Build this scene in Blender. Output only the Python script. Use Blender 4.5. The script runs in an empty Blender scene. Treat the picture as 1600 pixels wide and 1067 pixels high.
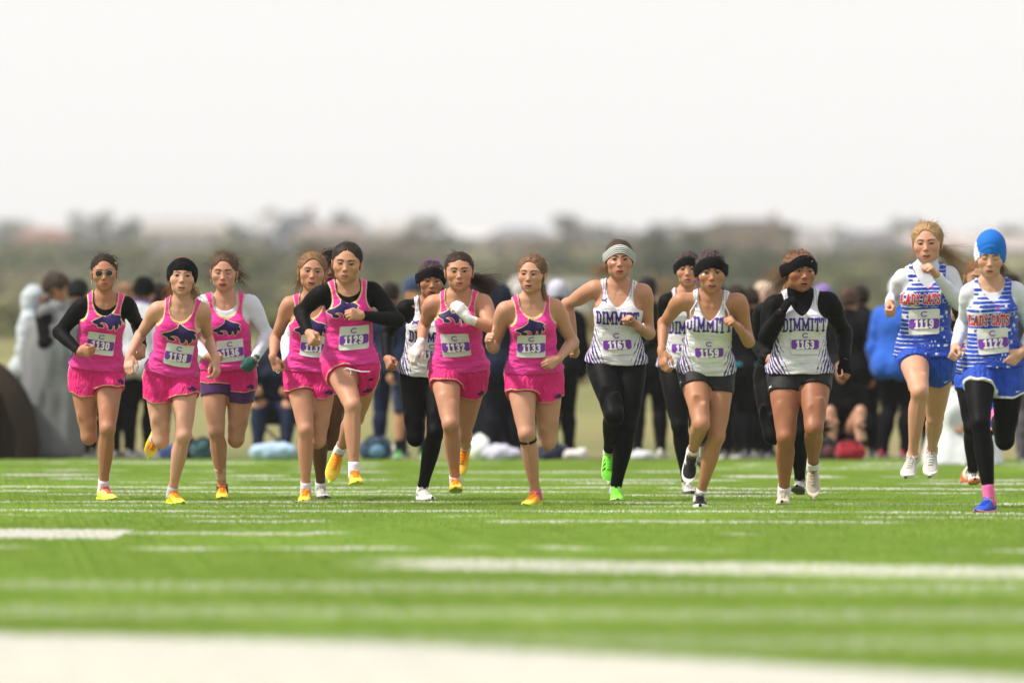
import bpy, math, random
import numpy as np
from mathutils import Vector, Matrix, Euler
from mathutils.bvhtree import BVHTree

random.seed(7)
RNG = np.random.default_rng(11)
scene = bpy.context.scene
col = scene.collection

# ------------------------------------------------------------------ camera, sky, sun, exposure
FPX, CAMH, HOR = 13333.3, 0.88, 570.0      # focal length in photo pixels, lens height, horizon row
cam_d = bpy.data.cameras.new("camera")
cam_d.lens, cam_d.sensor_width = 300.0, 36.0
cam_d.shift_y = (HOR - 533.5) / 1600.0
cam_d.clip_start, cam_d.clip_end = 0.5, 9000.0
cam_d.dof.use_dof = True
cam_d.dof.focus_distance = 54.0
cam_d.dof.aperture_fstop = 2.5
cam = bpy.data.objects.new("camera", cam_d)
cam.location = (0, 0, CAMH)
cam.rotation_euler = (math.radians(90), 0, 0)
col.objects.link(cam)
scene.camera = cam

SUN_EL, SUN_AZ = 52.0, -104.0               # degrees; azimuth measured from +Y (away from the lens) towards +X
world = bpy.data.worlds.new("World")
scene.world = world
world.use_nodes = True
wt = world.node_tree
wt.nodes.clear()
sky = wt.nodes.new("ShaderNodeTexSky")
sky.sky_type = 'NISHITA'
sky.sun_disc = False
sky.sun_elevation = math.radians(SUN_EL)
sky.sun_rotation = math.radians(SUN_AZ)
sky.air_density, sky.dust_density, sky.ozone_density = 1.0, 3.0, 1.0
# thin bright overcast: the clear sky is veiled by an even white cloud layer
mixn = wt.nodes.new("ShaderNodeMix")
mixn.data_type = 'RGBA'
mixn.inputs[0].default_value = 0.86
mixn.inputs[7].default_value = (10.0, 9.87, 9.72, 1)
bgn = wt.nodes.new("ShaderNodeBackground")
bgn.inputs[1].default_value = 0.0855
won = wt.nodes.new("ShaderNodeOutputWorld")
wt.links.new(sky.outputs[0], mixn.inputs[6])
wt.links.new(mixn.outputs[2], bgn.inputs[0])
wt.links.new(bgn.outputs[0], won.inputs[0])
sun_d = bpy.data.lights.new("sun", 'SUN')
sun_d.energy, sun_d.angle, sun_d.color = 4.8, math.radians(6), (1.0, 0.92, 0.81)
sun = bpy.data.objects.new("sun", sun_d)
_a, _e = math.radians(SUN_AZ), math.radians(SUN_EL)
_to = Vector((math.sin(_a) * math.cos(_e), math.cos(_a) * math.cos(_e), math.sin(_e)))
sun.rotation_euler = _to.to_track_quat('Z', 'Y').to_euler()
col.objects.link(sun)
vs = scene.view_settings
vs.view_transform, vs.look, vs.gamma, vs.exposure = 'Standard', 'None', 1.0, 0.40
vs.use_curve_mapping = False

# ------------------------------------------------------------------ helpers: numbers
def px2w(px, py, y):
    return np.array([(px - 800.0) * y / FPX, y, CAMH + (HOR - py) * y / FPX])
def ground_y(py):
    return FPX * CAMH / (py - HOR)
def nrm(v):
    v = np.asarray(v, float)
    return v / max(np.linalg.norm(v), 1e-9)
def sstep(a, b, x):
    t = np.clip((x - a) / (b - a), 0, 1)
    return t * t * (3 - 2 * t)
_LAT = RNG.random((32, 32, 32)).astype(np.float32) * 2 - 1
def vnoise(x, y, z):
    """smooth lattice noise in -1..1 for broadcastable arrays"""
    x, y, z = np.broadcast_arrays(np.asarray(x, np.float32), np.asarray(y, np.float32), np.asarray(z, np.float32))
    xi, yi, zi = np.floor(x).astype(np.int32), np.floor(y).astype(np.int32), np.floor(z).astype(np.int32)
    fx, fy, fz = x - xi, y - yi, z - zi
    fx, fy, fz = fx * fx * (3 - 2 * fx), fy * fy * (3 - 2 * fy), fz * fz * (3 - 2 * fz)
    x0, y0, z0, x1, y1, z1 = xi & 31, yi & 31, zi & 31, (xi + 1) & 31, (yi + 1) & 31, (zi + 1) & 31
    L = _LAT
    a = L[x0, y0, z0] * (1 - fx) + L[x1, y0, z0] * fx
    b = L[x0, y1, z0] * (1 - fx) + L[x1, y1, z0] * fx
    c = L[x0, y0, z1] * (1 - fx) + L[x1, y0, z1] * fx
    d = L[x0, y1, z1] * (1 - fx) + L[x1, y1, z1] * fx
    a = a * (1 - fy) + b * fy
    c = c * (1 - fy) + d * fy
    return a * (1 - fz) + c * fz

# ------------------------------------------------------------------ helpers: distance-field modelling
class Prims:
    """an ordered list of distance-field primitives that can be meshed at any resolution"""
    def __init__(s):
        s.l = []
    def raw(s, lo, hi, fn, k, op='u'):
        m = k * 0.6 + 0.014
        s.l.append((np.asarray(lo, float) - m, np.asarray(hi, float) + m, fn, k, op))
    def limb(s, a, b, ts, rs, off=None, dirv=None, k=0.02, op='u', flat=None):
        """tapered bone a->b; radius profile rs over ts; axis pushed by off along dirv; flat=(vector, factor) squashes"""
        a, b = np.asarray(a, float), np.asarray(b, float)
        ab = b - a
        L2 = float(ab @ ab) + 1e-12
        ts, rs = np.asarray(ts, np.float32), np.asarray(rs, np.float32)
        R = float(rs.max()) + (max(abs(o) for o in off) if off is not None else 0)
        if flat is not None:
            R *= max(1.0, flat[1])
        lo, hi = np.minimum(a, b) - R, np.maximum(a, b) + R
        const = off is None and len(rs) == 2
        def fn(X, Y, Z):
            dx, dy, dz = X - np.float32(a[0]), Y - np.float32(a[1]), Z - np.float32(a[2])
            t = np.clip((dx * np.float32(ab[0]) + dy * np.float32(ab[1]) + dz * np.float32(ab[2])) / np.float32(L2), 0, 1)
            if const:
                r = rs[0] + (rs[1] - rs[0]) * t
            else:
                r = np.interp(t, ts, rs).astype(np.float32)
            px, py, pz = dx - t * np.float32(ab[0]), dy - t * np.float32(ab[1]), dz - t * np.float32(ab[2])
            if off is not None:
                o = np.interp(t, ts, off).astype(np.float32)
                px = px - o * np.float32(dirv[0]); py = py - o * np.float32(dirv[1]); pz = pz - o * np.float32(dirv[2])
            if flat is not None:
                fv, ff = flat
                q = (px * np.float32(fv[0]) + py * np.float32(fv[1]) + pz * np.float32(fv[2])) * np.float32(1 - 1 / ff)
                px = px - q * np.float32(fv[0]); py = py - q * np.float32(fv[1]); pz = pz - q * np.float32(fv[2])
            return np.sqrt(px * px + py * py + pz * pz) - r
        s.raw(lo, hi, fn, k, op)
    def rcone(s, a, b, ra, rb, k=0.02, op='u'):
        s.limb(a, b, (0, 1), (ra, rb), k=k, op=op)
    def ell(s, c, R, r, k=0.02, op='u'):
        """ellipsoid; columns of R are its axes"""
        c, R, r = np.asarray(c, float), np.asarray(R, float), np.asarray(r, float)
        ext = np.sqrt(((R * r) ** 2).sum(1))
        Rf, rf = R.astype(np.float32), r.astype(np.float32)
        def fn(X, Y, Z):
            dx, dy, dz = X - np.float32(c[0]), Y - np.float32(c[1]), Z - np.float32(c[2])
            k0 = k1 = 0
            for i in range(3):
                q = (dx * Rf[0, i] + dy * Rf[1, i] + dz * Rf[2, i]) / rf[i]
                k0 = k0 + q * q
                q = q / rf[i]
                k1 = k1 + q * q
            k0 = np.sqrt(k0)
            return k0 * (k0 - 1) / np.maximum(np.sqrt(k1), 1e-4)
        s.raw(c - ext, c + ext, fn, k, op)
    def bounds(s, pad=0.012):
        u = [p for p in s.l if p[4] == 'u']
        return np.min([p[0] for p in u], 0) - pad, np.max([p[1] for p in u], 0) + pad

def eval_grid(prims, lo, hi, h, post=None):
    lo, hi = np.asarray(lo, float), np.asarray(hi, float)
    n = np.ceil((hi - lo) / h).astype(int) + 1
    F = np.full(n, 0.09, np.float32)
    ax = [(lo[i] + np.arange(n[i]) * h).astype(np.float32) for i in range(3)]
    for plo, phi, fn, k, op in prims.l:
        i0 = np.clip(np.floor((plo - lo) / h).astype(int), 0, n)
        i1 = np.clip(np.ceil((phi - lo) / h).astype(int) + 1, 0, n)
        if (i1 <= i0).any():
            continue
        sl = tuple(slice(i0[i], i1[i]) for i in range(3))
        X, Y, Z = ax[0][sl[0]][:, None, None], ax[1][sl[1]][None, :, None], ax[2][sl[2]][None, None, :]
        d = fn(X, Y, Z)
        f = F[sl]
        if op == 'u':
            hh = np.maximum(k - np.abs(f - d), 0) if k > 0 else 0
            F[sl] = np.minimum(f, d) - (hh * hh * (0.25 / k) if k > 0 else 0)
        else:
            d = -d
            hh = np.maximum(k - np.abs(f - d), 0) if k > 0 else 0
            F[sl] = np.maximum(f, d) + (hh * hh * (0.25 / k) if k > 0 else 0)
    if post is not None:
        F = post(F, ax[0][:, None, None], ax[1][None, :, None], ax[2][None, None, :])
    return F, lo

_CO = np.array([[i & 1, (i >> 1) & 1, (i >> 2) & 1] for i in range(8)])
_ED = [(a, b) for a in range(8) for b in range(a + 1, 8) if bin(a ^ b).count('1') == 1]
def surface_nets(F, lo, h):
    ins = F < 0
    n = np.array(F.shape)
    c = ins[:-1, :-1, :-1].astype(np.uint8)
    for i in range(1, 8):
        o = _CO[i]
        c = c + ins[o[0]:n[0] - 1 + o[0], o[1]:n[1] - 1 + o[1], o[2]:n[2] - 1 + o[2]]
    act = (c > 0) & (c < 8)
    idx = np.argwhere(act)
    if len(idx) == 0:
        return np.zeros((0, 3)), np.zeros((0, 4), int)
    vid = np.full(act.shape, -1, np.int32)
    vid[act] = np.arange(len(idx))
    vals = np.stack([F[idx[:, 0] + o[0], idx[:, 1] + o[1], idx[:, 2] + o[2]] for o in _CO], 1)
    acc = np.zeros((len(idx), 3)); cnt = np.zeros(len(idx))
    for a, b in _ED:
        va, vb = vals[:, a], vals[:, b]
        m = (va < 0) != (vb < 0)
        t = np.where(m, va / np.where(m, va - vb, 1), 0)
        p = _CO[a][None] + t[:, None] * (_CO[b] - _CO[a])[None]
        acc += p * m[:, None]; cnt += m
    V = lo + (idx + acc / cnt[:, None]) * h
    quads = []
    for axis in range(3):
        u, w = (axis + 1) % 3, (axis + 2) % 3
        sa = [slice(None)] * 3; sb = [slice(None)] * 3
        sa[axis] = slice(0, n[axis] - 1); sb[axis] = slice(1, n[axis])
        A, B = ins[tuple(sa)], ins[tuple(sb)]
        e = np.argwhere(A != B)
        ok = (e[:, u] > 0) & (e[:, w] > 0) & (e[:, u] < n[u] - 1) & (e[:, w] < n[w] - 1)
        e = e[ok]
        if not len(e):
            continue
        s = A[e[:, 0], e[:, 1], e[:, 2]]
        def cell(du, dw):
            q = e.copy(); q[:, u] += du; q[:, w] += dw
            return vid[q[:, 0], q[:, 1], q[:, 2]]
        q = np.stack([cell(-1, -1), cell(0, -1), cell(0, 0), cell(-1, 0)], 1)
        q[~s] = q[~s][:, ::-1]
        quads.append(q)
    return V, np.concatenate(quads)

def relax(V, Q, it=1, lam=0.5):
    """a little umbrella smoothing to remove grid stepping"""
    n = len(V)
    E2 = np.concatenate([Q[:, [i, (i + 1) % 4]] for i in range(4)])
    E2 = np.concatenate([E2, E2[:, ::-1]])
    cnt = np.maximum(np.bincount(E2[:, 0], minlength=n), 1)
    for _ in range(it):
        acc = np.stack([np.bincount(E2[:, 0], V[E2[:, 1], i], n) for i in range(3)], 1)
        V = V + lam * (acc / cnt[:, None] - V)
    return V

def mesh_field(prims, h, post=None, lo=None, hi=None, smooth=0):
    if lo is None:
        lo, hi = prims.bounds()
    F, lo = eval_grid(prims, lo, hi, h, post)
    V, Q = surface_nets(F, lo, h)
    if smooth:
        V = relax(V, Q, smooth)
    return V, Q

# ------------------------------------------------------------------ helpers: objects
def set_props(o, label=None, cat=None, group=None, kind=None):
    if label: o['label'] = label
    if cat: o['category'] = cat
    if group: o['group'] = group
    if kind: o['kind'] = kind
    return o
def make_mesh(name, V, faces, mats=(), smooth=True, mat_idx=None, attrs=None):
    me = bpy.data.meshes.new(name)
    V = np.asarray(V, np.float32)
    if isinstance(faces, np.ndarray):
        nf, k = faces.shape
        me.vertices.add(len(V)); me.vertices.foreach_set("co", V.ravel())
        me.loops.add(nf * k); me.loops.foreach_set("vertex_index", faces.astype(np.int32).ravel())
        me.polygons.add(nf)
        me.polygons.foreach_set("loop_start", np.arange(nf, dtype=np.int32) * k)
        me.polygons.foreach_set("loop_total", np.full(nf, k, np.int32))
    else:
        me.from_pydata(V.tolist(), [], [list(map(int, f)) for f in faces])
    for m in mats:
        me.materials.append(m)
    if mat_idx is not None:
        me.polygons.foreach_set("material_index", np.asarray(mat_idx, np.int32))
    me.polygons.foreach_set("use_smooth", np.full(len(me.polygons), smooth, bool))
    for nm, arr in (attrs or {}).items():
        arr = np.asarray(arr, np.float32)
        if arr.ndim == 1:
            at = me.attributes.new(nm, 'FLOAT', 'POINT'); at.data.foreach_set("value", arr)
        else:
            at = me.attributes.new(nm, 'FLOAT_VECTOR', 'POINT'); at.data.foreach_set("vector", arr.ravel())
    me.update(calc_edges=True)
    return me
def add_obj(name, me, parent=None, loc=None):
    o = bpy.data.objects.new(name, me)
    col.objects.link(o)
    if parent is not None:
        o.parent = parent
    if loc is not None:
        o.location = loc
    return o
class Soup:
    """collects loose polygons and joins them as one mesh"""
    def __init__(s):
        s.v, s.f, s.m = [], [], []
        s.n = 0
    def add(s, V, F, m=0):
        V = np.asarray(V, float).reshape(-1, 3)
        s.v.append(V)
        for f in F:
            s.f.append([int(i) + s.n for i in f]); s.m.append(m)
        s.n += len(V)
    def box(s, lo, hi, M=None, m=0):
        lo, hi = np.asarray(lo, float), np.asarray(hi, float)
        V = np.array([[(lo, hi)[(i >> a) & 1][a] for a in range(3)] for i in range(8)])
        if M is not None:
            V = V @ np.asarray(M)[:3, :3].T + np.asarray(M)[:3, 3]
        s.add(V, [(0, 2, 3, 1), (4, 5, 7, 6), (0, 1, 5, 4), (2, 6, 7, 3), (0, 4, 6, 2), (1, 3, 7, 5)], m)
    def tube(s, pts, r, sides=6, m=0, cap=True):
        pts = np.asarray(pts, float)
        n = len(pts)
        r = np.broadcast_to(np.asarray(r, float), (n,))
        tg = np.gradient(pts, axis=0)
        tg /= np.maximum(np.linalg.norm(tg, axis=1, keepdims=True), 1e-9)
        ref = np.array([0, 0, 1.0]) if abs(tg[0][2]) < 0.9 else np.array([1.0, 0, 0])
        V = []
        nv = nrm(np.cross(tg[0], ref))
        for i in range(n):
            nv = nrm(nv - tg[i] * (nv @ tg[i]))
            bv = np.cross(tg[i], nv)
            a = np.arange(sides) * 2 * math.pi / sides
            V.append(pts[i] + r[i] * (np.cos(a)[:, None] * nv + np.sin(a)[:, None] * bv))
        V = np.concatenate(V)
        F = []
        for i in range(n - 1):
            for j in range(sides):
                k = (j + 1) % sides
                F.append((i * sides + j, i * sides + k, (i + 1) * sides + k, (i + 1) * sides + j))
        if cap:
            F.append(tuple(range(sides - 1, -1, -1))); F.append(tuple((n - 1) * sides + j for j in range(sides)))
        s.add(V, F, m)
    def build(s, name, mats, parent=None, smooth=True, shift=None):
        V = np.concatenate(s.v) if s.v else np.zeros((0, 3))
        if shift is not None:
            V = V - shift
        me = make_mesh(name, V, s.f, mats, smooth, s.m)
        return add_obj(name, me, parent)

# ------------------------------------------------------------------ helpers: shader expressions
class E:
    """a float socket with arithmetic"""
    def __init__(s, nt, so): s.nt, s.so = nt, so
    def _op(s, op, *others, clamp=False):
        n = s.nt.nodes.new("ShaderNodeMath"); n.operation = op; n.use_clamp = clamp
        for i, o in enumerate((s,) + others):
            if isinstance(o, E): s.nt.links.new(o.so, n.inputs[i])
            else: n.inputs[i].default_value = float(o)
        return E(s.nt, n.outputs[0])
    def __add__(s, o): return s._op('ADD', o)
    __radd__ = __add__
    def __sub__(s, o): return s._op('SUBTRACT', o)
    def __rsub__(s, o): return (s * -1.0) + o
    def __mul__(s, o): return s._op('MULTIPLY', o)
    __rmul__ = __mul__
    def __truediv__(s, o): return s._op('DIVIDE', o)
    def __gt__(s, o): return s._op('GREATER_THAN', o)
    def __lt__(s, o): return s._op('LESS_THAN', o)
    def abs(s): return s._op('ABSOLUTE')
    def sin(s): return s._op('SINE')
    def frac(s): return s._op('FRACT')
    def floor(s): return s._op('FLOOR')
    def min(s, o): return s._op('MINIMUM', o)
    def max(s, o): return s._op('MAXIMUM', o)
    def clamp(s): return s._op('ADD', 0.0, clamp=True)
    def ramp(s, a, b):
        n = s.nt.nodes.new("ShaderNodeMapRange"); n.interpolation_type = 'SMOOTHSTEP'
        s.nt.links.new(s.so, n.inputs[0])
        n.inputs[1].default_value, n.inputs[2].default_value = a, b
        if a > b:
            n.inputs[1].default_value, n.inputs[2].default_value = b, a
            n.inputs[3].default_value, n.inputs[4].default_value = 1, 0
        return E(s.nt, n.outputs[0])
class Mat:
    """principled material under construction"""
    def __init__(s, name, color=(.5, .5, .5), rough=0.7, spec=0.3):
        s.m = bpy.data.materials.new(name); s.m.use_nodes = True
        s.nt = s.m.node_tree
        s.p = s.nt.nodes["Principled BSDF"]
        s.p.inputs["Roughness"].default_value = rough
        s.p.inputs["Specular IOR Level"].default_value = spec
        s.p.inputs["Base Color"].default_value = (*color, 1)
        s.c = None
        s.base = color
    def rgb(s, c):
        n = s.nt.nodes.new("ShaderNodeRGB"); n.outputs[0].default_value = (*c, 1); return n.outputs[0]
    def mix(s, fac, c, blend='MIX'):
        """lay colour c over the current colour by fac"""
        n = s.nt.nodes.new("ShaderNodeMix"); n.data_type = 'RGBA'; n.blend_type = blend
        n.clamp_factor = True
        if s.c is None: n.inputs[6].default_value = (*s.base, 1)
        else: s.nt.links.new(s.c, n.inputs[6])
        if isinstance(c, tuple): n.inputs[7].default_value = (*c, 1)
        else: s.nt.links.new(c, n.inputs[7])
        if isinstance(fac, E): s.nt.links.new(fac.so, n.inputs[0])
        else: n.inputs[0].default_value = fac
        s.c = n.outputs[2]
        return s
    def attr(s, name, comp=None):
        n = s.nt.nodes.new("ShaderNodeAttribute"); n.attribute_name = name
        if comp is None: return E(s.nt, n.outputs["Fac"])
        q = s.nt.nodes.new("ShaderNodeSeparateXYZ"); s.nt.links.new(n.outputs["Vector"], q.inputs[0])
        return [E(s.nt, q.outputs[i]) for i in range(3)]
    def pos(s, obj=True):
        if obj:
            n = s.nt.nodes.new("ShaderNodeTexCoord"); so = n.outputs["Object"]
        else:
            n = s.nt.nodes.new("ShaderNodeNewGeometry"); so = n.outputs["Position"]
        return so
    def xyz(s, so):
        q = s.nt.nodes.new("ShaderNodeSeparateXYZ"); s.nt.links.new(so, q.inputs[0])
        return [E(s.nt, q.outputs[i]) for i in range(3)]
    def vec(s, x, y, z):
        n = s.nt.nodes.new("ShaderNodeCombineXYZ")
        for i, e in enumerate((x, y, z)):
            if isinstance(e, E): s.nt.links.new(e.so, n.inputs[i])
            else: n.inputs[i].default_value = e
        return n.outputs[0]
    def noise(s, vec=None, scale=5.0, detail=2.0, rough=0.5):
        n = s.nt.nodes.new("ShaderNodeTexNoise")
        n.inputs["Scale"].default_value, n.inputs["Detail"].default_value, n.inputs["Roughness"].default_value = scale, detail, rough
        s.nt.links.new(vec if vec is not None else s.pos(), n.inputs["Vector"])
        return E(s.nt, n.outputs["Fac"])
    def bump(s, e, strength=0.3, dist=0.01):
        n = s.nt.nodes.new("ShaderNodeBump")
        n.inputs["Strength"].default_value, n.inputs["Distance"].default_value = strength, dist
        s.nt.links.new(e.so, n.inputs["Height"]); s.nt.links.new(n.outputs[0], s.p.inputs["Normal"])
        return s
    def vary(s, scale=20.0, amt=0.25, detail=3.0, vec=None):
        """blotchy lighter / darker variation of the current colour"""
        f = s.noise(vec, scale, detail)
        s.mix((f - 0.5).max(0.0) * (2 * amt), (1, 1, 1), 'SOFT_LIGHT')
        s.mix((0.5 - f).max(0.0) * (3 * amt), (0, 0, 0))
        return s
    def done(s):
        if s.c is not None: s.nt.links.new(s.c, s.p.inputs["Base Color"])
        return s.m
_MC = {}
def plain(name, color, rough=0.7, spec=0.3, var=0.2, scale=25.0, bump=0.0):
    if name in _MC: return _MC[name]
    m = Mat(name, color, rough, spec)
    if var: m.vary(scale, var)
    if bump: m.bump(m.noise(None, scale * 6, 2), bump, 0.004)
    _MC[name] = m.done()
    return _MC[name]

# ------------------------------------------------------------------ people: skeleton
def rot_xyz(yaw, pitch, roll):
    y, p, r = (math.radians(a) for a in (yaw, pitch, roll))
    Rz = np.array([[math.cos(y), -math.sin(y), 0], [math.sin(y), math.cos(y), 0], [0, 0, 1]])
    Rx = np.array([[1, 0, 0], [0, math.cos(p), -math.sin(p)], [0, math.sin(p), math.cos(p)]])
    Ry = np.array([[math.cos(r), 0, math.sin(r)], [0, 1, 0], [-math.sin(r), 0, math.cos(r)]])
    return Rz @ Rx @ Ry
HEAD_BASE = np.array([[1.0, 0, 0], [0, -1, 0], [0, 0, 1]])      # columns: right, forward, up

class Skel: pass
def solve(parent, p2, L, sign):
    if abs(sign) != 1:                     # a depth read directly, in metres
        return px2w(p2[0], p2[1], parent[1] + sign)
    y = parent[1]
    for _ in range(4):
        q = px2w(p2[0], p2[1], y)
        dx, dz = q[0] - parent[0], q[2] - parent[2]
        y = parent[1] + sign * math.sqrt(max(L * L - dx * dx - dz * dz, 0.0))
    return px2w(p2[0], p2[1], y)
def skeleton(R):
    s = Skel()
    d, S, b = R['d'], R['S'], R.get('b', 1.0)
    s.S, s.b, s.d = S, b, d
    s.k = S / 1.65
    ha, hb = px2w(*R['ha'], d), px2w(*R['hb'], d)
    t = math.tan(math.radians(R.get('pyaw', 0)))
    dx = hb[0] - ha[0]
    ha[1] -= t * dx / 2; hb[1] += t * dx / 2
    s.hip = {'a': ha, 'b': hb}
    s.P = (ha + hb) / 2
    proj = np.linalg.norm(px2w(*R['nk'], d) - s.P)
    yn = d - R.get('lean', min(max(math.sqrt(max((.295 * S) ** 2 - proj ** 2, 0)), .05), .19))
    s.N = px2w(*R['nk'], yn)
    s.Xp, s.Xc = nrm(hb - ha), None
    sa, sb = px2w(*R['sa'], yn), px2w(*R['sb'], yn)
    t = math.tan(math.radians(R.get('cyaw', 0)))
    dx = sb[0] - sa[0]
    sa[1] -= t * dx / 2; sb[1] += t * dx / 2
    sa[1] += .01; sb[1] += .01
    s.sho = {'a': sa, 'b': sb}
    s.Xc = nrm(sb - sa)
    s.elb, s.wri, s.hand, s.knee, s.ank, s.toe = {}, {}, {}, {}, {}, {}
    for q in 'ab':
        e, w, h = R['e' + q], R['w' + q], R['f' + q]
        s.elb[q] = solve(s.sho[q], e, .175 * S, e[2])
        s.wri[q] = solve(s.elb[q], w, .148 * S, w[2])
        s.hand[q] = solve(s.wri[q], h, .075 * s.k, h[2])
        kk, a, tt = R['k' + q], R['a' + q], R['t' + q]
        s.knee[q] = solve(s.hip[q], kk, .243 * S, kk[2])
        s.ank[q] = solve(s.knee[q], a, .245 * S, a[2])
        s.toe[q] = solve(s.ank[q], tt, .17 * s.k, tt[2])
    ey = yn - R.get('hfwd', .045)
    s.hs = R.get('hs', 1.0)
    s.hc = px2w(*R['hc'], ey)
    yaw, pitch, roll = R.get('hrot', (0, 0, 0))
    s.HR = rot_xyz(yaw, pitch, roll) @ HEAD_BASE
    s.A = s.N - s.P
    s.L = np.linalg.norm(s.A)
    s.Ah = s.A / s.L
    s.root = np.array([s.P[0], s.P[1], 0.0])
    return s
def head_pt(s, p):
    return s.hc + s.HR @ (np.asarray(p, float) * s.hs)

T_T = np.array([-.30, -.15, 0, .14, .28, .42, .55, .70, .82, .92, 1.0, 1.08], np.float32)
T_W = np.array([.090, .150, .166, .160, .138, .122, .127, .138, .140, .112, .068, .05], np.float32)
T_F = np.array([.050, .080, .092, .092, .086, .080, .084, .092, .088, .068, .045, .04], np.float32)
T_B = np.array([.060, .100, .116, .105, .085, .076, .080, .092, .096, .085, .066, .05], np.float32)
def torso_uv(s, X, Y, Z):
    """torso coordinates: t along the spine, u towards image right, f towards the chest"""
    f32 = np.float32
    dx, dy, dz = X - f32(s.P[0]), Y - f32(s.P[1]), Z - f32(s.P[2])
    t = (dx * f32(s.Ah[0]) + dy * f32(s.Ah[1]) + dz * f32(s.Ah[2])) / f32(s.L)
    w = np.clip(t, 0, 1); w = w * w * (3 - 2 * w)
    x = [f32(s.Xp[i]) + (f32(s.Xc[i]) - f32(s.Xp[i])) * w for i in range(3)]
    px, py, pz = dx - t * f32(s.A[0]), dy - t * f32(s.A[1]), dz - t * f32(s.A[2])
    dt = x[0] * f32(s.Ah[0]) + x[1] * f32(s.Ah[1]) + x[2] * f32(s.Ah[2])
    x = [x[i] - dt * f32(s.Ah[i]) for i in range(3)]
    n = np.sqrt(x[0] ** 2 + x[1] ** 2 + x[2] ** 2)
    x = [c / n for c in x]
    u = px * x[0] + py * x[1] + pz * x[2]
    A = s.Ah
    fd = [x[1] * f32(A[2]) - x[2] * f32(A[1]), x[2] * f32(A[0]) - x[0] * f32(A[2]), x[0] * f32(A[1]) - x[1] * f32(A[0])]
    f = px * fd[0] + py * fd[1] + pz * fd[2]
    return t, u, f
def torso_pt(s, t, u, f):
    w = min(max(t, 0), 1); w = w * w * (3 - 2 * w)
    x = s.Xp + (s.Xc - s.Xp) * w
    x = nrm(x - s.Ah * (x @ s.Ah))
    fd = np.cross(x, s.Ah)
    return s.P + s.A * t + x * u + fd * f
def add_torso(pr, s, off=0.0, k=.03, tmin=-.3, flare=0.0):
    sc = s.k * s.b
    def fn(X, Y, Z):
        t, u, f = torso_uv(s, X, Y, Z)
        o = np.float32(off) + (np.float32(flare) * np.clip(.45 - t, 0, .5) if flare else 0)
        W = np.interp(t, T_T, T_W * sc).astype(np.float32) + o
        D = np.where(f > 0, np.interp(t, T_T, T_F * sc).astype(np.float32), np.interp(t, T_T, T_B * sc).astype(np.float32)) + o
        q = (np.abs(u) / W) ** 2.35 + (np.abs(f) / D) ** 2.35
        rho = q ** np.float32(1 / 2.35)
        r = np.sqrt(u * u + f * f)
        dd = np.where(rho > 1e-3, r * (1 - 1 / np.maximum(rho, 1e-3)), -np.minimum(W, D))
        cap = np.maximum((t - 1.06) * s.L, (tmin - t) * s.L)
        return np.maximum(dd, cap)
    c0, c1 = s.P + s.A * (tmin), s.P + s.A * 1.08
    R = .2 * sc + off + .04
    pr.raw(np.minimum(c0, c1) - R, np.maximum(c0, c1) + R, fn, k)

def fwd_of(a, m, b, default):
    """direction in which a bent limb's middle joint sticks out"""
    v = m - (a + b) / 2
    ax = nrm(b - a)
    v = v - ax * (v @ ax)
    n = np.linalg.norm(v)
    dflt = np.asarray(default) - ax * (np.asarray(default) @ ax)
    w = min(n / .06, 1.0)
    return nrm(nrm(v) * w + nrm(dflt) * (1 - w)) if n > 1e-4 else nrm(dflt)
TH_T, TH_R, TH_O = (0, .2, .4, .6, .8, .93, 1.0), (.083, .086, .080, .070, .0575, .0525, .050), (0, .006, .010, .009, .005, .001, .0)
SH_T, SH_R, SH_O = (0, .08, .18, .32, .48, .64, .8, .92, 1.0), (.047, .0465, .0475, .0515, .0475, .039, .0315, .0295, .031), (0, -.002, -.008, -.014, -.012, -.007, -.004, -.002, -.002)
UA_T, UA_R = (0, .2, .45, .7, .9, 1.0), (.047, .046, .042, .038, .0345, .034)
FA_T, FA_R = (0, .12, .3, .55, .8, 1.0), (.0335, .0365, .0365, .031, .0245, .0225)
def chest_front(s): return np.cross(s.Xc, s.Ah)
def pelvis_front(s): return np.cross(s.Xp, s.Ah)
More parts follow.
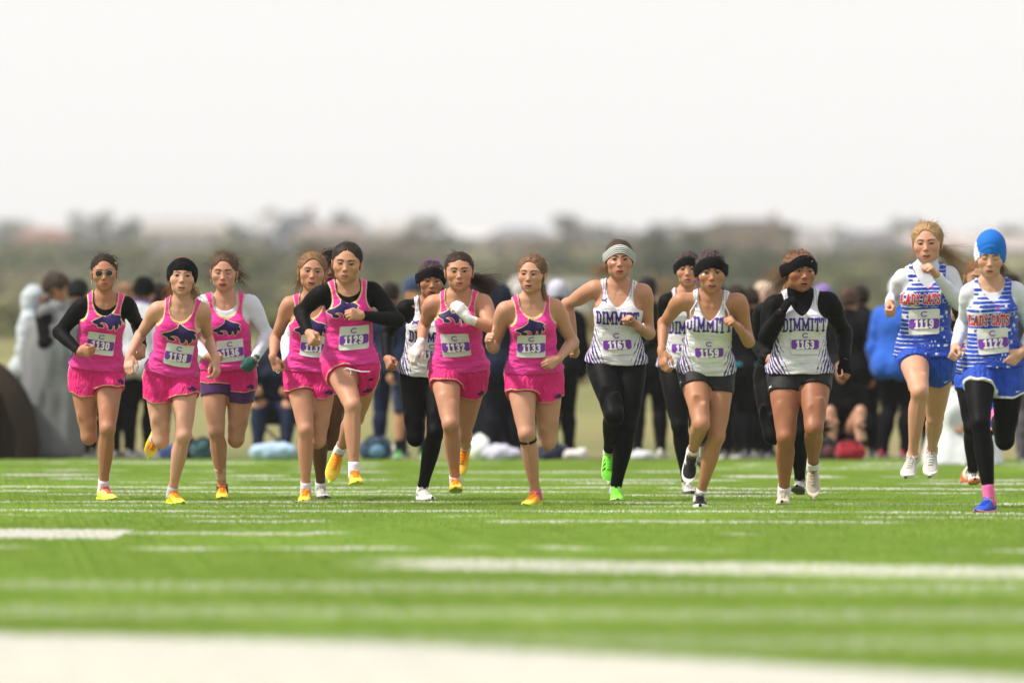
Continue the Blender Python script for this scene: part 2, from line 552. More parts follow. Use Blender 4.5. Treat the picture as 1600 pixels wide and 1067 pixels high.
def add_body(pr, s, parts, off=0.0, arm_t=1.0, leg_t=1.0, k=.028, flare=0.0, tmin=-.3, loose=0.0, arms='ab', legs='ab'):
    bk = s.k * s.b
    bl = s.k * (1 + (s.b - 1) * .9)
    front, pf = chest_front(s), pelvis_front(s)
    if 'torso' in parts:
        add_torso(pr, s, off, flare=flare, tmin=tmin)
        if 'bust' in parts:
            Rm = np.stack([s.Xc, front, s.Ah], 1)
            for sg in (-1, 1):
                c = torso_pt(s, .715, sg * .066 * bk, .066 * bk)
                pr.ell(c, Rm, np.array([.058, .052, .058]) * bk + off, k=.035)
        if 'seat' in parts:
            Rm = np.stack([s.Xp, pf, s.Ah], 1)
            for sg in (-1, 1):
                c = torso_pt(s, -.02, sg * .078 * bk, -.065 * bk)
                pr.ell(c, Rm, np.array([.085, .075, .090]) * bk + off, k=.03)
    if 'yoke' in parts:
        for q, sg in (('a', -1), ('b', 1)):
            j = s.sho[q]
            c = torso_pt(s, .90, sg * .05 * bk, -.012)
            inner = j + (c - j) * .12
            pr.rcone(c, inner, .058 * bk + off, .047 * bk + off, k=.035)
            nb = s.N + (s.hc - s.N) * .30
            pr.rcone(nb + (j - nb) * .08 - front * .02, j + (c - j) * .2 + s.Ah * .012, .034 * bk + off, .024 * bk + off, k=.05)
    if 'arms' in parts:
        ba = s.k * (1 + (s.b - 1) * 1.1)
        for q in arms:
            j, e, w = s.sho[q], s.elb[q], s.wri[q]
            if arm_t > .5:
                fe = fwd_of(j, e, w, -front)                   # points to the elbow tip
                ua = nrm(e - j); sd = nrm(np.cross(fe, ua))
                fe2 = np.cross(ua, sd)
                Ra = np.stack([sd, fe2, ua], 1)
                out = nrm((j - s.N) - s.Ah * ((j - s.N) @ s.Ah))
                pr.ell(j + ua * .045 * ba + out * .012 * ba, Ra, np.array([.040, .040, .068]) * ba + off, k=.03)
                pr.ell(j + (e - j) * .52 - fe2 * .020 * ba, Ra, np.array([.024, .024, .062]) * ba + off, k=.02)
                pr.ell(j + (e - j) * .45 + fe2 * .020 * ba, Ra, np.array([.026, .022, .065]) * ba + off, k=.02)
                pr.ell(e + fe2 * .016 * ba, Ra, np.array([.016, .014, .018]) * ba + off, k=.015)
            pr.limb(j, e, UA_T, np.array(UA_R) * ba + off, k=.03)
            fr = fwd_of(j, e, w, -front)
            we = e + (w - e) * arm_t
            ft = np.array(FA_T)
            pr.limb(e, we, ft, np.interp(ft * arm_t, FA_T, FA_R) * ba + off + loose, k=.022)
    if 'legs' in parts:
        for q, sg in (('a', -1), ('b', 1)):
            if q not in legs: continue
            h, kn, an = s.hip[q], s.knee[q], s.ank[q]
            fr = fwd_of(h, kn, an, pf)
            pr.limb(h, kn, TH_T, np.array(TH_R) * bl + off, np.array(TH_O) * bl, fr, k=.03)
            if leg_t > 0:
                fs = nrm(fr - nrm(an - kn) * (fr @ nrm(an - kn)))
                st = np.array(SH_T)
                ae = kn + (an - kn) * leg_t
                pr.limb(kn, ae, st, np.interp(st * leg_t, SH_T, SH_R) * bl + off, np.interp(st * leg_t, SH_T, SH_O) * bl, fs, k=.02)
                kc = kn + nrm(fr + fs) * .028 * bl
                th, sd = nrm(kn - h), nrm(np.cross(fr, kn - h))
                Rq = np.stack([sd, fr, th], 1)
                med = -1.0 if float(sd @ (s.hip['b'] - s.hip['a'])) * sg > 0 else 1.0
                # thigh heads above the knee and the two heads of the calf
                pr.ell(h + (kn - h) * .80 + sd * med * .028 * bl + fr * .020 * bl, Rq, np.array([.020, .017, .048]) * bl + off, k=.03)
                pr.ell(h + (kn - h) * .70 - sd * med * .032 * bl + fr * .016 * bl, Rq, np.array([.021, .018, .066]) * bl + off, k=.03)
                sh_ = nrm(an - kn); ss = nrm(np.cross(fs, sh_))
                Rs = np.stack([ss, fs, sh_], 1)
                if leg_t >= .5:
                    pr.ell(kn + (an - kn) * .30 + ss * med * .024 * bl - fs * .034 * bl, Rs, np.array([.023, .022, .065]) * bl + off, k=.022)
                    pr.ell(kn + (an - kn) * .26 - ss * med * .022 * bl - fs * .034 * bl, Rs, np.array([.021, .020, .058]) * bl + off, k=.022)
                    pr.rcone(kn + (an - kn) * .10 + fs * .044 * bl, kn + (an - kn) * .70 + fs * .026 * bl, .0065 + off, .0055 + off, k=.018)
                if True:
                    R3 = np.stack([nrm(np.cross(fr, an - kn)), nrm(fr + fs), nrm(np.cross(np.cross(fr, an - kn), fr + fs))], 1)
                    pr.ell(kc, R3, np.array([.026, .024, .030]) * bl + off, k=.02)
    if 'feet' in parts:
        for q in legs:
            an, to = s.ank[q], s.toe[q]
            sh = nrm(an - s.knee[q])
            pr.rcone(an, an + (to - an) * .42 + sh * .030, .030 * s.k, .015 * s.k, k=.02)
    if 'neck' in parts:
        nb = s.N - s.Ah * .02 - front * .012
        nt = head_pt(s, (0, -.022, -.055))
        pr.rcone(nb, nt, .053 * s.k * (1 + (s.b - 1) * .6) + off, .0445 * s.k * (1 + (s.b - 1) * .5) + off, k=.03)
        # collarbones and neck muscles
        if off < .002:
            for q, sg in (('a', -1), ('b', 1)):
                c0 = torso_pt(s, .955, sg * .018, .046 * bk)
                c1 = s.sho[q] + (s.N - s.sho[q]) * .25 + s.Ah * .022 + front * .03
                pr.rcone(c0, c1, .0075, .009, k=.018)
                pr.rcone(c0 + s.Ah * .010, head_pt(s, (sg * .046, -.035, -.045)), .0085, .010, k=.016)

HAND_FING = [(.027, .0885, .040, .024, .019, .0082), (.009, .0915, .044, .027, .020, .0084), (-.0085, .0885, .041, .025, .019, .0080), (-.0245, .081, .033, .020, .017, .0070)]
def add_hand(pr, s, q, pose, thumb_up, off=0.0, fingers=True):
    """five-fingered hand at the wrist: x to the thumb, y out of the palm, z to the knuckles"""
    w = s.wri[q]
    z = nrm(s.hand[q] - w)
    x = np.asarray(thumb_up, float)
    x = nrm(x - z * (x @ z))
    y = np.cross(x, z) if q == 'a' else np.cross(z, x)
    M = np.stack([x, y, z], 1)
    sc = s.k * 1.0
    P = lambda *p: w + M @ (np.array(p) * sc)
    fx, ty = {'fist': ((78, 98, 60), 1), 'relax': ((42, 52, 30), 0), 'open': ((16, 24, 14), 0), 'thumb': ((80, 98, 60), 2), 'claw': ((30, 70, 45), 0)}[pose]
    pr.ell(P(.0, .001, .05), M, np.array([.036, .0145, .046]) * sc + off, k=.012)
    pr.ell(P(.002, .001, .075), M, np.array([.038, .0125, .020]) * sc + off, k=.012)
    pr.rcone(P(0, 0, -.012), P(.0, 0, .02), .0235 * sc + off, .0215 * sc + off, k=.02)
    pr.ell(P(.022, .010, .035), M, np.array([.016, .014, .028]) * sc + off, k=.012)
    for i, (kx, kz, l1, l2, l3, r) in enumerate(HAND_FING):
        p = np.array([kx, -.002, kz]); a = 0.0
        spread = (kx - .001) * (2.0 if fx[0] < 60 else .3)
        for j, (L, f) in enumerate(zip((l1, l2, l3), fx)):
            a += math.radians(f + (i - 1.5) * 3)
            q2 = p + L * np.array([spread * .6, math.sin(a), math.cos(a)])
            rr = r * (1 - .08 * j)
            pr.rcone(P(*p), P(*q2), rr * sc + off, rr * .93 * sc + off, k=.0045 if j else .008)
            p = q2
    th = {0: [(.026, .006, .022), (.046, .018, .052), (.052, .026, .082), (.048, .032, .104)],
          1: [(.026, .008, .022), (.041, .026, .050), (.032, .044, .074), (.008, .047, .078)],
          2: [(.026, .006, .022), (.050, .012, .048), (.080, .012, .062), (.108, .006, .066)]}[ty]
    for j in range(3):
        pr.rcone(P(*th[j]), P(*th[j + 1]), (.0125, .0098, .0088)[j] * sc + off, (.0098, .0088, .0078)[j] * sc + off, k=.008)

def add_head(pr, s, F):
    """skull, jaw and face; F holds the face's own proportions"""
    hs, R = s.hs, s.HR
    P = lambda x, y, z: s.hc + R @ (np.array([x, y, z]) * hs)
    def el(c, r, k=.012, op='u', tilt=None):
        M = R if tilt is None else R @ rot_xyz(*tilt)
        pr.ell(P(*c), M, np.array(r) * hs, k * hs, op)
    def rc(a, b, ra, rb, k=.01, op='u'):
        pr.rcone(P(*a), P(*b), ra * hs, rb * hs, k * hs, op)
    w = F.get('w', 1.0)
    jw = F.get('jaw', 1.0)
    op = F.get('open', .3)           # mouth opening
    el((0, -.014, .030), (.0735 * w, .092, .080), k=.01)
    el((0, .030, .010), (.063 * w, .056, .075), k=.03)
    el((0, .036, -.036), (.0535 * w, .046, .058), k=.035)
    el((0, .026, -.068), (.043 * w * jw, .052, .034), k=.03)
    el((0, .062, -.094 - .004 * op), (.018 * jw, .0185, .0165), k=.026)
    for g in (-1, 1):
        el((g * .043 * w, .052, -.026), (.020, .020, .016), k=.028)
        el((g * .040 * w * jw, .010, -.066), (.013, .028, .018), k=.03)
    el((0, .074, .021), (.047, .0125, .0095), k=.02)
    for g in (-1, 1):
        el((g * .0315, .0965, .000), (.0185, .0135, .0120), k=.014, op='s')
        el((g * .0315, .0685, -.001), (.0165, .0165, .0145), k=.005)
        # upper lid fold and the lower lid
        rc((g * .0185, .0815, .0045), (g * .0315, .0862, .0078), .0026, .0030, .0035)
        rc((g * .0315, .0862, .0078), (g * .0455, .0775, .0035), .0030, .0024, .0035)
    nl = F.get('nose', 1.0)
    rc((0, .0800, .008), (0, .0975 * (.5 + .5 * nl), -.027), .0070, .0085, k=.014)
    el((0, .0985 + .004 * nl, -.0320), (.0092, .0090, .0080), k=.008)
    for g in (-1, 1):
        el((g * .0118, .0930, -.0355), (.0064, .0080, .0058), k=.005)
        el((g * .0066, .0990, -.0420), (.0036, .0052, .0030), k=.002, op='s')
    el((0, .0735, -.064), (.026, .0165, .020), k=.02)
    dz = .0045 * op
    # lips
    rc((-.0065, .0885, -.0625), (-.0225, .0785, -.0668), .0036, .0018, .005)
    rc((.0065, .0885, -.0625), (.0225, .0785, -.0668), .0036, .0018, .005)
    rc((-.0065, .0885, -.0628), (.0065, .0885, -.0628), .0036, .0036, .005)
    rc((-.0190, .0805, -.0700 - dz), (.0, .0872, -.0740 - 2 * dz), .0022, .0046, .005)
    rc((.0190, .0805, -.0700 - dz), (.0, .0872, -.0740 - 2 * dz), .0022, .0046, .005)
    el((0, .0930, -.0685 - dz), (.0180, .0115, .0004 + .0052 * op), k=.003, op='s')
    el((0, .086, -.0850 - 2.2 * dz), (.017, .006, .0042), k=.008, op='s')
    for g in (-1, 1):
        el((g * .0760 * w, -.008, -.014), (.0075, .0175, .0300), k=.008, tilt=(0, -10, g * 8))
        el((g * .0835 * w, -.004, -.012), (.0035, .009, .0170), k=.004, op='s', tilt=(0, -10, g * 8))

def head_coords(s, V):
    return ((V - s.hc) @ s.HR) / s.hs

# ------------------------------------------------------------------ people: flat print draped on cloth
def polyline_sdf(lines, r):
    segs = [(np.array(l[i], float), np.array(l[i + 1], float)) for l in lines for i in range(len(l) - 1)]
    def fn(x, y):
        d = np.full(x.shape, 9.0)
        for a, b in segs:
            ab = b - a
            t = np.clip(((x - a[0]) * ab[0] + (y - a[1]) * ab[1]) / max(ab @ ab, 1e-9), 0, 1)
            d = np.minimum(d, np.hypot(x - a[0] - t * ab[0], y - a[1] - t * ab[1]))
        return d - r
    return fn
def polygon_sdf(P):
    P = np.asarray(P, float)
    def fn(x, y):
        d = np.full(x.shape, 9.0); ins = np.zeros(x.shape, bool)
        for i in range(len(P)):
            a, b = P[i], P[(i + 1) % len(P)]
            ab = b - a
            t = np.clip(((x - a[0]) * ab[0] + (y - a[1]) * ab[1]) / max(ab @ ab, 1e-9), 0, 1)
            d = np.minimum(d, np.hypot(x - a[0] - t * ab[0], y - a[1] - t * ab[1]))
            c = ((a[1] > y) != (b[1] > y))
            ins ^= c & (x < (b[0] - a[0]) * (y - a[1]) / np.where(c, b[1] - a[1], 1) + a[0])
        return np.where(ins, -d, d)
    return fn
def rect_sdf(w, h, r=.0):
    def fn(x, y):
        qx, qy = np.abs(x) - w / 2 + r, np.abs(y) - h / 2 + r
        return np.hypot(np.maximum(qx, 0), np.maximum(qy, 0)) + np.minimum(np.maximum(qx, qy), 0) - r
    return fn
_SH = {}
def shape2d(key, fn, x0, x1, y0, y1, h):
    """fill of fn<0 as small polygons (marching squares); cached by key"""
    if key is not None and key in _SH: return _SH[key]
    nx, ny = int(math.ceil((x1 - x0) / h)) + 1, int(math.ceil((y1 - y0) / h)) + 1
    xs, ys = x0 + np.arange(nx) * h, y0 + np.arange(ny) * h
    D = fn(*np.meshgrid(xs, ys, indexing='ij'))
    D = np.where(np.abs(D) < 1e-7, 1e-7, D)
    V, F, ix = [], [], {}
    def vert(k, p):
        if k not in ix:
            ix[k] = len(V); V.append(p)
        return ix[k]
    I = D < 0
    C = I[:-1, :-1] | I[1:, :-1] | I[1:, 1:] | I[:-1, 1:]
    for i, j in np.argwhere(C):
        cs = [(i, j), (i + 1, j), (i + 1, j + 1), (i, j + 1)]
        poly = []
        for a in range(4):
            p, q = cs[a], cs[(a + 1) % 4]
            dp, dq = D[p], D[q]
            if dp < 0: poly.append(vert(p, (xs[p[0]], ys[p[1]])))
            if (dp < 0) != (dq < 0):
                t = dp / (dp - dq)
                kk = (p, q) if p < q else (q, p)
                poly.append(vert(kk, (xs[p[0]] + t * (xs[q[0]] - xs[p[0]]), ys[p[1]] + t * (ys[q[1]] - ys[p[1]]))))
        if len(poly) > 2: F.append(poly)
    r = (np.array(V).reshape(-1, 2), F)
    if key is not None: _SH[key] = r
    return r
GLYPH = {
 '0': (.5, [[(.12, .26), (.12, .74), (.25, .88), (.38, .74), (.38, .26), (.25, .12), (.12, .26)]]),
 '1': (.44, [[(.08, .74), (.24, .88), (.24, .12)], [(.09, .11), (.38, .11)]]),
 '2': (.5, [[(.12, .68), (.14, .82), (.25, .88), (.36, .8), (.37, .64), (.13, .12), (.4, .12)]]),
 '3': (.5, [[(.12, .76), (.25, .88), (.37, .77), (.36, .6), (.24, .52), (.38, .41), (.38, .23), (.25, .12), (.11, .22)]]),
 '5': (.5, [[(.38, .88), (.15, .88), (.13, .55), (.27, .59), (.38, .48), (.38, .23), (.25, .12), (.11, .2)]]),
 '6': (.5, [[(.37, .78), (.25, .88), (.13, .76), (.12, .25), (.25, .12), (.38, .25), (.38, .42), (.25, .54), (.13, .45)]]),
 '8': (.5, [[(.25, .52), (.13, .64), (.13, .77), (.25, .88), (.37, .77), (.37, .64), (.25, .52), (.12, .4), (.12, .23), (.25, .12), (.38, .23), (.38, .4), (.25, .52)]]),
 '9': (.5, [[(.13, .22), (.25, .12), (.37, .24), (.38, .75), (.25, .88), (.12, .75), (.12, .58), (.25, .46), (.37, .55)]]),
 'D': (.62, [[(.17, .1), (.17, .9)], [(.07, .9), (.36, .9), (.5, .76), (.5, .24), (.36, .1), (.07, .1)]]),
 'I': (.36, [[(.18, .1), (.18, .9)], [(.07, .1), (.29, .1)], [(.07, .9), (.29, .9)]]),
 'M': (.86, [[(.17, .1), (.17, .9), (.43, .3), (.69, .9), (.69, .1)], [(.07, .1), (.27, .1)], [(.59, .1), (.79, .1)], [(.06, .9), (.18, .9)], [(.68, .9), (.80, .9)]]),
 'T': (.62, [[(.31, .1), (.31, .9)], [(.08, .72), (.08, .9), (.54, .9), (.54, .72)], [(.2, .1), (.42, .1)]]),
 'L': (.5, [[(.14, .9), (.14, .1), (.44, .1), (.44, .25)], [(.06, .9), (.24, .9)]]),
 'A': (.62, [[(.12, .1), (.28, .9), (.34, .9), (.5, .1)], [(.18, .36), (.44, .36)], [(.05, .1), (.2, .1)], [(.42, .1), (.57, .1)]]),
 'Y': (.58, [[(.08, .9), (.29, .5), (.5, .9)], [(.29, .5), (.29, .1)], [(.19, .1), (.39, .1)]]),
 'C': (.54, [[(.46, .68), (.44, .8), (.28, .89), (.12, .76), (.12, .24), (.28, .11), (.44, .2), (.46, .32)]]),
 'S': (.54, [[(.44, .72), (.4, .85), (.26, .89), (.12, .8), (.13, .62), (.42, .38), (.43, .2), (.28, .11), (.13, .16), (.1, .3)]]),
 ' ': (.3, []),
}
def text2d(txt, size, weight=.095, gap=.02, arch=0.0, grow=0.0):
    """verts/faces of a word centred on 0 (baseline-to-cap centred), optional upward arch"""
    W = sum(GLYPH[c][0] + gap for c in txt) - gap
    x = -W / 2
    AV, AF = [], []
    n = 0
    for c in txt:
        w, st = GLYPH[c]
        if st:
            V, F = shape2d((c, weight, grow), polyline_sdf(st, weight + grow), -.06 - grow, w + .06 + grow, -.06 - grow, 1.06 + grow, .042)
            V = V + [x, -.5]
            if arch:
                V = np.stack([V[:, 0], V[:, 1] + arch * (1 - (2 * V[:, 0] / W) ** 2) - arch * .5], 1)
            AV.append(V * size); AF += [[i + n for i in f] for f in F]; n += len(V)
        x += w + gap
    return np.concatenate(AV), AF
WOLF = [(.0, -.05), (.10, .0), (.25, .06), (.36, .12), (.44, .17), (.47, .30), (.60, .24), (.74, .185), (.88, .17), (1.0, .10), (.94, .06), (1.0, -.05), (.95, -.17), (.905, -.06), (.88, -.2), (.80, -.30), (.765, -.14), (.71, -.11), (.69, -.25), (.58, -.29), (.545, -.16), (.47, -.085), (.35, -.065), (.23, -.10), (.34, -.13), (.42, -.19), (.37, -.25), (.20, -.22), (.185, -.14), (.05, -.105)]
WOLF = [(x - .5, y) for x, y in WOLF]
SWOOSH = [(-.5, .0), (-.42, -.17), (-.25, -.2), (.5, .2), (-.2, -.04), (-.36, -.05), (-.4, .05)]
def wolf2d(size, grow=0.0):
    f = polygon_sdf(WOLF)
    V, F = shape2d(('wolf', grow), lambda x, y: f(x, y) - grow, -.6, .6, -.4, .4, .021)
    return V * size, F
def logo2d(kind, size):
    if kind == 'swoosh':
        V, F = shape2d('swoosh', polygon_sdf(SWOOSH), -.56, .56, -.3, .3, .05)
    elif kind == 'cross':
        # two facing arcs that overlap
        a1 = [(.5 * math.sin(a) * .9, .30 - .26 * math.cos(a)) for a in np.linspace(-1.25, 1.25, 9)]
        a2 = [(x, -y) for x, y in a1]
        V, F = shape2d('cross', polyline_sdf([a1, a2], .085), -.6, .6, -.45, .45, .05)
    elif kind == 'C':
        a = [(.46 * math.cos(t), .34 * math.sin(t)) for t in np.linspace(.80, 2 * math.pi - .80, 16)]
        V, F = shape2d('C', polyline_sdf([a], .075), -.62, .62, -.5, .5, .05)
    return V * size, F
def bvh_of(V, Q):
    return BVHTree.FromPolygons([tuple(v) for v in V], [tuple(int(i) for i in q) for q in Q])
def drape(s, bvh, V2, t0, u0, off, rot=0.0):
    """lay flat print (u, v in metres) on the chest side of the cloth"""
    out = np.zeros((len(V2), 3))
    c, sn = math.cos(rot), math.sin(rot)
    last = None
    for i, (x, y) in enumerate(V2):
        u, v = u0 + x * c - y * sn, x * sn + y * c
        t = t0 + v / s.L
        o = torso_pt(s, t, u, .32)
        e = torso_pt(s, t, u, .0)
        dv = nrm(e - o)
        hit = bvh.ray_cast(Vector(o), Vector(dv), .6)
        if hit[0] is None:
            hit = bvh.find_nearest(Vector(torso_pt(s, t, u, .06)))
            p = np.array(hit[0]); n = -dv
        else:
            p = np.array(hit[0]); n = np.array(hit[1])
            if n @ dv > 0: n = -n
        out[i] = p + n * off * .5 - dv * off * .5
    return out
def stick(bvh, C, X, Y, N, V2, off):
    """lay flat print on any cloth around point C with in-plane axes X, Y and outward N"""
    out = np.zeros((len(V2), 3))
    for i, (x, y) in enumerate(V2):
        o = C + X * x + Y * y + N * .15
        hit = bvh.ray_cast(Vector(o), Vector(-N), .4)
        out[i] = (np.array(hit[0]) if hit[0] is not None else C + X * x + Y * y) + N * off
    return out

# ------------------------------------------------------------------ people: materials
def skin_mat(F):
    F = dict(F, skin=tuple(c * k for c, k in zip(F['skin'], (.76, .68, .665))))
    key = ('skin', F['skin'], F.get('eyes', 1), F.get('open', .3), F.get('gaze', 0), F.get('brow'), F.get('lip'), str(F.get('marks')))
    if key in _MC: return _MC[key]
    base = F['skin']
    m = Mat('skin', base, .52, .32)
    v = m.pos()
    n1 = m.noise(v, 9, 3)
    m.mix((n1 - .45).max(0.) * 1.1, tuple(min(1, c * k) for c, k in zip(base, (1.02, .78, .72))))
    n2 = m.noise(v, 60, 3)
    m.mix((n2 - .48).max(0.) * .6, tuple(c * .72 for c in base))
    hx, hy, hz = m.attr('hp', 3)
    ax = hx.abs()
    face = hy.ramp(.035, .06) * (hz.abs().ramp(.16, .13))
    # cheeks, nose and ears are redder
    dx, dz = (ax - .043) / .024, (hz + .032) / .02
    m.mix((dx * dx + dz * dz).ramp(1.6, .0) * face * .38, (base[0] * .95, base[1] * .62, base[2] * .58))
    dx, dz = hx / .014, (hz + .033) / .013
    m.mix((dx * dx + dz * dz).ramp(1.5, .2) * face * .3, (base[0] * .95, base[1] * .65, base[2] * .6))
    for mx, mz, mr, mc, mf in F.get('marks', ()):
        dx, dz = (hx - mx) / mr, (hz - mz) / (mr * .8)
        m.mix((dx * dx + dz * dz + m.noise(m.attr_vec('hp'), 160, 2) * 1.5).ramp(1.6, .9) * face * mf, mc)
    # brows
    q = (ax - .011) / .040
    bc = q * (1.0 - q) * .017 + q * .0035 + .0168
    bt = (1.0 - q) * .0026 + .0025
    hair_n = m.noise(m.vec(hx * 420.0, hz * 120.0, 0.0), 1.0, 1)
    m.mix((hz - bc).abs()._op('DIVIDE', bt).ramp(1.3, .6) * (q > 0.0) * (q < 1.0) * face * .95 * hair_n.ramp(.05, .35), F.get('brow', (.03, .02, .015)))
    # eyes
    op = F.get('eyes', 1.0)
    ex = (ax - .0315) / .0152
    ey = hz + .0008 - (ex * .0022)
    arc = (1.0 - ex * ex).max(0.)
    hh = arc * (.0064 * op)
    lo = arc * -.0042 * (1.0 if op > .3 else .9)
    if op > .3:
        ins = (ey < hh) * (ey > lo) * face
        m.mix(ins, (.42, .37, .345))
        gx = hx - F.get('gaze', 0.0)
        ix = ((gx.abs()) - .0315) / .0072
        iz = (ey - .0008) / .0072
        rr = ix * ix + iz * iz
        m.mix(ins * (rr < 1.0), F.get('iris', (.035, .018, .010)))
        m.mix(ins * (rr < .2), (.004, .004, .004))
        lash = (ey - hh).abs().ramp(.0042, .0018) * (arc > .02)
        m.mix(lash * face * .9, (.02, .012, .01))
        m.mix((ey - lo).abs().ramp(.0014, .0004) * (arc > .05) * face * .45, (.06, .035, .03))
    else:
        m.mix((ey - lo * .9).abs().ramp(.0026, .0012) * (arc > .03) * face * .9, (.03, .018, .014))
    m.mix((ey - arc * .0095).abs().ramp(.0016, .0004) * (arc > .05) * face * .3, tuple(c * .45 for c in base))
    # lips
    mo = F.get('open', .3)
    dzz = .0045 * mo
    lx = hx / .0245
    l2 = lx * lx
    up = l2 * -.0062 - .0590 - (1.0 - l2).max(0.) * ax.ramp(.005, .0) * .0018
    dn = l2 * .0125 - (.0815 + 2 * dzz)
    lip = (hz - up).ramp(.0012, -.0012) * (hz - dn).ramp(-.0012, .0012) * (l2 < 1.0) * hy.ramp(.06, .068)
    lc = F.get('lip', (base[0] * .92, base[1] * .42, base[2] * .46))
    m.mix(lip * .92, (lc[0], lc[1] * .85, lc[2] * .9))
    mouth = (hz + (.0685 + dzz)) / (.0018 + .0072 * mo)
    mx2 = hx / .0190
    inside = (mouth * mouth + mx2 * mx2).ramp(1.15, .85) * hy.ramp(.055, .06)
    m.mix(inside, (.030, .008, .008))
    if mo > .45:
        m.mix(inside * (mouth.ramp(.25, .45)) * (hx.abs() < .013), (.62, .58, .52))
    m.mix(((hx.abs() - .0066) / .0036)._op('POWER', 2.0)._op('ADD', ((hz + .0420) / .0026)._op('POWER', 2.0)).ramp(1.3, .6) * hy.ramp(.09, .094) * .7, (.06, .02, .02))
    m.bump(n2 * .5 + m.noise(v, 300, 2) * .5, .12, .003)
    m.p.inputs["Subsurface Weight"].default_value = 0.0
    # flushed knees and knuckles come with the noise; sweat sheen
    m.p.inputs["Coat Weight"].default_value = .0
    m.p.inputs["Coat Roughness"].default_value = .3
    _MC[key] = m.done()
    return _MC[key]
def _attr_vec(s, name):
    n = s.nt.nodes.new("ShaderNodeAttribute"); n.attribute_name = name
    return n.outputs["Vector"]
Mat.attr_vec = _attr_vec

def hair_mat(c):
    key = ('hair', c)
    if key in _MC: return _MC[key]
    m = Mat('hair', c, .55, .12)
    x, y, z = m.xyz(m.pos())
    n = m.noise(m.vec(x * 190.0, y * 24.0, z * 150.0), 1.0, 3)
    m.mix((n - .45).max(0.) * 1.6, tuple(min(1, v * 1.9 + .006) for v in c))
    m.mix((.45 - n).max(0.) * 2.0, tuple(v * .4 for v in c))
    m.bump(n, .45, .007)
    _MC[key] = m.done(); return _MC[key]
def cloth_mat(name, c, rough=.75, weave=True, sheen=.15, spec=.2):
    if max(c) < .05: sheen, spec = .0, min(spec, .06)
    key = (name, c, 'cloth')
    if key in _MC: return _MC[key]
    m = Mat(name, c, rough, spec)
    v = m.pos()
    n = m.noise(v, 14, 4)
    m.mix((n - .5).max(0.) * .5, tuple(min(1, x * 1.35 + .008) for x in c))
    m.mix((.5 - n).max(0.) * .7, tuple(x * .6 for x in c))
    m.bump(m.noise(v, 38, 3) * .8 + m.noise(v, 420, 1) * .2, .3, .007)
    m.p.inputs["Sheen Weight"].default_value = sheen
    _MC[key] = m.done(); return _MC[key]
PINK, PINK2, NAVY, GOLD, PURPLE = (.74, .024, .285), (.70, .02, .20), (.020, .006, .085), (.58, .44, .20), (.13, .030, .33)
def pink_singlet():
    if 'ps' in _MC: return _MC['ps']
    m = Mat('pink_mesh_fabric', PINK, .62, .25)
    u, v, f = m.attr('tuv', 3)
    e = m.attr('edge')
    v3 = m.attr_vec('tuv')
    n = m.noise(v3, 16, 3)
    # printed fade to orchid on the lower half, faint diagonal streaks
    st = m.noise(m.vec((u + v) * 9.0, (v - u) * 1.5, 0.0), 3.0, 3)
    m.mix((v * -1.0).ramp(.12, .34) * .55, (.64, .060, .35))
    m.mix(st.ramp(.5, .68) * .45, (.70, .018, .20))
    m.mix(st.ramp(.5, .30) * .25, (.80, .07, .41))
    # navy side panels breaking up into dots
    au = u.abs()
    dots = ((u * 520.0).sin() * (v * 520.0).sin())
    front = f - (au * -1.1 + .165)
    side = (f * -1.0) - (au * .0) + .022
    m.mix((side + dots * .012).ramp(-.002, .002) * (au > .08) * (v < .10), NAVY)
    trim = e.ramp(.0078, .0070)
    m.mix(trim, GOLD)
    m.bump(m.noise(m.vec(u * 14.0, v * 42.0, f * 20.0), 1.0, 3) * .9 + m.noise(v3, 500, 1) * .1, .85, .026)
    m.p.inputs["Sheen Weight"].default_value = .1
    _MC['ps'] = m.done(); return _MC['ps']
def white_singlet():
    if 'ws' in _MC: return _MC['ws']
    m = Mat('white_mesh_fabric', (.63, .625, .675), .6, .25)
    u, v, f = m.attr('tuv', 3)
    e = m.attr('edge')
    au = u.abs()
    # torn claw slashes climbing in from both sides
    w = m.noise(m.vec(u * 16.0, v * 9.0, f * 6.0), 1.0, 2)
    q = au * 34.0 + v * -22.0 - f * 16.0 + w * 2.4
    fq = (q.frac() - .5).abs()
    brk = m.noise(m.vec(u * 34.0, v * 30.0, f * 16.0), 1.0, 2)
    ridge = m.noise(m.vec(u * 120.0, v * 120.0, f * 60.0), 1.0, 1)
    reach = (au - f * .55 + (v * -.34)).ramp(.10, .20) * (v * -1.0).ramp(.03, .12)
    m.mix((reach * .30 - fq - (brk - .5) * .55 - (ridge - .5) * .25 + .02).ramp(-.02, .03) * (reach > .05), (.045, .012, .17))
    # dashes along the straps
    dsh = ((v * 700.0).sin() > -.2) * (((au - .088).abs() - .008).abs() < .0028)
    m.mix(dsh * (v > .115), (.05, .015, .2))
    n = m.noise(m.attr_vec('tuv'), 16, 3)
    m.mix((n - .5).max(0.) * .5, (.60, .60, .68))
    m.bump(m.noise(m.vec(u * 14.0, v * 34.0, f * 20.0), 1.0, 3) * .9 + m.noise(m.attr_vec('tuv'), 500, 1) * .1, .85, .026)
    m.p.inputs["Sheen Weight"].default_value = .1
    _MC['ws'] = m.done(); return _MC['ws']
BLUE = (.008, .050, .42)
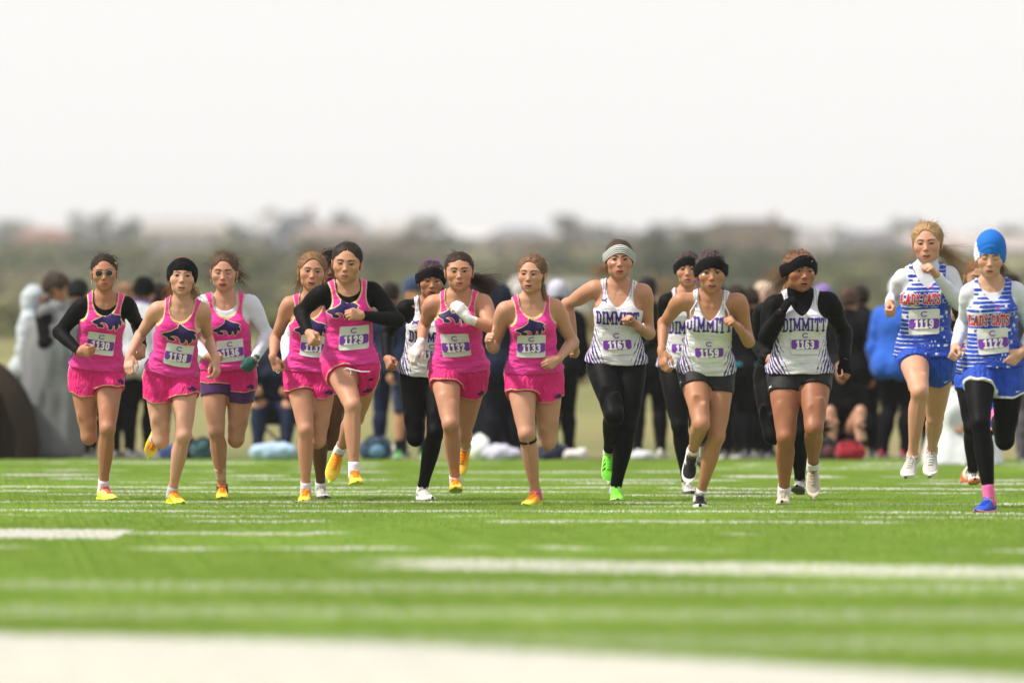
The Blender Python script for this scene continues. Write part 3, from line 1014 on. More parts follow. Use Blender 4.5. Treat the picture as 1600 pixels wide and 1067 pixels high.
def blue_singlet():
    if 'bs' in _MC: return _MC['bs']
    m = Mat('blue_white_mesh_fabric', (.62, .63, .69), .6, .25)
    u, v, f = m.attr('tuv', 3)
    e = m.attr('edge')
    # rows of rounded dashes that thicken from white on one side to blue on the other
    row = (v * 42.0)
    ri = row.floor()
    fr = row.frac() - .5
    n = m.noise(m.vec(u * 19.0 + ri * 3.7, ri * 7.3, 0.0), 1.0, 1)
    g = (u * 2.6 + v * -1.3 + n * 1.9 - .52)
    dash = (g - (fr.abs() * 1.3 - .35).max(0.) * 2.5)
    m.mix(dash.ramp(-.03, .03), BLUE)
    u2 = m.noise(m.vec(u * 30.0 + ri * 5.1, ri * 3.3 + 40.0, 0.0), 1.0, 1)
    m.mix((u2 - .60 - (fr.abs() * .7 - .16).max(0.) * 1.5).ramp(-.015, .015) * (u > .0) * (v < .10), (.64, .65, .70))
    m.mix((f * -1.0 + .012).ramp(-.002, .002) * (u > .07) * (v < .10), BLUE)
    m.bump(m.noise(m.vec(u * 14.0, v * 34.0, f * 20.0), 1.0, 3) * .9 + m.noise(m.attr_vec('tuv'), 500, 1) * .1, .85, .026)
    m.p.inputs["Sheen Weight"].default_value = .1
    _MC['bs'] = m.done(); return _MC['bs']
def shorts_mat(kind):
    if ('sh', kind) in _MC: return _MC[('sh', kind)]
    c = {'pink': (.62, .011, .165), 'blue': (.010, .062, .46), 'bluewhite': (.010, .055, .40), 'black': (.004, .004, .005), 'purple': (.055, .012, .085)}[kind]
    m = Mat(kind + '_shorts_fabric', c, .6 if kind != 'black' else .55, .3)
    u, v, f = m.attr('tuv', 3)
    e = m.attr('edge')
    n = m.noise(m.attr_vec('tuv'), 18, 3)
    m.mix((n - .5).max(0.) * .5, tuple(min(1, x * 1.25 + .01) for x in c))
    m.mix((.5 - n).max(0.) * .6, tuple(x * .7 for x in c))
    au = u.abs()
    if kind == 'pink':
        m.mix((f - .004).ramp(.001, -.001) * (au > .12) * (f > -.09), NAVY)
        m.mix((f - .010).abs().ramp(.0055, .0045) * (au > .12), GOLD)
        m.mix(e.ramp(.0072, .0064) * e.ramp(.0012, .0020), GOLD)
    elif kind == 'bluewhite':
        m.mix(e.ramp(.015, .013), (.66, .67, .73))
        m.mix((f - .02).abs().ramp(.013, .012) * (u < -.11), (.72, .73, .78))
    m.bump(m.noise(m.vec(u * 55.0, v * 9.0, f * 40.0), 1.0, 3) * (1.0 if kind != 'black' else .15) + m.noise(m.attr_vec('tuv'), 500, 1) * .06, .9, .028)
    _MC[('sh', kind)] = m.done(); return _MC[('sh', kind)]
def shoe_mats(st):
    if ('shoe', st) in _MC: return _MC[('shoe', st)]
    up, toe, sole, lace = {
        'spike': ((.80, .33, .012), (.83, .55, .06), (.62, .68, .05), (.85, .30, .02)),
        'spikepink': ((.75, .62, .10), (.84, .60, .10), (.62, .70, .05), (.70, .03, .22)),
        'lime': ((.24, .88, .05), (.20, .82, .05), (.55, .75, .35), (.30, .95, .10)),
        'black': ((.012, .012, .013), (.014, .014, .016), (.72, .72, .71), (.02, .02, .02)),
        'cream': ((.50, .43, .36), (.52, .45, .38), (.60, .54, .46), (.50, .43, .36)),
        'grey': ((.42, .41, .40), (.46, .45, .43), (.60, .58, .54), (.68, .67, .65)),
        'white': ((.62, .60, .57), (.66, .64, .61), (.70, .69, .67), (.74, .73, .70)),
        'greysole': ((.40, .39, .38), (.44, .43, .42), (.06, .065, .06), (.6, .6, .58)),
        'orange': ((.68, .66, .62), (.70, .66, .60), (.62, .16, .06), (.08, .08, .08)),
        'blue': ((.01, .06, .48), (.012, .07, .50), (.72, .26, .22), (.02, .10, .60)),
        'dull': ((.10, .10, .11), (.12, .12, .13), (.5, .5, .5), (.3, .3, .3)),
        'green': ((.10, .42, .12), (.12, .45, .14), (.5, .6, .45), (.1, .3, .1)),
        'redshoe': ((.35, .03, .07), (.35, .03, .07), (.5, .45, .45), (.3, .05, .06)),
    }[st]
    m = Mat('shoe_upper_' + st, up, .6, .3)
    x, y, z = m.xyz(m.pos())
    m.mix(y.ramp(.06, .15), toe)
    if st.startswith('spike'):
        m.mix((z * -1.0 + y * -.2).ramp(.035, .055) * (y < .05), (.45, .72, .04))
    if st == 'lime':
        yy = (y + z * .7 - .030) * 48.0
        m.mix((yy.frac() - .5).abs().ramp(.24, .22) * (yy > 0.0) * (yy < 3.0) * (x.abs() > .021) * (z < -.010), (.015, .02, .02))
    if st == 'black':
        m.mix(((z + .045 - y * .25).abs().ramp(.006, .005)) * (x.abs() > .028) * (y > .02) * (y < .08), (.45, .45, .45))
    m.vary(60, .3, 3)
    m.bump(m.noise(None, 260, 2), .35, .003)
    r = (m.done(), plain('shoe_sole_' + st, sole, .6, .3, .25, 40), plain('shoe_lace_' + st, lace, .8, .1, .1), plain('spike_stud', (.7, .7, .68), .4, .5))
    _MC[('shoe', st)] = r
    return r

# ------------------------------------------------------------------ people: shoes
SY = np.array([-.064, -.056, -.040, -.01, .03, .07, .11, .145, .168, .182, .190], np.float32)
SW = np.array([.010, .022, .029, .031, .033, .0385, .0425, .039, .030, .019, .006], np.float32)
STOP = np.array([-.010, .006, .014, .006, .000, -.016, -.034, -.045, -.052, -.058, -.064], np.float32)
SBOT = np.array([-.066, -.074, -.078, -.078, -.077, -.078, -.078, -.074, -.070, -.067, -.065], np.float32)
_SHOE = {}
def shoe_mesh(style):
    if style in _SHOE: return _SHOE[style]
    chunky = style in ('black', 'cream', 'grey', 'white', 'greysole', 'orange', 'dull', 'green', 'redshoe')
    sh = .024 if chunky else .012
    pr = Prims()
    def up(X, Y, Z):
        w, t, b = (np.interp(Y, SY, a).astype(np.float32) for a in (SW, STOP, SBOT))
        zc, H = (t + b) / 2, (t - b) / 2
        narrow = w * (1 - .25 * np.clip((Z - zc) / np.maximum(H, .004), 0, 1) ** 2)
        rho = ((np.abs(X) / narrow) ** 2.6 + (np.abs(Z - zc) / np.maximum(H, .004)) ** 2.6) ** np.float32(1 / 2.6)
        d = (rho - 1) * np.minimum(w, H)
        return np.maximum(d, np.maximum(-.066 - Y, Y - .191))
    pr.raw((-.05, -.07, -.085), (.05, .195, .03), up, .001)
    pr.rcone((0, -.004, -.01), (0, -.012, .06), .0285, .030, k=.008, op='s')
    V, Q = mesh_field(pr, .0045, lo=(-.055, -.08, -.09), hi=(.055, .205, .04), smooth=1)
    m = shoe_mats(style)
    upper = make_mesh('shoe', V, Q, m[:1])
    ps = Prims()
    def so(X, Y, Z):
        w, b = np.interp(Y, SY, SW + .0035).astype(np.float32), np.interp(Y, SY, SBOT).astype(np.float32)
        hgt = sh + np.interp(Y, [-.06, .0, .1, .19], [.006, .002, .0, -.004]).astype(np.float32)
        lo, hi = b - .002, b + hgt
        zc, H = (lo + hi) / 2, (hi - lo) / 2
        qx, qz = np.abs(X) - w + .005, np.abs(Z - zc) - H + .005
        return np.hypot(np.maximum(qx, 0), np.maximum(qz, 0)) + np.minimum(np.maximum(qx, qz), 0) - .005
    ps.raw((-.05, -.07, -.09), (.05, .195, -.03), so, .001)
    V, Q = mesh_field(ps, .0045, lo=(-.06, -.08, -.095), hi=(.06, .205, -.03), smooth=1)
    sp = Soup()
    sp.add(V, Q.tolist(), 0)
    if style.startswith('spike'):
        for x, y in ((-.022, .10), (.022, .105), (-.018, .145), (.016, .15), (0, .125), (-.026, .125), (.028, .13)):
            z = float(np.interp(y, SY, SBOT)) - .002
            sp.tube([(x, y, z + .002), (x, y, z - .0035)], [.0032, .0022], 6, 1)
    else:
        for i in range(7):
            y = -.045 + i * .025
            z = float(np.interp(y, SY, SBOT)) - .0025
            w = float(np.interp(y, SY, SW)) * .85
            sp.box((-w, y - .006, z - .002), (w, y + .006, z + .002), None, 2)
    Vs = np.concatenate(sp.v)
    sole = make_mesh('sole', Vs, sp.f, (m[1], m[3], plain('tread_rubber', (.16, .16, .14), .8, .1, .2)), True, sp.m)
    lc = Soup()
    for i in range(5):
        y = .035 + i * .017
        z = float(np.interp(y, SY, STOP))
        for sg in (-1, 1):
            lc.tube([(sg * .017, y, z - .003), (0, y + .005, z + .0045), (-sg * .016, y + .012, z - .004)], .0022, 5)
    for sg in (-1, 1):
        a = np.linspace(0, 2 * math.pi, 11)
        lc.tube(np.stack([sg * (.004 + .017 * (1 - np.cos(a)) * .75), .032 + .012 * np.sin(a), .008 + .006 * np.sin(a * .5) - .006 * (1 - np.cos(a)) * .5], 1), .0020, 5)
        lc.tube([(0, .032, .008), (sg * .016, .046, .006), (sg * .027, .060, -.014)], .0020, 5)
    lace = make_mesh('laces', np.concatenate(lc.v), lc.f, (m[2],), True)
    _SHOE[style] = (upper, sole, lace)
    return _SHOE[style]
def put_shoe(s, body, q, style, flat, roll=0.0):
    an, to = s.ank[q], s.toe[q]
    t = nrm(to - an)
    shank = nrm(s.knee[q] - an)
    lat = np.cross(t, shank)
    if np.linalg.norm(lat) < .15: lat = np.cross(t, [0, 0, 1])
    lat = nrm(lat)
    if flat:
        f = nrm([t[0], t[1], 0]); lat = nrm(np.cross(f, [0, 0, 1])); up = np.array([0, 0, 1.0])
    else:
        a = math.radians(21)
        u0 = np.cross(lat, t)
        f = nrm(t * math.cos(a) + u0 * math.sin(a)); up = np.cross(lat, f)
    up_m, sole_m, lace_m = shoe_mesh(style)
    M = Matrix([[lat[i], f[i], up[i], an[i] - s.root[i]] for i in range(3)] + [[0, 0, 0, 1]])
    k = s.k * 1.0
    o = add_obj('shoe', up_m, body)
    o.matrix_local = M @ Matrix.Scale(k, 4)
    add_obj('sole', sole_m, o); add_obj('laces', lace_m, o)
    return o

# ------------------------------------------------------------------ people: bands round a limb
def limb_band(s, q, bone, t0, t1, off, rings=6, sides=20, th=.003):
    bl = s.k * (1 + (s.b - 1) * .9)
    front, pf = chest_front(s), pelvis_front(s)
    if bone == 'shank':
        a, b, T, R_, O = s.knee[q], s.ank[q], SH_T, SH_R, SH_O
        fr = fwd_of(s.hip[q], a, b, pf); dv = nrm(fr - nrm(b - a) * (fr @ nrm(b - a)))
    elif bone == 'forearm':
        a, b, T, R_, O = s.elb[q], s.wri[q], FA_T, FA_R, (0,) * 6
        dv = np.cross(nrm(b - a), [0, 0, 1.0]); dv = nrm(dv) if np.linalg.norm(dv) > .1 else np.array([1.0, 0, 0])
        bl = s.k * (1 + (s.b - 1) * 1.1)
    ax = nrm(b - a)
    lt = np.cross(ax, dv)
    V, F = [], []
    tt = list(np.linspace(t0, t1, rings))
    prof = [(t, off) for t in tt] + [(tt[-1], off - th), (tt[0], off - th)]
    for t, o in prof:
        r = np.interp(t, T, R_) * bl + o
        c = a + (b - a) * t + dv * np.interp(t, T, O) * bl
        for j in range(sides):
            w = 2 * math.pi * j / sides
            V.append(c + r * (math.cos(w) * dv + math.sin(w) * lt))
    n = len(prof)
    for i in range(n):
        for j in range(sides):
            i2, j2 = (i + 1) % n, (j + 1) % sides
            F.append((i * sides + j, i * sides + j2, i2 * sides + j2, i2 * sides + j))
    return np.array(V), F

# ------------------------------------------------------------------ people: hair and headwear
def hair_cap(s, H):
    hs, R = s.hs, s.HR
    w = H.get('w', 1.0)
    vol = H.get('vol', 0.0)
    pr = Prims()
    P = lambda x, y, z: s.hc + R @ (np.array([x, y, z]) * hs)
    pr.ell(P(0, -.016, .033), R, np.array([.0805 * w + vol, .1030 + vol, .0860 + vol]) * hs)
    pr.ell(P(0, -.045, -.01), R, np.array([.068 * w + vol, .066 + vol, .070]) * hs, k=.03)
    for c, r in H.get('lumps', ()):
        pr.ell(P(*c), R, np.array(r) * hs, k=.012)
    hl = H.get('line', 0.0)
    if H.get('part'):
        pr.ell(P(H['part'], .045, .105), R, np.array([.0022, .075, .040]) * hs, k=.003, op='s')
    pr.ell(P(0, .115, -.0605 + hl), R, np.array([.063 * w, .095, .120]) * hs, k=.010, op='s')
    for g in (-1, 1):
        pr.ell(P(g * .088 * w, .020, -.034), R, np.array([.034, .046, .050]) * hs, k=.006, op='s')
    sd = float(RNG.random() * 20)
    rough = H.get('rough', .0022)
    def post(F, X, Y, Z):
        dx, dy, dz = X - np.float32(s.hc[0]), Y - np.float32(s.hc[1]), Z - np.float32(s.hc[2])
        x, y, z = ((dx * np.float32(R[0, i]) + dy * np.float32(R[1, i]) + dz * np.float32(R[2, i])) / np.float32(hs) for i in range(3))
        F = np.maximum(F, -.058 - z - y * .15)
        m = np.abs(F) < .02
        a = np.broadcast_to(x, F.shape)[m]; b = np.broadcast_to(y, F.shape)[m]; c = np.broadcast_to(z, F.shape)[m]
        F[m] += (vnoise(a * 130 + sd, b * 16, c * 110) * rough + vnoise(a * 30 + sd, b * 12 + 3, c * 30) * rough * .8).astype(np.float32)
        return F
    return mesh_field(pr, .0034, post)
def band_shell(s, off, z0, z1, tilt, vol=0.0, w=1.0, top=0.0, left=0.0, arc=5.5):
    hs, R = s.hs, s.HR
    pr = Prims()
    P = lambda x, y, z: s.hc + R @ (np.array([x, y, z]) * hs)
    pr.ell(P(0, -.018, .031 + top * .5), R, np.array([.0815 * w + off, .1030 + off, .0860 + off + top * .6]) * hs)
    pr.ell(P(0, -.018, .000), R, np.array([.0795 * w + off, .0965 + off, .070 + off]) * hs, k=.02)
    def post(F, X, Y, Z):
        dx, dy, dz = X - np.float32(s.hc[0]), Y - np.float32(s.hc[1]), Z - np.float32(s.hc[2])
        x, y, z = ((dx * np.float32(R[0, i]) + dy * np.float32(R[1, i]) + dz * np.float32(R[2, i])) / np.float32(hs) for i in range(3))
        zt = z - tilt * (y - .09) + left * x
        zt = zt + np.minimum(np.abs(x), .08) ** 2 * arc
        F = np.maximum(F, np.maximum(z0 - zt, zt - z1) * hs)
        m = np.abs(F) < .02
        a = np.broadcast_to(x, F.shape)[m]; c = np.broadcast_to(zt, F.shape)[m]; b = np.broadcast_to(y, F.shape)[m]
        F[m] += (vnoise(a * 18, b * 18, c * 70) * .0016).astype(np.float32)
        return F
    return mesh_field(pr, .0034, post)
def strands(s, root, dirs, n, length, spread, r=.0011, wave=.02, droop=.0, sides=4, seg=9, jit=.012, seed=1, curl=0.0):
    """bundle of hair locks leaving head point root along world direction dirs"""
    g = np.random.default_rng(seed)
    sp = Soup()
    d = nrm(dirs)
    a1 = nrm(np.cross(d, [0.1, .3, 1.0])); a2 = np.cross(d, a1)
    for i in range(n):
        L = length * g.uniform(.6, 1.08)
        o = np.asarray(root) + g.normal(0, jit, 3)
        p1, p2 = g.normal(0, 1, 2)
        ph, fq = g.uniform(0, 6.28), g.uniform(2.5, 5)
        ts = np.linspace(0, 1, seg)
        sprd = spread * (ts ** 1.2)[:, None] * (a1 * p1 + a2 * p2) * .5
        wv = (wave * np.sin(ts * fq + ph) * ts)[:, None] * a1 + (wave * .7 * np.cos(ts * fq * .8 + ph) * ts)[:, None] * a2
        pts = o + d * (L * ts)[:, None] + sprd * L * 2 + wv + np.array([0, 0, -1.0]) * (droop * ts ** 2)[:, None]
        if curl:
            pts = pts + curl * np.stack([np.sin(ts * 14 + ph), np.cos(ts * 14 + ph), np.sin(ts * 12 + ph * 2)], 1) * ts[:, None]
        sp.tube(pts, r * g.uniform(.6, 1.25) * (1 - .75 * ts), sides)
    return sp
def combed(s, H, seed, n, band):
    """locks lying on the scalp, combed from the hairline to the back"""
    g = np.random.default_rng(seed + 50)
    sp = Soup()
    vol, w, hl = H.get('vol', 0.0), H.get('w', 1.0), H.get('line', 0.0)
    r3 = np.array([.0805 * w + vol, .1030 + vol, .0860 + vol])
    tie = nrm(np.array([0, -.9, .12]))
    k = 0
    while k < n:
        a = g.uniform(-1, 1); e = g.uniform(-.35, 1.2)
        d0 = nrm([math.sin(a * 1.75) * math.cos(e), math.cos(a * 1.75) * math.cos(e), math.sin(e)])
        p = r3 * d0 + [0, -.016, .033]
        q = (p - [0, .115, -.0605 + hl]) / [.063 * w, .095, .120]
        q2 = (p - [math.copysign(.088 * w, p[0]), .020, -.034]) / [.034, .046, .050]
        if (q @ q) < 1.03 or (q2 @ q2) < 1 or p[2] < -.05: continue
        if band and p[2] < .075: continue
        k += 1
        frac = g.uniform(.25, .6)
        tg = nrm(tie + [math.copysign(.18, d0[0]) * g.uniform(0, 1), 0, g.uniform(-.25, .25)])
        ts = np.linspace(0, frac, 7)
        lift = g.uniform(-.0006, .0026) * (1 + 40 * H.get('vol', 0))
        pts = []
        for t in ts:
            dd = nrm(d0 * (1 - t) + tg * t)
            pts.append(head_pt(s, (r3 + lift * math.sin(math.pi * t / frac)) * dd + [0, -.016, .033]))
        sp.tube(pts, g.uniform(.0010, .0021) * np.array([.35, .8, 1, 1, 1, .8, .3]), 4, cap=False)
    return sp
def flyaways(s, n, seed, length=.05, r=.0010, front=True):
    g = np.random.default_rng(seed)
    sp = Soup()
    for i in range(int(n * 1.6)):
        a = g.uniform(-1.9, 1.9); e = g.uniform(.0, 1.35)
        nrmv = np.array([math.sin(a) * math.cos(e), -math.cos(a) * math.cos(e) * (.6), math.sin(e)])
        p = np.array([.080, .100, .086]) * nrmv + [0, -.02, .033]
        side = g.normal(0, 1, 3)
        dv = nrm(nrmv * .55 + side * .5 + np.array([0, -.4, 0]))
        L = length * g.uniform(.4, 1.3)
        ts = np.linspace(0, 1, 6)
        pts = p + dv * (L * ts)[:, None] + np.array([0, -.3, -.5]) * (L * .6 * ts ** 2)[:, None] + nrm(np.cross(dv, nrmv)) * (.25 * L * np.sin(ts * 3 + i))[:, None]
        sp.tube(np.array([head_pt(s, q) for q in pts]), r * (1 - .6 * ts), 3)
    return sp

# ------------------------------------------------------------------ people: putting a figure together
def multi_mesh(pr, h, boxes):
    lo, hi = pr.bounds()
    F, lo = eval_grid(pr, lo, hi, h)
    V, Q = surface_nets(F, lo, h)
    C = V[Q].mean(1)
    keep = np.ones(len(Q), bool)
    for blo, bhi, _ in boxes:
        keep &= ~((C > blo + h * .8) & (C < bhi - h * .8)).all(1)
    Vs, Qs, n = [V], [Q[keep]], len(V)
    for i, (blo, bhi, hf) in enumerate(boxes):
        F, l2 = eval_grid(pr, np.asarray(blo) - 2 * hf, np.asarray(bhi) + 2 * hf, hf)
        v, q = surface_nets(F, l2, hf)
        if not len(q): continue
        c = v[q].mean(1)
        k = ((c > blo) & (c < bhi)).all(1)
        for j in range(i):
            k &= ~((c > boxes[j][0]) & (c < boxes[j][1])).all(1)
        Vs.append(v); Qs.append(q[k] + n); n += len(v)
    V, Q = np.concatenate(Vs), np.concatenate(Qs)
    used = np.unique(Q)
    mp = np.full(len(V), -1, int); mp[used] = np.arange(len(used))
    return V[used], mp[Q]
def tuv_attr(s, V):
    t, u, f = torso_uv(s, V[:, 0].astype(np.float32), V[:, 1].astype(np.float32), V[:, 2].astype(np.float32))
    return np.stack([u / s.k, (t - .7) * s.L / s.k, f / s.k], 1)
def print_at(s, px, py, f=.10):
    t, u = .5, 0.0
    for _ in range(12):
        p = torso_pt(s, t, u, f * s.k)
        qx, qy = 800 + p[0] * FPX / p[1], HOR - (p[2] - CAMH) * FPX / p[1]
        u += (px - qx) * p[1] / FPX * .9
        t -= (py - qy) * p[1] / FPX / s.L * .9
    return t, u
def add_part(name, V, Q, mats, body, s, attrs=None, smooth=True, mat_idx=None):
    return add_obj(name, make_mesh(name, np.asarray(V) - s.root, Q, mats, smooth, mat_idx, attrs), body)

SINGLET = {'pink': dict(nu=.078, nt=.20, nc=1.05, au=.098, at=.195, ac=.90, v=0), 'white': dict(nu=.074, nt=.26, nc=1.06, au=.112, at=.20, ac=.92, v=.5), 'blue': dict(nu=.080, nt=.24, nc=1.06, au=.095, at=.19, ac=.90, v=.7)}
def singlet_edges(s, cfg, t, u, f):
    k = s.k * (1 + (s.b - 1) * .6)
    au = np.abs(u) / k
    back = sstep(-.01, -.04, f)
    nt = cfg['nt'] * (1 - .45 * back)
    q = np.sqrt((au / cfg['nu']) ** 2 + (np.minimum(t - cfg['nc'], 0) / nt) ** 2)
    if cfg['v']:
        q = q * (1 - cfg['v'] * .5) + cfg['v'] * .5 * (au / cfg['nu'] + np.abs(np.minimum(t - cfg['nc'], 0)) / nt)
    e1 = (q - 1) * .068
    e2 = (np.sqrt(((au - .205) / cfg['au']) ** 2 + ((t - cfg['ac']) / np.where(t > cfg['ac'], .34, cfg['at'])) ** 2) - 1) * .095
    e2 = np.where(au > .205, np.where(t > cfg['ac'] - cfg['at'], -.05, e2), e2)
    return e1, e2
def build_singlet(s, kind, off, hem, body, seed):
    cfg = SINGLET[kind]
    pr = Prims()
    add_body(pr, s, ('torso', 'bust', 'seat', 'yoke'), off=off, flare=.045, tmin=-.2)
    # cloth hangs from the chest instead of following the waist
    Rm = np.stack([s.Xp, pelvis_front(s), s.Ah], 1)
    pr.ell(torso_pt(s, .42, 0, .006), Rm, np.array([.128 * s.k * s.b + off, .086 * s.k * s.b + off, .17]), k=.03)
    def post(F, X, Y, Z):
        t, u, f = torso_uv(s, X, Y, Z)
        t, u, f = (np.broadcast_to(a, F.shape) for a in (t, u, f))
        m = np.abs(F) < .03
        tt, uu, ff = t[m], u[m], f[m]
        amp = (.0085 * sstep(.78, .30, tt) + .0022)
        w = vnoise(uu * 9 + seed, tt * 15 + ff * 5, ff * 9) * .6 + vnoise(uu * 16 + tt * 6 + seed, tt * 30, ff * 12) * .4
        F[m] += (w * amp).astype(np.float32)
        e1, e2 = singlet_edges(s, cfg, tt, uu, ff)
        wob = vnoise(uu * 14 + seed, ff * 14, 3.3) * .012
        c = np.maximum(np.maximum(-e1, -e2), (hem + wob - tt) * s.L)
        g = np.full(F.shape, -.05, np.float32); g[m] = c
        far = ~m
        c2 = np.maximum((hem - t[far]) * s.L, 0)
        F[far] = np.maximum(F[far], c2)
        return np.maximum(F, g)
    V, Q = mesh_field(pr, .0062, post, smooth=1)
    tuv = tuv_attr(s, V)
    t, u, f = torso_uv(s, *(V[:, i].astype(np.float32) for i in range(3)))
    e1, e2 = singlet_edges(s, cfg, t, u, f)
    m = {'pink': pink_singlet, 'white': white_singlet, 'blue': blue_singlet}[kind]()
    o = add_part('singlet', V, Q, (m,), body, s, {'tuv': tuv, 'edge': np.minimum(e1, e2)})
    return o, V, Q

def build_shorts(s, mat, off, hem, body, seed, flare=.014, top=.13, notch=.10, wr=.008, name='shorts', topoff=None):
    pr = Prims()
    bl = s.k * (1 + (s.b - 1) * .9)
    add_body(pr, s, ('torso', 'seat'), off=off * .75, tmin=-.24)
    pf = pelvis_front(s)
    for q in 'ab':
        h, kn, an = s.hip[q], s.knee[q], s.ank[q]
        fr = fwd_of(h, kn, an, pf)
        ts = np.array((0, .2, .4, .6))
        pr.limb(h, h + (kn - h) * .6, ts / .6, np.interp(ts, TH_T, TH_R) * bl + off + flare * ts / .4, np.interp(ts, TH_T, TH_O) * bl, fr, k=.03)
    def edge(X, Y, Z):
        t, u, f = torso_uv(s, X, Y, Z)
        e = None
        outs = []
        for q, sg in (('a', -1), ('b', 1)):
            h, kn = s.hip[q], s.knee[q]
            ab = kn - h
            L = np.linalg.norm(ab)
            sl = ((X - np.float32(h[0])) * np.float32(ab[0]) + (Y - np.float32(h[1])) * np.float32(ab[1]) + (Z - np.float32(h[2])) * np.float32(ab[2])) / np.float32(L * L)
            lat = ((X - np.float32(h[0])) * np.float32(s.Xp[0]) + (Y - np.float32(h[1])) * np.float32(s.Xp[1]) + (Z - np.float32(h[2])) * np.float32(s.Xp[2])) * sg
            outs.append((hem - notch * sstep(.02, .10, lat) - sl) * L)
        ua, ub = outs
        # each point belongs to the leg whose axis is nearer
        da = dist_axis(X, Y, Z, s.hip['a'], s.knee['a']); db = dist_axis(X, Y, Z, s.hip['b'], s.knee['b'])
        return np.where(da < db, ua, ub), t, u, f
    def post(F, X, Y, Z):
        e, t, u, f = edge(X, Y, Z)
        t, u, f = (np.broadcast_to(a, F.shape) for a in (t, u, f))
        m = np.abs(F) < .03
        if wr:
            w = vnoise(u[m] * 34 + seed, t[m] * 6, f[m] * 34) * .6 + vnoise(u[m] * 15 + seed, t[m] * 14, f[m] * 15) * .6
            F[m] += (w * wr).astype(np.float32)
        tt = top + vnoise(u * 10, f * 10, seed) * .006
        return np.maximum(np.maximum(F, -e), (t - tt) * s.L)
    V, Q = mesh_field(pr, .0064, post, smooth=1)
    e, t, u, f = edge(*(V[:, i].astype(np.float32) for i in range(3)))
    o = add_part(name, V, Q, (mat,), body, s, {'tuv': tuv_attr(s, V), 'edge': e})
    return o, V, Q
def dist_axis(X, Y, Z, a, b):
    ab = b - a
    L2 = float(ab @ ab)
    dx, dy, dz = X - np.float32(a[0]), Y - np.float32(a[1]), Z - np.float32(a[2])
    t = np.clip((dx * np.float32(ab[0]) + dy * np.float32(ab[1]) + dz * np.float32(ab[2])) / np.float32(L2), 0, 1)
    return np.sqrt((dx - t * np.float32(ab[0])) ** 2 + (dy - t * np.float32(ab[1])) ** 2 + (dz - t * np.float32(ab[2])) ** 2)

def build_tights(s, mat, body, off=.0065, name='leggings', end=.95):
    pr = Prims()
    add_body(pr, s, ('torso', 'seat', 'legs'), off=off, leg_t=end)
    def post(F, X, Y, Z):
        t, u, f = torso_uv(s, X, Y, Z)
        return np.maximum(F, (t - .2) * s.L)
    V, Q = mesh_field(pr, .0075, post, smooth=1)
    return add_part(name, V, Q, (mat,), body, s, {'tuv': tuv_attr(s, V)})
def build_sleeves(s, mat, body, off, collar, seed, arm_t=.97, loose=.003, name='long_sleeve_shirt', arms='ab', hem=.3, h=.0068, wr=.004, legs=False):
    pr = Prims()
    add_body(pr, s, ('torso', 'bust', 'yoke', 'arms'), off=off, arm_t=arm_t, loose=loose, arms=arms, tmin=-.1)
    if collar == 'turtle':
        nb = s.N - s.Ah * .02
        nt = head_pt(s, (0, -.020, -.085))
        pr.rcone(nb, nb + (nt - nb) * .9, .062 * s.k * s.b, .058 * s.k * (1 + (s.b - 1) * .5), k=.02)
    cr = {'crew': (.072, .125), 'turtle': (.0, .0), 'low': (.085, .16)}[collar]
    def post(F, X, Y, Z):
        t, u, f = torso_uv(s, X, Y, Z)
        t, u, f = (np.broadcast_to(a, F.shape) for a in (t, u, f))
        m = np.abs(F) < .03
        x, y, z = (np.broadcast_to(a, F.shape)[m] for a in (X, Y, Z))
        w = vnoise(x * 22 + seed, y * 22, z * 30) * .6 + vnoise(x * 55 + seed, y * 55, z * 65) * .3
        F[m] += (w * wr).astype(np.float32)
        if cr[0]:
            q = np.sqrt((u / (cr[0] * s.k)) ** 2 + (np.minimum(t - 1.05, 0) / cr[1]) ** 2)
            F = np.maximum(F, -(q - 1) * .06)
        near = (np.abs(u) < .17 * s.k * s.b) & (t < hem + .1)
        F = np.where(near, np.maximum(F, (hem - t) * s.L), F)
        return F
    V, Q = mesh_field(pr, h, post, smooth=1)
    return add_part(name, V, Q, (mat,), body, s)
def build_glove(s, q, pose, hint, mat, body, cuff=.06, tip=True, off=.0028, name='glove'):
    pr = Prims()
    add_hand(pr, s, q, pose, hint, off)
    w = s.wri[q]; e = s.elb[q]
    dr = nrm(w - e)
    pr.rcone(w - dr * cuff, w, .0245 * s.k + off + .002, .0235 * s.k + off, k=.01)
    z = nrm(s.hand[q] - w)
    post = None
    if not tip:
        def post(F, X, Y, Z):
            d = (X - np.float32(w[0])) * np.float32(z[0]) + (Y - np.float32(w[1])) * np.float32(z[1]) + (Z - np.float32(w[2])) * np.float32(z[2])
            return np.maximum(F, d - .105 * s.k)
    V, Q = mesh_field(pr, .0045, post)
    return add_part(name, V, Q, (mat,), body, s)

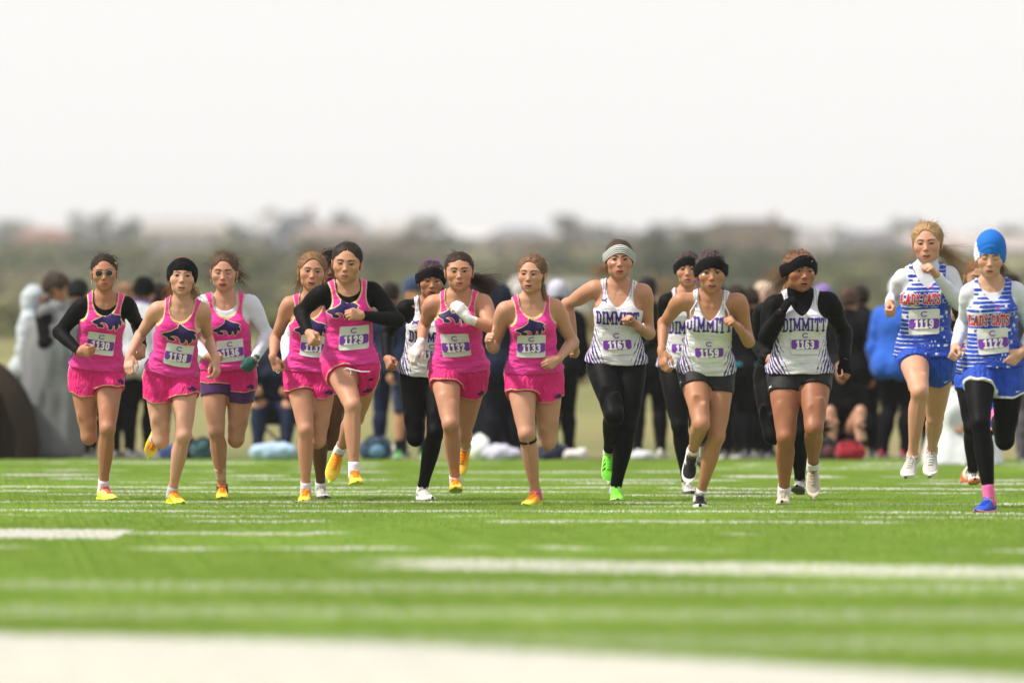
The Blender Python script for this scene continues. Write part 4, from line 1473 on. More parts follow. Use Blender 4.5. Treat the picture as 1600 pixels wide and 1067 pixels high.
BIBW, BIBH = .180, .148
def build_bib(s, num, px, py, bvh, body, seed, size=1.0, rot=0.0, mark=True):
    t0, u0 = print_at(s, px, py, .115)
    size = size * s.k
    V2, F = shape2d(('bib',), rect_sdf(BIBW, BIBH, .006), -.1, .1, -.08, .08, .0105)
    A = drape(s, bvh, V2 * size, t0, u0, .0, rot)
    g = np.random.default_rng(seed)
    O = torso_pt(s, t0, u0, 0)
    w = .5
    X = s.Xp * .5 + s.Xc * .5
    X = nrm(X - s.Ah * (X @ s.Ah)); N = np.cross(X, s.Ah)
    dep = (A - O) @ N
    x, y = V2[:, 0], V2[:, 1]
    B = np.stack([np.ones_like(x), x, y, x * x, x * y, y * y], 1)
    cf = np.linalg.lstsq(B, dep, rcond=None)[0]
    fit = B @ cf
    cr = vnoise(x * 22 + seed, y * 26, 1.7) * .0030 + vnoise(x * 50 + seed, y * 50, 5.1) * .0010
    edge = np.maximum(np.abs(x) / (BIBW / 2), np.abs(y) / (BIBH / 2))
    tgt = np.maximum(fit + .004 + cr + .0016 * sstep(.7, 1.05, edge) * g.uniform(-.3, 1), dep + .0018)
    A = A + N[None] * (tgt - dep)[:, None]
    paper = plain('bib_paper', (.60, .605, .60), .55, .3, .12, 30, .15)
    bib = add_part('race_bib', A, F, (paper,), body, s)
    VB = V2.copy()
    def lay(Q2, off):
        """print that follows the paper: local linear fit through the nearest paper points"""
        out = np.zeros((len(Q2), 3))
        for i, q in enumerate(Q2):
            d = VB - q
            k = np.argpartition((d * d).sum(1), 7)[:7]
            sol = np.linalg.lstsq(np.stack([np.ones(7), d[k, 0], d[k, 1]], 1), A[k], rcond=None)[0]
            out[i] = sol[0] + N * off
        return out
    V2, F = shape2d(('bibband',), rect_sdf(BIBW - .004, .058, .001), -.1, .1, -.04, .04, .0105)
    add_part('number_band', lay(V2 + [0, -.012], .0036), F, (plain('bib_purple', (.165, .035, .36), .55, .3, .1),), bib, s)
    V2, F = text2d(num, .060, .088, .02)
    add_part('bib_number', lay(V2 * [1.02, 1.0] + [0, -.012], .0058), F, (plain('bib_white_ink', (.70, .71, .70), .55, .3, .05),), bib, s)
    if mark:
        V2, F = logo2d('C', .040)
        add_part('bib_mark', lay(V2 + [0, .046], .0032), F, (plain('bib_purple', (.165, .035, .36)),), bib, s)
        sp = [(x0, -.061, x1) for x0, x1 in ((-.02, .05),)]
        V2, F = shape2d(('fine',), rect_sdf(.09, .0035, .001), -.05, .05, -.004, .004, .008)
        add_part('fine_print', lay(V2 + [.01, -.060], .0032), F, (plain('bib_grey_ink', (.38, .39, .40)),), bib, s)
    return bib

RUNNERS_GROUP = 'runners racing across the turf'
def build_person(R):
    s = skeleton(R)
    if R.get('gnd'):
        q = R['gnd']
        s.ank[q] = np.array([s.ank[q][0], s.ank[q][1], .080 * s.k + .004])
    F = dict(R.get('face', {})); F['skin'] = R['skin']
    F['w'] = F.get('w', 1.0) * 1.07
    seed = R['seed']
    s.hs *= 1.045
    pr = Prims()
    add_body(pr, s, ('torso', 'bust', 'seat', 'yoke', 'arms', 'legs', 'feet', 'neck'), tmin=-.22)
    boxes = []
    hints = {}
    for q in 'ab':
        pose = R['hands']['ab'.index(q)]
        hints[q] = R.get('th' + q, (0, -.35, 1.0))
        n0 = len(pr.l)
        add_hand(pr, s, q, pose, hints[q])
        lo = np.min([p[0] for p in pr.l[n0:]], 0) - .004; hi = np.max([p[1] for p in pr.l[n0:]], 0) + .004
        boxes.append((lo, hi, .0046))
    add_head(pr, s, F)
    hl, hh = np.array([-.10, -.135, -.128]) * s.hs, np.array([.10, .125, .125]) * s.hs
    cor = np.array([[(hl, hh)[(i >> a) & 1][a] for a in range(3)] for i in range(8)])
    cw = s.hc + cor @ s.HR.T
    boxes.insert(0, (cw.min(0), cw.max(0), .0029))
    V, Q = multi_mesh(pr, .0085, boxes)
    hp = head_coords(s, V)
    d = np.linalg.norm(hp, axis=1)
    hp[d > .3] = 9.0
    body = add_obj('person', make_mesh('person', V - s.root, Q, (skin_mat(F),), True, None, {'hp': hp}), None, tuple(s.root))
    set_props(body, R['label'], 'runner', RUNNERS_GROUP)
    s.body = body
    # ---- shoes and socks
    for q in 'ab':
        put_shoe(s, body, q, R['shoe'], R.get('gnd') == q)
        if R.get('sock'):
            v, f = limb_band(s, q, 'shank', R.get('sock_t', .86), 1.10, .0055)
            o = add_part('sock', v, f, (cloth_mat('sock_knit', R['sock'], .9),), body, s)
    # ---- clothes
    if R.get('under'):
        c, collar = R['under'][:2]
        build_sleeves(s, cloth_mat('sleeve_fabric', c, .6), body, .0048, collar, seed, **(R['under'][2] if len(R['under']) > 2 else {}))
    off = .0135 if R.get('under') else .0095
    tights = cloth_mat('legging_fabric', (.0042, .0042, .005), .55, spec=.06)
    if R.get('leggings'):
        build_tights(s, tights, body, end=R.get('leg_end', .95))
    kind, hem = R['bottom']
    if kind in ('pink', 'blue', 'bluewhite'):
        so, SV, SQ = build_shorts(s, shorts_mat(kind), .0125, hem, body, seed, notch=R.get('notch', .10), flare=.010 if kind == 'pink' else .006)
        sb = bvh_of(SV, SQ)
        pfr = pelvis_front(s)
        q = R.get('logo_leg', 'b')
        sg = 1 if q == 'b' else -1
        C = s.hip[q] + (s.knee[q] - s.hip[q]) * (hem - .12) + s.Xp * sg * .030 * s.k
        dn = nrm(s.hip[q] - s.knee[q])
        Nn = nrm(pfr * .9 + s.Xp * sg * .25); Nn = nrm(Nn - dn * (Nn @ dn)); Xx = np.cross(dn, Nn)
        if kind == 'pink':
            V2, Fc = wolf2d(.058, .02)
            add_part('wolf_emblem', stick(sb, C, Xx, dn, Nn, V2, .0015), Fc, (plain('emblem_navy', NAVY, .6, .3, .1),), so, s)
        else:
            V2, Fc = logo2d('swoosh', .042)
            add_part('tick_logo', stick(sb, C, Xx, dn, Nn, V2, .0015), Fc, (plain('logo_white', (.72, .73, .76)),), so, s)
        if R.get('inner'):
            build_shorts(s, cloth_mat('inner_short_fabric', R['inner'][0], .55), .010, R['inner'][1], body, seed, flare=.0, notch=.03, wr=.001, top=-.06, name='inner_shorts')
    elif kind == 'black':
        so, SV, SQ = build_shorts(s, shorts_mat('black'), .0095, hem, body, seed, flare=.001, notch=.02, wr=.0008)
        sb = bvh_of(SV, SQ)
        C = s.hip['a'] + (s.knee['a'] - s.hip['a']) * (hem - .09) - s.Xp * .06 * s.k
        dn = nrm(s.hip['a'] - s.knee['a'])
        Nn = nrm(pelvis_front(s) - s.Xp * .7); Nn = nrm(Nn - dn * (Nn @ dn)); Xx = np.cross(dn, Nn)
        V2, Fc = logo2d('cross', .026)
        add_part('arc_logo', stick(sb, C, Xx, dn, Nn, V2, .0015), Fc, (plain('logo_white', (.72, .73, .76)),), so, s)
    bvh = None
    if R.get('top'):
        so, V, Q = build_singlet(s, R['top'], off, R.get('hem', .10), body, seed)
        bvh = bvh_of(V, Q)
        if R.get('wolf'):
            px, py, w = R['wolf']
            t0, u0 = print_at(s, px, py - 5)
            wd = w * s.d / FPX
            V2, Fc = wolf2d(wd, .022)
            add_part('wolf_outline', drape(s, bvh, V2, t0, u0, .0012), Fc, (plain('emblem_gold', (.62, .52, .24), .6, .3, .1),), so, s)
            V2, Fc = wolf2d(wd, 0)
            add_part('wolf_emblem', drape(s, bvh, V2, t0, u0, .0028), Fc, (plain('emblem_navy', NAVY, .6, .3, .1),), so, s)
        if R.get('word'):
            txt, px, py, hgt, arch = R['word']
            t0, u0 = print_at(s, px, py)
            if txt.startswith('DIM'):
                V2, Fc = text2d(txt, hgt, .078, .03, arch)
                V2 = V2 * [.66, 1.0]
                add_part('team_name', drape(s, bvh, V2, t0, u0, .0016), Fc, (plain('print_purple', (.050, .018, .21), .6, .3, .1),), so, s)
            else:
                V2, Fc = text2d(txt, hgt, .085, .02, arch, .055)
                V2 = V2 * [.66, 1.0]
                add_part('lettering_outline', drape(s, bvh, V2, t0, u0, .0014), Fc, (plain('print_white', (.74, .74, .77), .6, .3, .1),), so, s)
                V2, Fc = text2d(txt, hgt, .085, .02, arch)
                V2 = V2 * [.66, 1.0]
                add_part('team_name', drape(s, bvh, V2, t0, u0, .0032), Fc, (plain('print_red', (.52, .018, .05), .6, .3, .1),), so, s)
        if R.get('logo'):
            kind_, px, py, wd = R['logo']
            t0, u0 = print_at(s, px, py)
            V2, Fc = logo2d(kind_, wd)
            add_part('small_logo', drape(s, bvh, V2, t0, u0, .0026), Fc, (plain('print_red2', (.62, .02, .06)) if kind_ == 'swoosh' else plain('print_purple', (.050, .018, .21)),), so, s)
        if R.get('bib'):
            build_bib(s, R['bib'][0], R['bib'][1], R['bib'][2], bvh, body, seed, rot=math.radians(R['bib'][3]) if len(R['bib']) > 3 else 0.0)
    # ---- gloves
    for q, (c, tip, cuff) in R.get('gloves', {}).items():
        g = build_glove(s, q, R['hands']['ab'.index(q)], hints[q], cloth_mat('glove_knit', c, .85), body, cuff, tip)
    # ---- hair and headwear
    H = R.get('hair')
    hw = F.get('w', 1.0)
    if H:
        hm = hair_mat(H['c'])
        v, q_ = hair_cap(s, dict(H, w=hw, line=H.get('line', 0) - .035 if R.get('band') else H.get('line', 0) + .030))
        cap = add_part('hair', v, q_, (hm,), body, s)
        ov = combed(s, dict(H, w=hw, line=.030), seed, 300 if not R.get('band') else 90, R.get('band'))
        ov.build('combed_hair', (hm,), cap, True, s.root)
        if H.get('fly'):
            fl = flyaways(s, H['fly'], seed, H.get('flylen', .05))
            fl.build('loose_hairs', (hm,), cap, True, s.root)
        for i, tl in enumerate(H.get('tails', ())):
            st = strands(s, head_pt(s, tl['at']), tl['dir'], int(tl.get('n', 70) * 2.2), tl['len'], tl.get('spread', .22), tl.get('r', .0016) * .72, tl.get('wave', .02), tl.get('droop', .05), seed=seed + i, jit=tl.get('jit', .012), curl=tl.get('curl', 0.0))
            st.build('ponytail', (hair_mat(tl['c']) if 'c' in tl else hm,), cap, True, s.root)
        if H.get('braid'):
            p0, p1 = head_pt(s, H['braid'][0]), head_pt(s, H['braid'][1])
            sp = Soup()
            for ph in (0, 2.094, 4.189):
                a = np.linspace(0, 1, 26)
                x = np.stack([p0 + (p1 - p0) * w_ + s.HR[:, 0] * (.009 * math.sin(w_ * 22 + ph)) + s.HR[:, 1] * (.006 * math.cos(w_ * 22 + ph)) for w_ in a])
                sp.tube(x, .0085 * (1 - .4 * a), 6)
            sp.build('braid', (hm,), cap, True, s.root)
        for p, c in H.get('clips', ()):
            sp = Soup()
            for k2 in (-1, 1):
                a = np.linspace(0, 2 * math.pi, 9)
                sp.tube(np.array([head_pt(s, (p[0] + k2 * (.006 - .006 * math.cos(w_)), p[1] + .004 * math.sin(w_), p[2] + .008 * math.sin(w_))) for w_ in a]), .003, 5)
            sp.build('hair_tie', (plain('tie_' + str(c), c, .5),), cap, True, s.root)
    B = R.get('band')
    if B:
        v, q_ = band_shell(s, B.get('off', .0098) + (H or {}).get('vol', 0), B['z0'], B['z1'], B.get('tilt', .2), w=hw, top=B.get('top', 0.0), left=B.get('left', 0.0), arc=B.get('arc', 5.5))
        hp = head_coords(s, v)
        bm = B['mat']() if callable(B['mat']) else cloth_mat('headband_fabric', B['mat'], .7)
        bo = add_part(B.get('name', 'headband'), v, q_, (bm,), body, s, {'hp': hp})
        if B.get('logo'):
            bb = bvh_of(v, q_)
            C = head_pt(s, B['logo'][0]); Nn = nrm(s.HR @ np.array(B['logo'][1])); Y = nrm(s.HR[:, 2] - Nn * (Nn @ s.HR[:, 2])); X = np.cross(Y, Nn)
            V2, Fc = logo2d('swoosh', B['logo'][2])
            add_part('tick_logo', stick(bb, C, X, Y, Nn, V2, .0012), Fc, (plain('logo_white', (.72, .73, .76)),), bo, s)
    for ex in R.get('extra', ()):
        ex(s, body, bvh)
    return s

# ------------------------------------------------------------------ people: small extras
def ex_sunglasses(s, body, bvh):
    sp, ln = Soup(), Soup()
    for g in (-1, 1):
        a = np.linspace(0, 2 * math.pi, 21)
        ring = np.array([head_pt(s, (g * .0325 + .0225 * math.cos(w), .0965 - .012 * abs(math.cos(w) * .0205 + .0325) * 2, -.001 + .0205 * math.sin(w))) for w in a])
        sp.tube(ring, .0012, 6)
        c = ring[:-1].mean(0)
        n = len(ring) - 1
        ln.add(np.concatenate([ring[:-1], [c + s.HR[:, 1] * .002]]), [(i, (i + 1) % n, n) for i in range(n)])
        sp.tube(np.array([head_pt(s, p) for p in ((g * .053, .092, .006), (g * .072, .075, .006), (g * .078, .01, .004))]), .0018, 6)
    sp.tube(np.array([head_pt(s, p) for p in ((-.0125, .097, .006), (0, .0995, .0085), (.0125, .097, .006))]), .0018, 6)
    o = sp.build('sunglasses', (plain('glasses_frame', (.42, .35, .27), .25, .6, .05),), body, True, s.root)
    ln.build('lens', (plain('dark_lens', (.008, .008, .009), .12, .6, 0),), o, True, s.root)
def ex_earrings(r):
    def f(s, body, bvh):
        for g in (-1, 1):
            sp = Soup()
            a = np.linspace(0, 2 * math.pi, 15)
            sp.tube(np.array([head_pt(s, (g * .079 + .004 * g, -.002 + r * .5 * math.cos(w), -.046 - r + r * math.sin(w))) for w in a]), .0014, 5)
            sp.build('earring', (plain('earring_metal', (.65, .62, .55), .25, .8, 0),), body, True, s.root)
    return f
def ex_necklace(s, body, bvh):
    sp = Soup()
    front = chest_front(s)
    pts = []
    for a in np.linspace(-1, 1, 15):
        pts.append(s.N + s.Xc * (.055 * math.sin(a * 1.5)) + front * (.055 * math.cos(a * 1.5) + .008) + s.Ah * (.03 * abs(a) ** 1.5 - .012))
    sp.tube(pts, .0014, 5)
    p = pts[7]
    sp.tube([p, p - s.Ah * .028 + front * .004], .0016, 5)
    sp.tube([p - s.Ah * .014 - s.Xc * .007 + front * .003, p - s.Ah * .014 + s.Xc * .007 + front * .003], .0016, 5)
    sp.build('necklace', (plain('silver_chain', (.62, .60, .56), .3, .8, 0),), body, True, s.root)
def ex_watch(q, strap, face=(.30, .30, .32)):
    def f(s, body, bvh):
        v, fc = limb_band(s, q, 'forearm', .88, .98, .003)
        o = add_part('watch', v, fc, (plain('strap_' + str(strap), strap, .5),), body, s)
        c = s.elb[q] + (s.wri[q] - s.elb[q]) * .93
        ax = nrm(s.wri[q] - s.elb[q])
        out = np.array([.25, -1.0, .3]); out = nrm(out - ax * (out @ ax))
        lt = np.cross(ax, out)
        sp = Soup()
        for r0, z0, m in ((.0175, .034, 0), (.0145, .0350, 1)):
            n = 18
            ring = [c + out * (.024 * s.k) + (lt * math.cos(a) + ax * math.sin(a)) * r0 for a in np.linspace(0, 2 * math.pi, n, endpoint=False)]
            top = [p + out * (z0 - .024) for p in ring]
            sp.add(ring + top, [tuple(range(2 * n - 1, n - 1, -1))[::-1]] + [(i, (i + 1) % n, n + (i + 1) % n, n + i) for i in range(n)], m)
        sp.build('watch_case', (plain('watch_metal', (.55, .55, .56), .3, .7, 0), plain('watch_face', face, .2, .5, 0)), o, False, s.root)
    return f
def ex_kneestrap(s, body, bvh):
    v, f = limb_band(s, 'a', 'shank', .095, .135, .008, rings=3)
    add_part('knee_strap', v, f, (cloth_mat('strap_fabric', (.012, .012, .014)),), body, s)
def ex_tape(s, body, bvh):
    v, f = limb_band(s, 'a', 'shank', .66, .86, .0012, rings=8)
    add_part('ankle_tape', v, f, (plain('skin_tape', (.50, .36, .28), .7, .2, .35, 120),), body, s)
def ex_drawstring(s, body, bvh):
    sp = Soup()
    f = .134
    pt = lambda x, z, o=0: torso_pt(s, .04 + z / s.L, x, (f + o) * s.k)
    a = np.linspace(0, 2 * math.pi, 17)
    sp.tube([pt(.0, .0), pt(.004, -.03, .022), pt(.012, -.065, .030), pt(.022, -.10, .028)], .0034, 6)
    sp.tube([pt(.0, .0), pt(.03, -.005, .010), pt(.07, -.014, .014), pt(.11, -.020, .02), pt(.165, -.018, .02)], .0034, 6)
    sp.tube([pt(.03 + .024 * math.cos(w) - .01, -.022 + .022 * math.sin(w), .024) for w in a], .0034, 6)
    sp.build('drawstring', (plain('white_cord', (.68, .68, .74), .8, .2, .05),), body, True, s.root)
def ex_straps(s, body, bvh):
    sp = Soup()
    fr = chest_front(s)
    for g in (-1, 1):
        sp.tube([torso_pt(s, .80, g * .115 * s.k, .075), torso_pt(s, .90, g * .118 * s.k, .060), s.sho['b' if g > 0 else 'a'] * .45 + s.N * .55 + s.Ah * .018 + fr * .045, s.sho['b' if g > 0 else 'a'] * .45 + s.N * .55 + s.Ah * .035 + fr * .0], .0045, 6)
    sp.build('bra_strap', (plain('white_strap', (.70, .70, .72), .7, .2, .05),), body, True, s.root)
def ex_wristband(q, c, t0=.9, t1=.93):
    def f(s, body, bvh):
        v, fc = limb_band(s, q, 'forearm', t0, t1, .002, rings=2)
        add_part('bracelet', v, fc, (plain('band_' + str(c), c, .5),), body, s)
    return f
def ex_ring(q):
    def f(s, body, bvh):
        z = nrm(s.hand[q] - s.wri[q])
        c = s.wri[q] + z * .098 * s.k + np.array([0, -.012, .0])
        sp = Soup()
        a = np.linspace(0, 2 * math.pi, 11)
        sp.tube([c + np.array([.009 * math.cos(w), .0, .009 * math.sin(w)]) for w in a], .002, 5)
        sp.build('ring', (plain('silver_ring', (.7, .7, .68), .2, .9, 0),), body, True, s.root)
    return f
def stripes_mat():
    m = Mat('striped_band_fabric', (.62, .64, .63), .7, .2)
    x, y, z = m.attr('hp', 3)
    w = (z - .2 * (y - .09) + x * x * 5.5) * 85.0
    m.mix((w.frac() - .5).abs().ramp(.20, .26), (.02, .022, .024))
    return m.done()
def beanie_mat():
    m = Mat('blue_knit_beanie', (.006, .115, .46), .75, .2)
    x, y, z = m.attr('hp', 3)
    r = (z * 85.0)
    ri = r.floor()
    n = m.noise(m.vec(ri * 3.3, y * 30.0, ri * .7), 1.0, 1)
    m.mix((n * .05 - .088 - x - (r.frac() - .5).abs() * .02 - (z - .03) * .30).ramp(-.002, .002) * (x < -.03), (.62, .66, .72))
    m.bump(m.noise(m.vec(x * 60.0, y * 60.0, z * 200.0), 1.0, 2), .3, .005)
    return m.done()

# ------------------------------------------------------------------ the field
def gz(x, y):
    """slight unevenness of the turf"""
    return (vnoise(np.asarray(x) * .55, np.asarray(y) * .22, 4.2) * .0065 + vnoise(np.asarray(x) * 1.7, np.asarray(y) * .6, 9.1) * .003)
TURF_END = 78.4
def grid_mesh(name, xs, ys, zf, mats):
    X, Y = np.meshgrid(xs, ys, indexing='ij')
    Z = zf(X, Y)
    n, m = X.shape
    idx = np.arange(n * m).reshape(n, m)
    Q = np.stack([idx[:-1, :-1], idx[1:, :-1], idx[1:, 1:], idx[:-1, 1:]], -1).reshape(-1, 4)
    return make_mesh(name, np.stack([X, Y, Z], -1).reshape(-1, 3), Q, mats, True)

SLOPE = -.165
# rows of the painted lines as seen half way across the picture: (row, width in metres, strength)
LINES = [(727, 0.63, 0), (733, 0.39, 0), (739.5, 0.58, 0), (746.5, 0.73, 0), (752, 0.44, 0), (757, 0.44, 0), (764.5, 0.44, 1), (771, 0.36, 1), (776, 0.24, 0), (788, 0.29, 1), (794, 0.12, 0), (802, 0.30, 1), (810, 0.17, 0), (818, 0.27, 0), (837, 0.35, 0), (861, 0.41, 0), (887, 2.10, 2), (921, 1.36, 3), (962, 1.28, 3), (1006, 0.96, 3)]
def turf_material(blade):
    m = Mat('turf_blade_fibre' if blade else 'turf_backing', (.365, .510, .110), .6, .2)
    x, y, z = m.xyz(m.pos(False))
    pv = m.vec(x, y, 0.0)
    if not blade:
        m.mix(.86, (.030, .040, .018))
    if blade:
        g = m.nt.nodes.new("ShaderNodeNewGeometry")
        rnd = E(m.nt, g.outputs["Random Per Island"])
        m.mix(rnd * .8, (.235, .41, .055))
        m.mix((rnd * 7.31).frac() * .35, (.48, .56, .14))
    n = m.noise(m.vec(x * .5, y * .16, 0.0), 1.0, 3)
    m.mix(n.ramp(.40, .70) * .5, (.42, .57, .15))
    n = m.noise(m.vec(x * 6.0, y * 1.6, 0.0), 1.0, 3)
    m.mix(n.ramp(.62, .35) * .35, (.20, .36, .03))
    q = y - x * SLOPE + (m.noise(m.vec(x * .35, y * .1, 0.0), 1.0, 1) - .5) * .25 + (m.noise(m.vec(x * 40.0, y * 40.0, 0.0), 1.0, 1) - .5) * .035
    tot = None
    for r, w, st in LINES:
        k = (q - ground_y(r)).abs() < w / 2
        if st == 1:
            k = k * m.noise(m.vec(x * 1.1 + r * 7.7, y * .1, 0.0), 1.0, 3).ramp(.36, .50)
        elif st == 0:
            k = k * m.noise(m.vec(x * .85 + r * 3.1, y * .1, 0.0), 1.0, 2).ramp(.47, .56)
        elif st == 2:
            k = ((q + x * .5 - ground_y(r) + .1).abs() < w / 2) * (x + .55).ramp(-.3, .3) * m.noise(m.vec(x * 40.0, y * 40.0, 2.0), 1.0, 0).ramp(.36, .46)
        else:
            k = k * m.noise(m.vec(x * 60.0, y * 60.0, r * 1.0), 1.0, 0).ramp(.55, .61)
        tot = k if tot is None else tot.max(k)
    # hash mark at the left and the broad boundary band that runs across the near corner
    ya = ground_y(838)
    k = ((q - ya + .1).abs() < 1.15) * (x + 2.0 < 0.0) * m.noise(m.vec(x * 30.0, y * 30.0, 0.0), 1.0, 0).ramp(.30, .36)
    tot = tot.max(k)
    e = y - (x * -1.361 + 26.05) + x * x * .1925
    tot = tot.max((e < 0.0) * (e > -9.0))
    m.mix(tot if blade else tot * .5, (.79, .78, .755))
    if blade:
        tr = m.nt.nodes.new("ShaderNodeBsdfTranslucent")
        m.nt.links.new(m.c, tr.inputs[0])
        mx = m.nt.nodes.new("ShaderNodeMixShader"); mx.inputs[0].default_value = .45
        out = m.nt.nodes["Material Output"]
        m.done()
        m.nt.links.new(m.p.outputs[0], mx.inputs[1]); m.nt.links.new(tr.outputs[0], mx.inputs[2])
        m.nt.links.new(mx.outputs[0], out.inputs[0])
        return m.m
    return m.done()
turf_mat, blade_mat = turf_material(False), turf_material(True)
o = add_obj('turf_ground', grid_mesh('turf_ground', np.concatenate([np.linspace(-70, -9, 20), np.linspace(-8, 8, 54), np.linspace(9, 70, 20)]), np.concatenate([np.linspace(-20, 18, 8), np.linspace(20, TURF_END, 150)]), lambda x, y: gz(x, y) * (np.abs(x) < 8.5), (turf_mat,)))
set_props(o, 'flat bright green artificial turf field crossed by faded white lines', kind='structure')

# blades: one object whose points carry small tufted tiles
TILE = .5
pts = []
for yy in np.arange(22.5, TURF_END - .3, TILE):
    hw = .0625 * yy + .5
    for xx in np.arange(-hw, hw + TILE, TILE):
        pts.append((xx, yy, 0.0))
pts = np.array(pts)
pts[:, 2] = gz(pts[:, 0], pts[:, 1]) - .001
me = bpy.data.meshes.new('turf_grass')
me.vertices.add(len(pts)); me.vertices.foreach_set("co", pts.astype(np.float32).ravel())
me.update()
grass = add_obj('turf_grass', me)
set_props(grass, 'short green turf fibres, white where the painted lines run', kind='stuff')
ng = bpy.data.node_groups.new('turf_tufts', 'GeometryNodeTree')
ng.interface.new_socket("Geometry", in_out='INPUT', socket_type='NodeSocketGeometry')
ng.interface.new_socket("Geometry", in_out='OUTPUT', socket_type='NodeSocketGeometry')
N_ = lambda t: ng.nodes.new(t)
gi, go = N_("NodeGroupInput"), N_("NodeGroupOutput")
gr = N_("GeometryNodeMeshGrid"); gr.inputs[0].default_value = TILE * 1.06; gr.inputs[1].default_value = TILE * 1.06; gr.inputs[2].default_value = 2; gr.inputs[3].default_value = 2
dp = N_("GeometryNodeDistributePointsOnFaces"); dp.inputs["Density"].default_value = 3000.0; dp.inputs["Seed"].default_value = 3
cn = N_("GeometryNodeMeshCone"); cn.fill_type = 'NONE'
cn.inputs["Vertices"].default_value = 3; cn.inputs["Radius Top"].default_value = .0006; cn.inputs["Radius Bottom"].default_value = .0021; cn.inputs["Depth"].default_value = .019
ip = N_("GeometryNodeInstanceOnPoints")
rv = N_("FunctionNodeRandomValue"); rv.data_type = 'FLOAT_VECTOR'
rv.inputs[0].default_value = (-.55, -.55, 0); rv.inputs[1].default_value = (.55, .55, 6.28)
rs = N_("FunctionNodeRandomValue"); rs.data_type = 'FLOAT'
rs.inputs[2].default_value = .6; rs.inputs[3].default_value = 1.25; rs.inputs["Seed"].default_value = 5
rl = N_("GeometryNodeRealizeInstances")
sm = N_("GeometryNodeSetMaterial"); sm.inputs["Material"].default_value = blade_mat
ip2 = N_("GeometryNodeInstanceOnPoints")
ri = N_("FunctionNodeRandomValue"); ri.data_type = 'INT'; ri.inputs[4].default_value = 0; ri.inputs[5].default_value = 3; ri.inputs["Seed"].default_value = 9
mu = N_("ShaderNodeMath"); mu.operation = 'MULTIPLY'; mu.inputs[1].default_value = math.pi / 2
cx = N_("ShaderNodeCombineXYZ")
L_ = ng.links.new
L_(gr.outputs[0], dp.inputs[0]); L_(dp.outputs[0], ip.inputs["Points"]); L_(cn.outputs[0], ip.inputs["Instance"])
L_(rv.outputs[0], ip.inputs["Rotation"]); L_(rs.outputs[1], ip.inputs["Scale"])
L_(ip.outputs[0], rl.inputs[0]); L_(rl.outputs[0], sm.inputs[0])
L_(gi.outputs[0], ip2.inputs["Points"]); L_(sm.outputs[0], ip2.inputs["Instance"])
L_(ri.outputs[2], mu.inputs[0]); L_(mu.outputs[0], cx.inputs[2]); L_(cx.outputs[0], ip2.inputs["Rotation"])
L_(ip2.outputs[0], go.inputs[0])
grass.modifiers.new('tufts', 'NODES').node_group = ng

# ------------------------------------------------------------------ the land beyond
HD = np.array([60, 78, 84, 100, 150, 300, 500, 800, 1050, 1400, 1800, 2600, 4200])
HZ = np.array([-.35, -.03, .0, .05, .75, 2.1, 4.4, 9.6, 14.6, 20.0, 24.0, 27.0, 27.0])
def land(x, y):
    base = np.interp(y, HD, HZ)
    a = np.clip((y - 90) / 300, 0, 1)
    return base + a * (vnoise(np.asarray(x) * .012, np.asarray(y) * .006, 2.2) * 1.1 + vnoise(np.asarray(x) * .05, np.asarray(y) * .02, 7.2) * .3) * np.clip(y / 700, .25, .8) * np.clip(1.6 - y / 900, 0.12, 1)
m = Mat('dry_hill_grass', (.185, .180, .078), .9, .05)
x, y, z = m.xyz(m.pos(False))
n = m.noise(m.vec(x * .06, y * .02, 0.0), 1.0, 4)
m.mix(n.ramp(.42, .62) * .8, (.105, .125, .048))
n = m.noise(m.vec(x * .35, y * .08, 3.0), 1.0, 4)
m.mix(n.ramp(.48, .66) * .6, (.205, .160, .085))
m.mix(n.ramp(.44, .30) * .5, (.085, .085, .042))
m.vary(6.0, .3, 3, m.vec(x, y, z))
ys = np.concatenate([np.linspace(TURF_END - 6, 160, 40), np.geomspace(168, 4000, 60)])
xs = np.linspace(-1, 1, 120)
Y, X = np.meshgrid(ys, xs, indexing='ij')
X = X * (70 + Y * .35)
Z = land(X, Y)
Z[Y < TURF_END] -= .02
idx = np.arange(Y.size).reshape(Y.shape)
Qg = np.stack([idx[:-1, :-1], idx[:-1, 1:], idx[1:, 1:], idx[1:, :-1]], -1).reshape(-1, 4)
o = add_obj('hills', make_mesh('hills', np.stack([X, Y, Z], -1).reshape(-1, 3), Qg, (m.done(),), True))
set_props(o, 'olive and tan grass slope rising behind the field', kind='structure')

def spot(px, d):
    x = (px - 800.0) * d / FPX
    return np.array([x, d, float(land(x, d))])
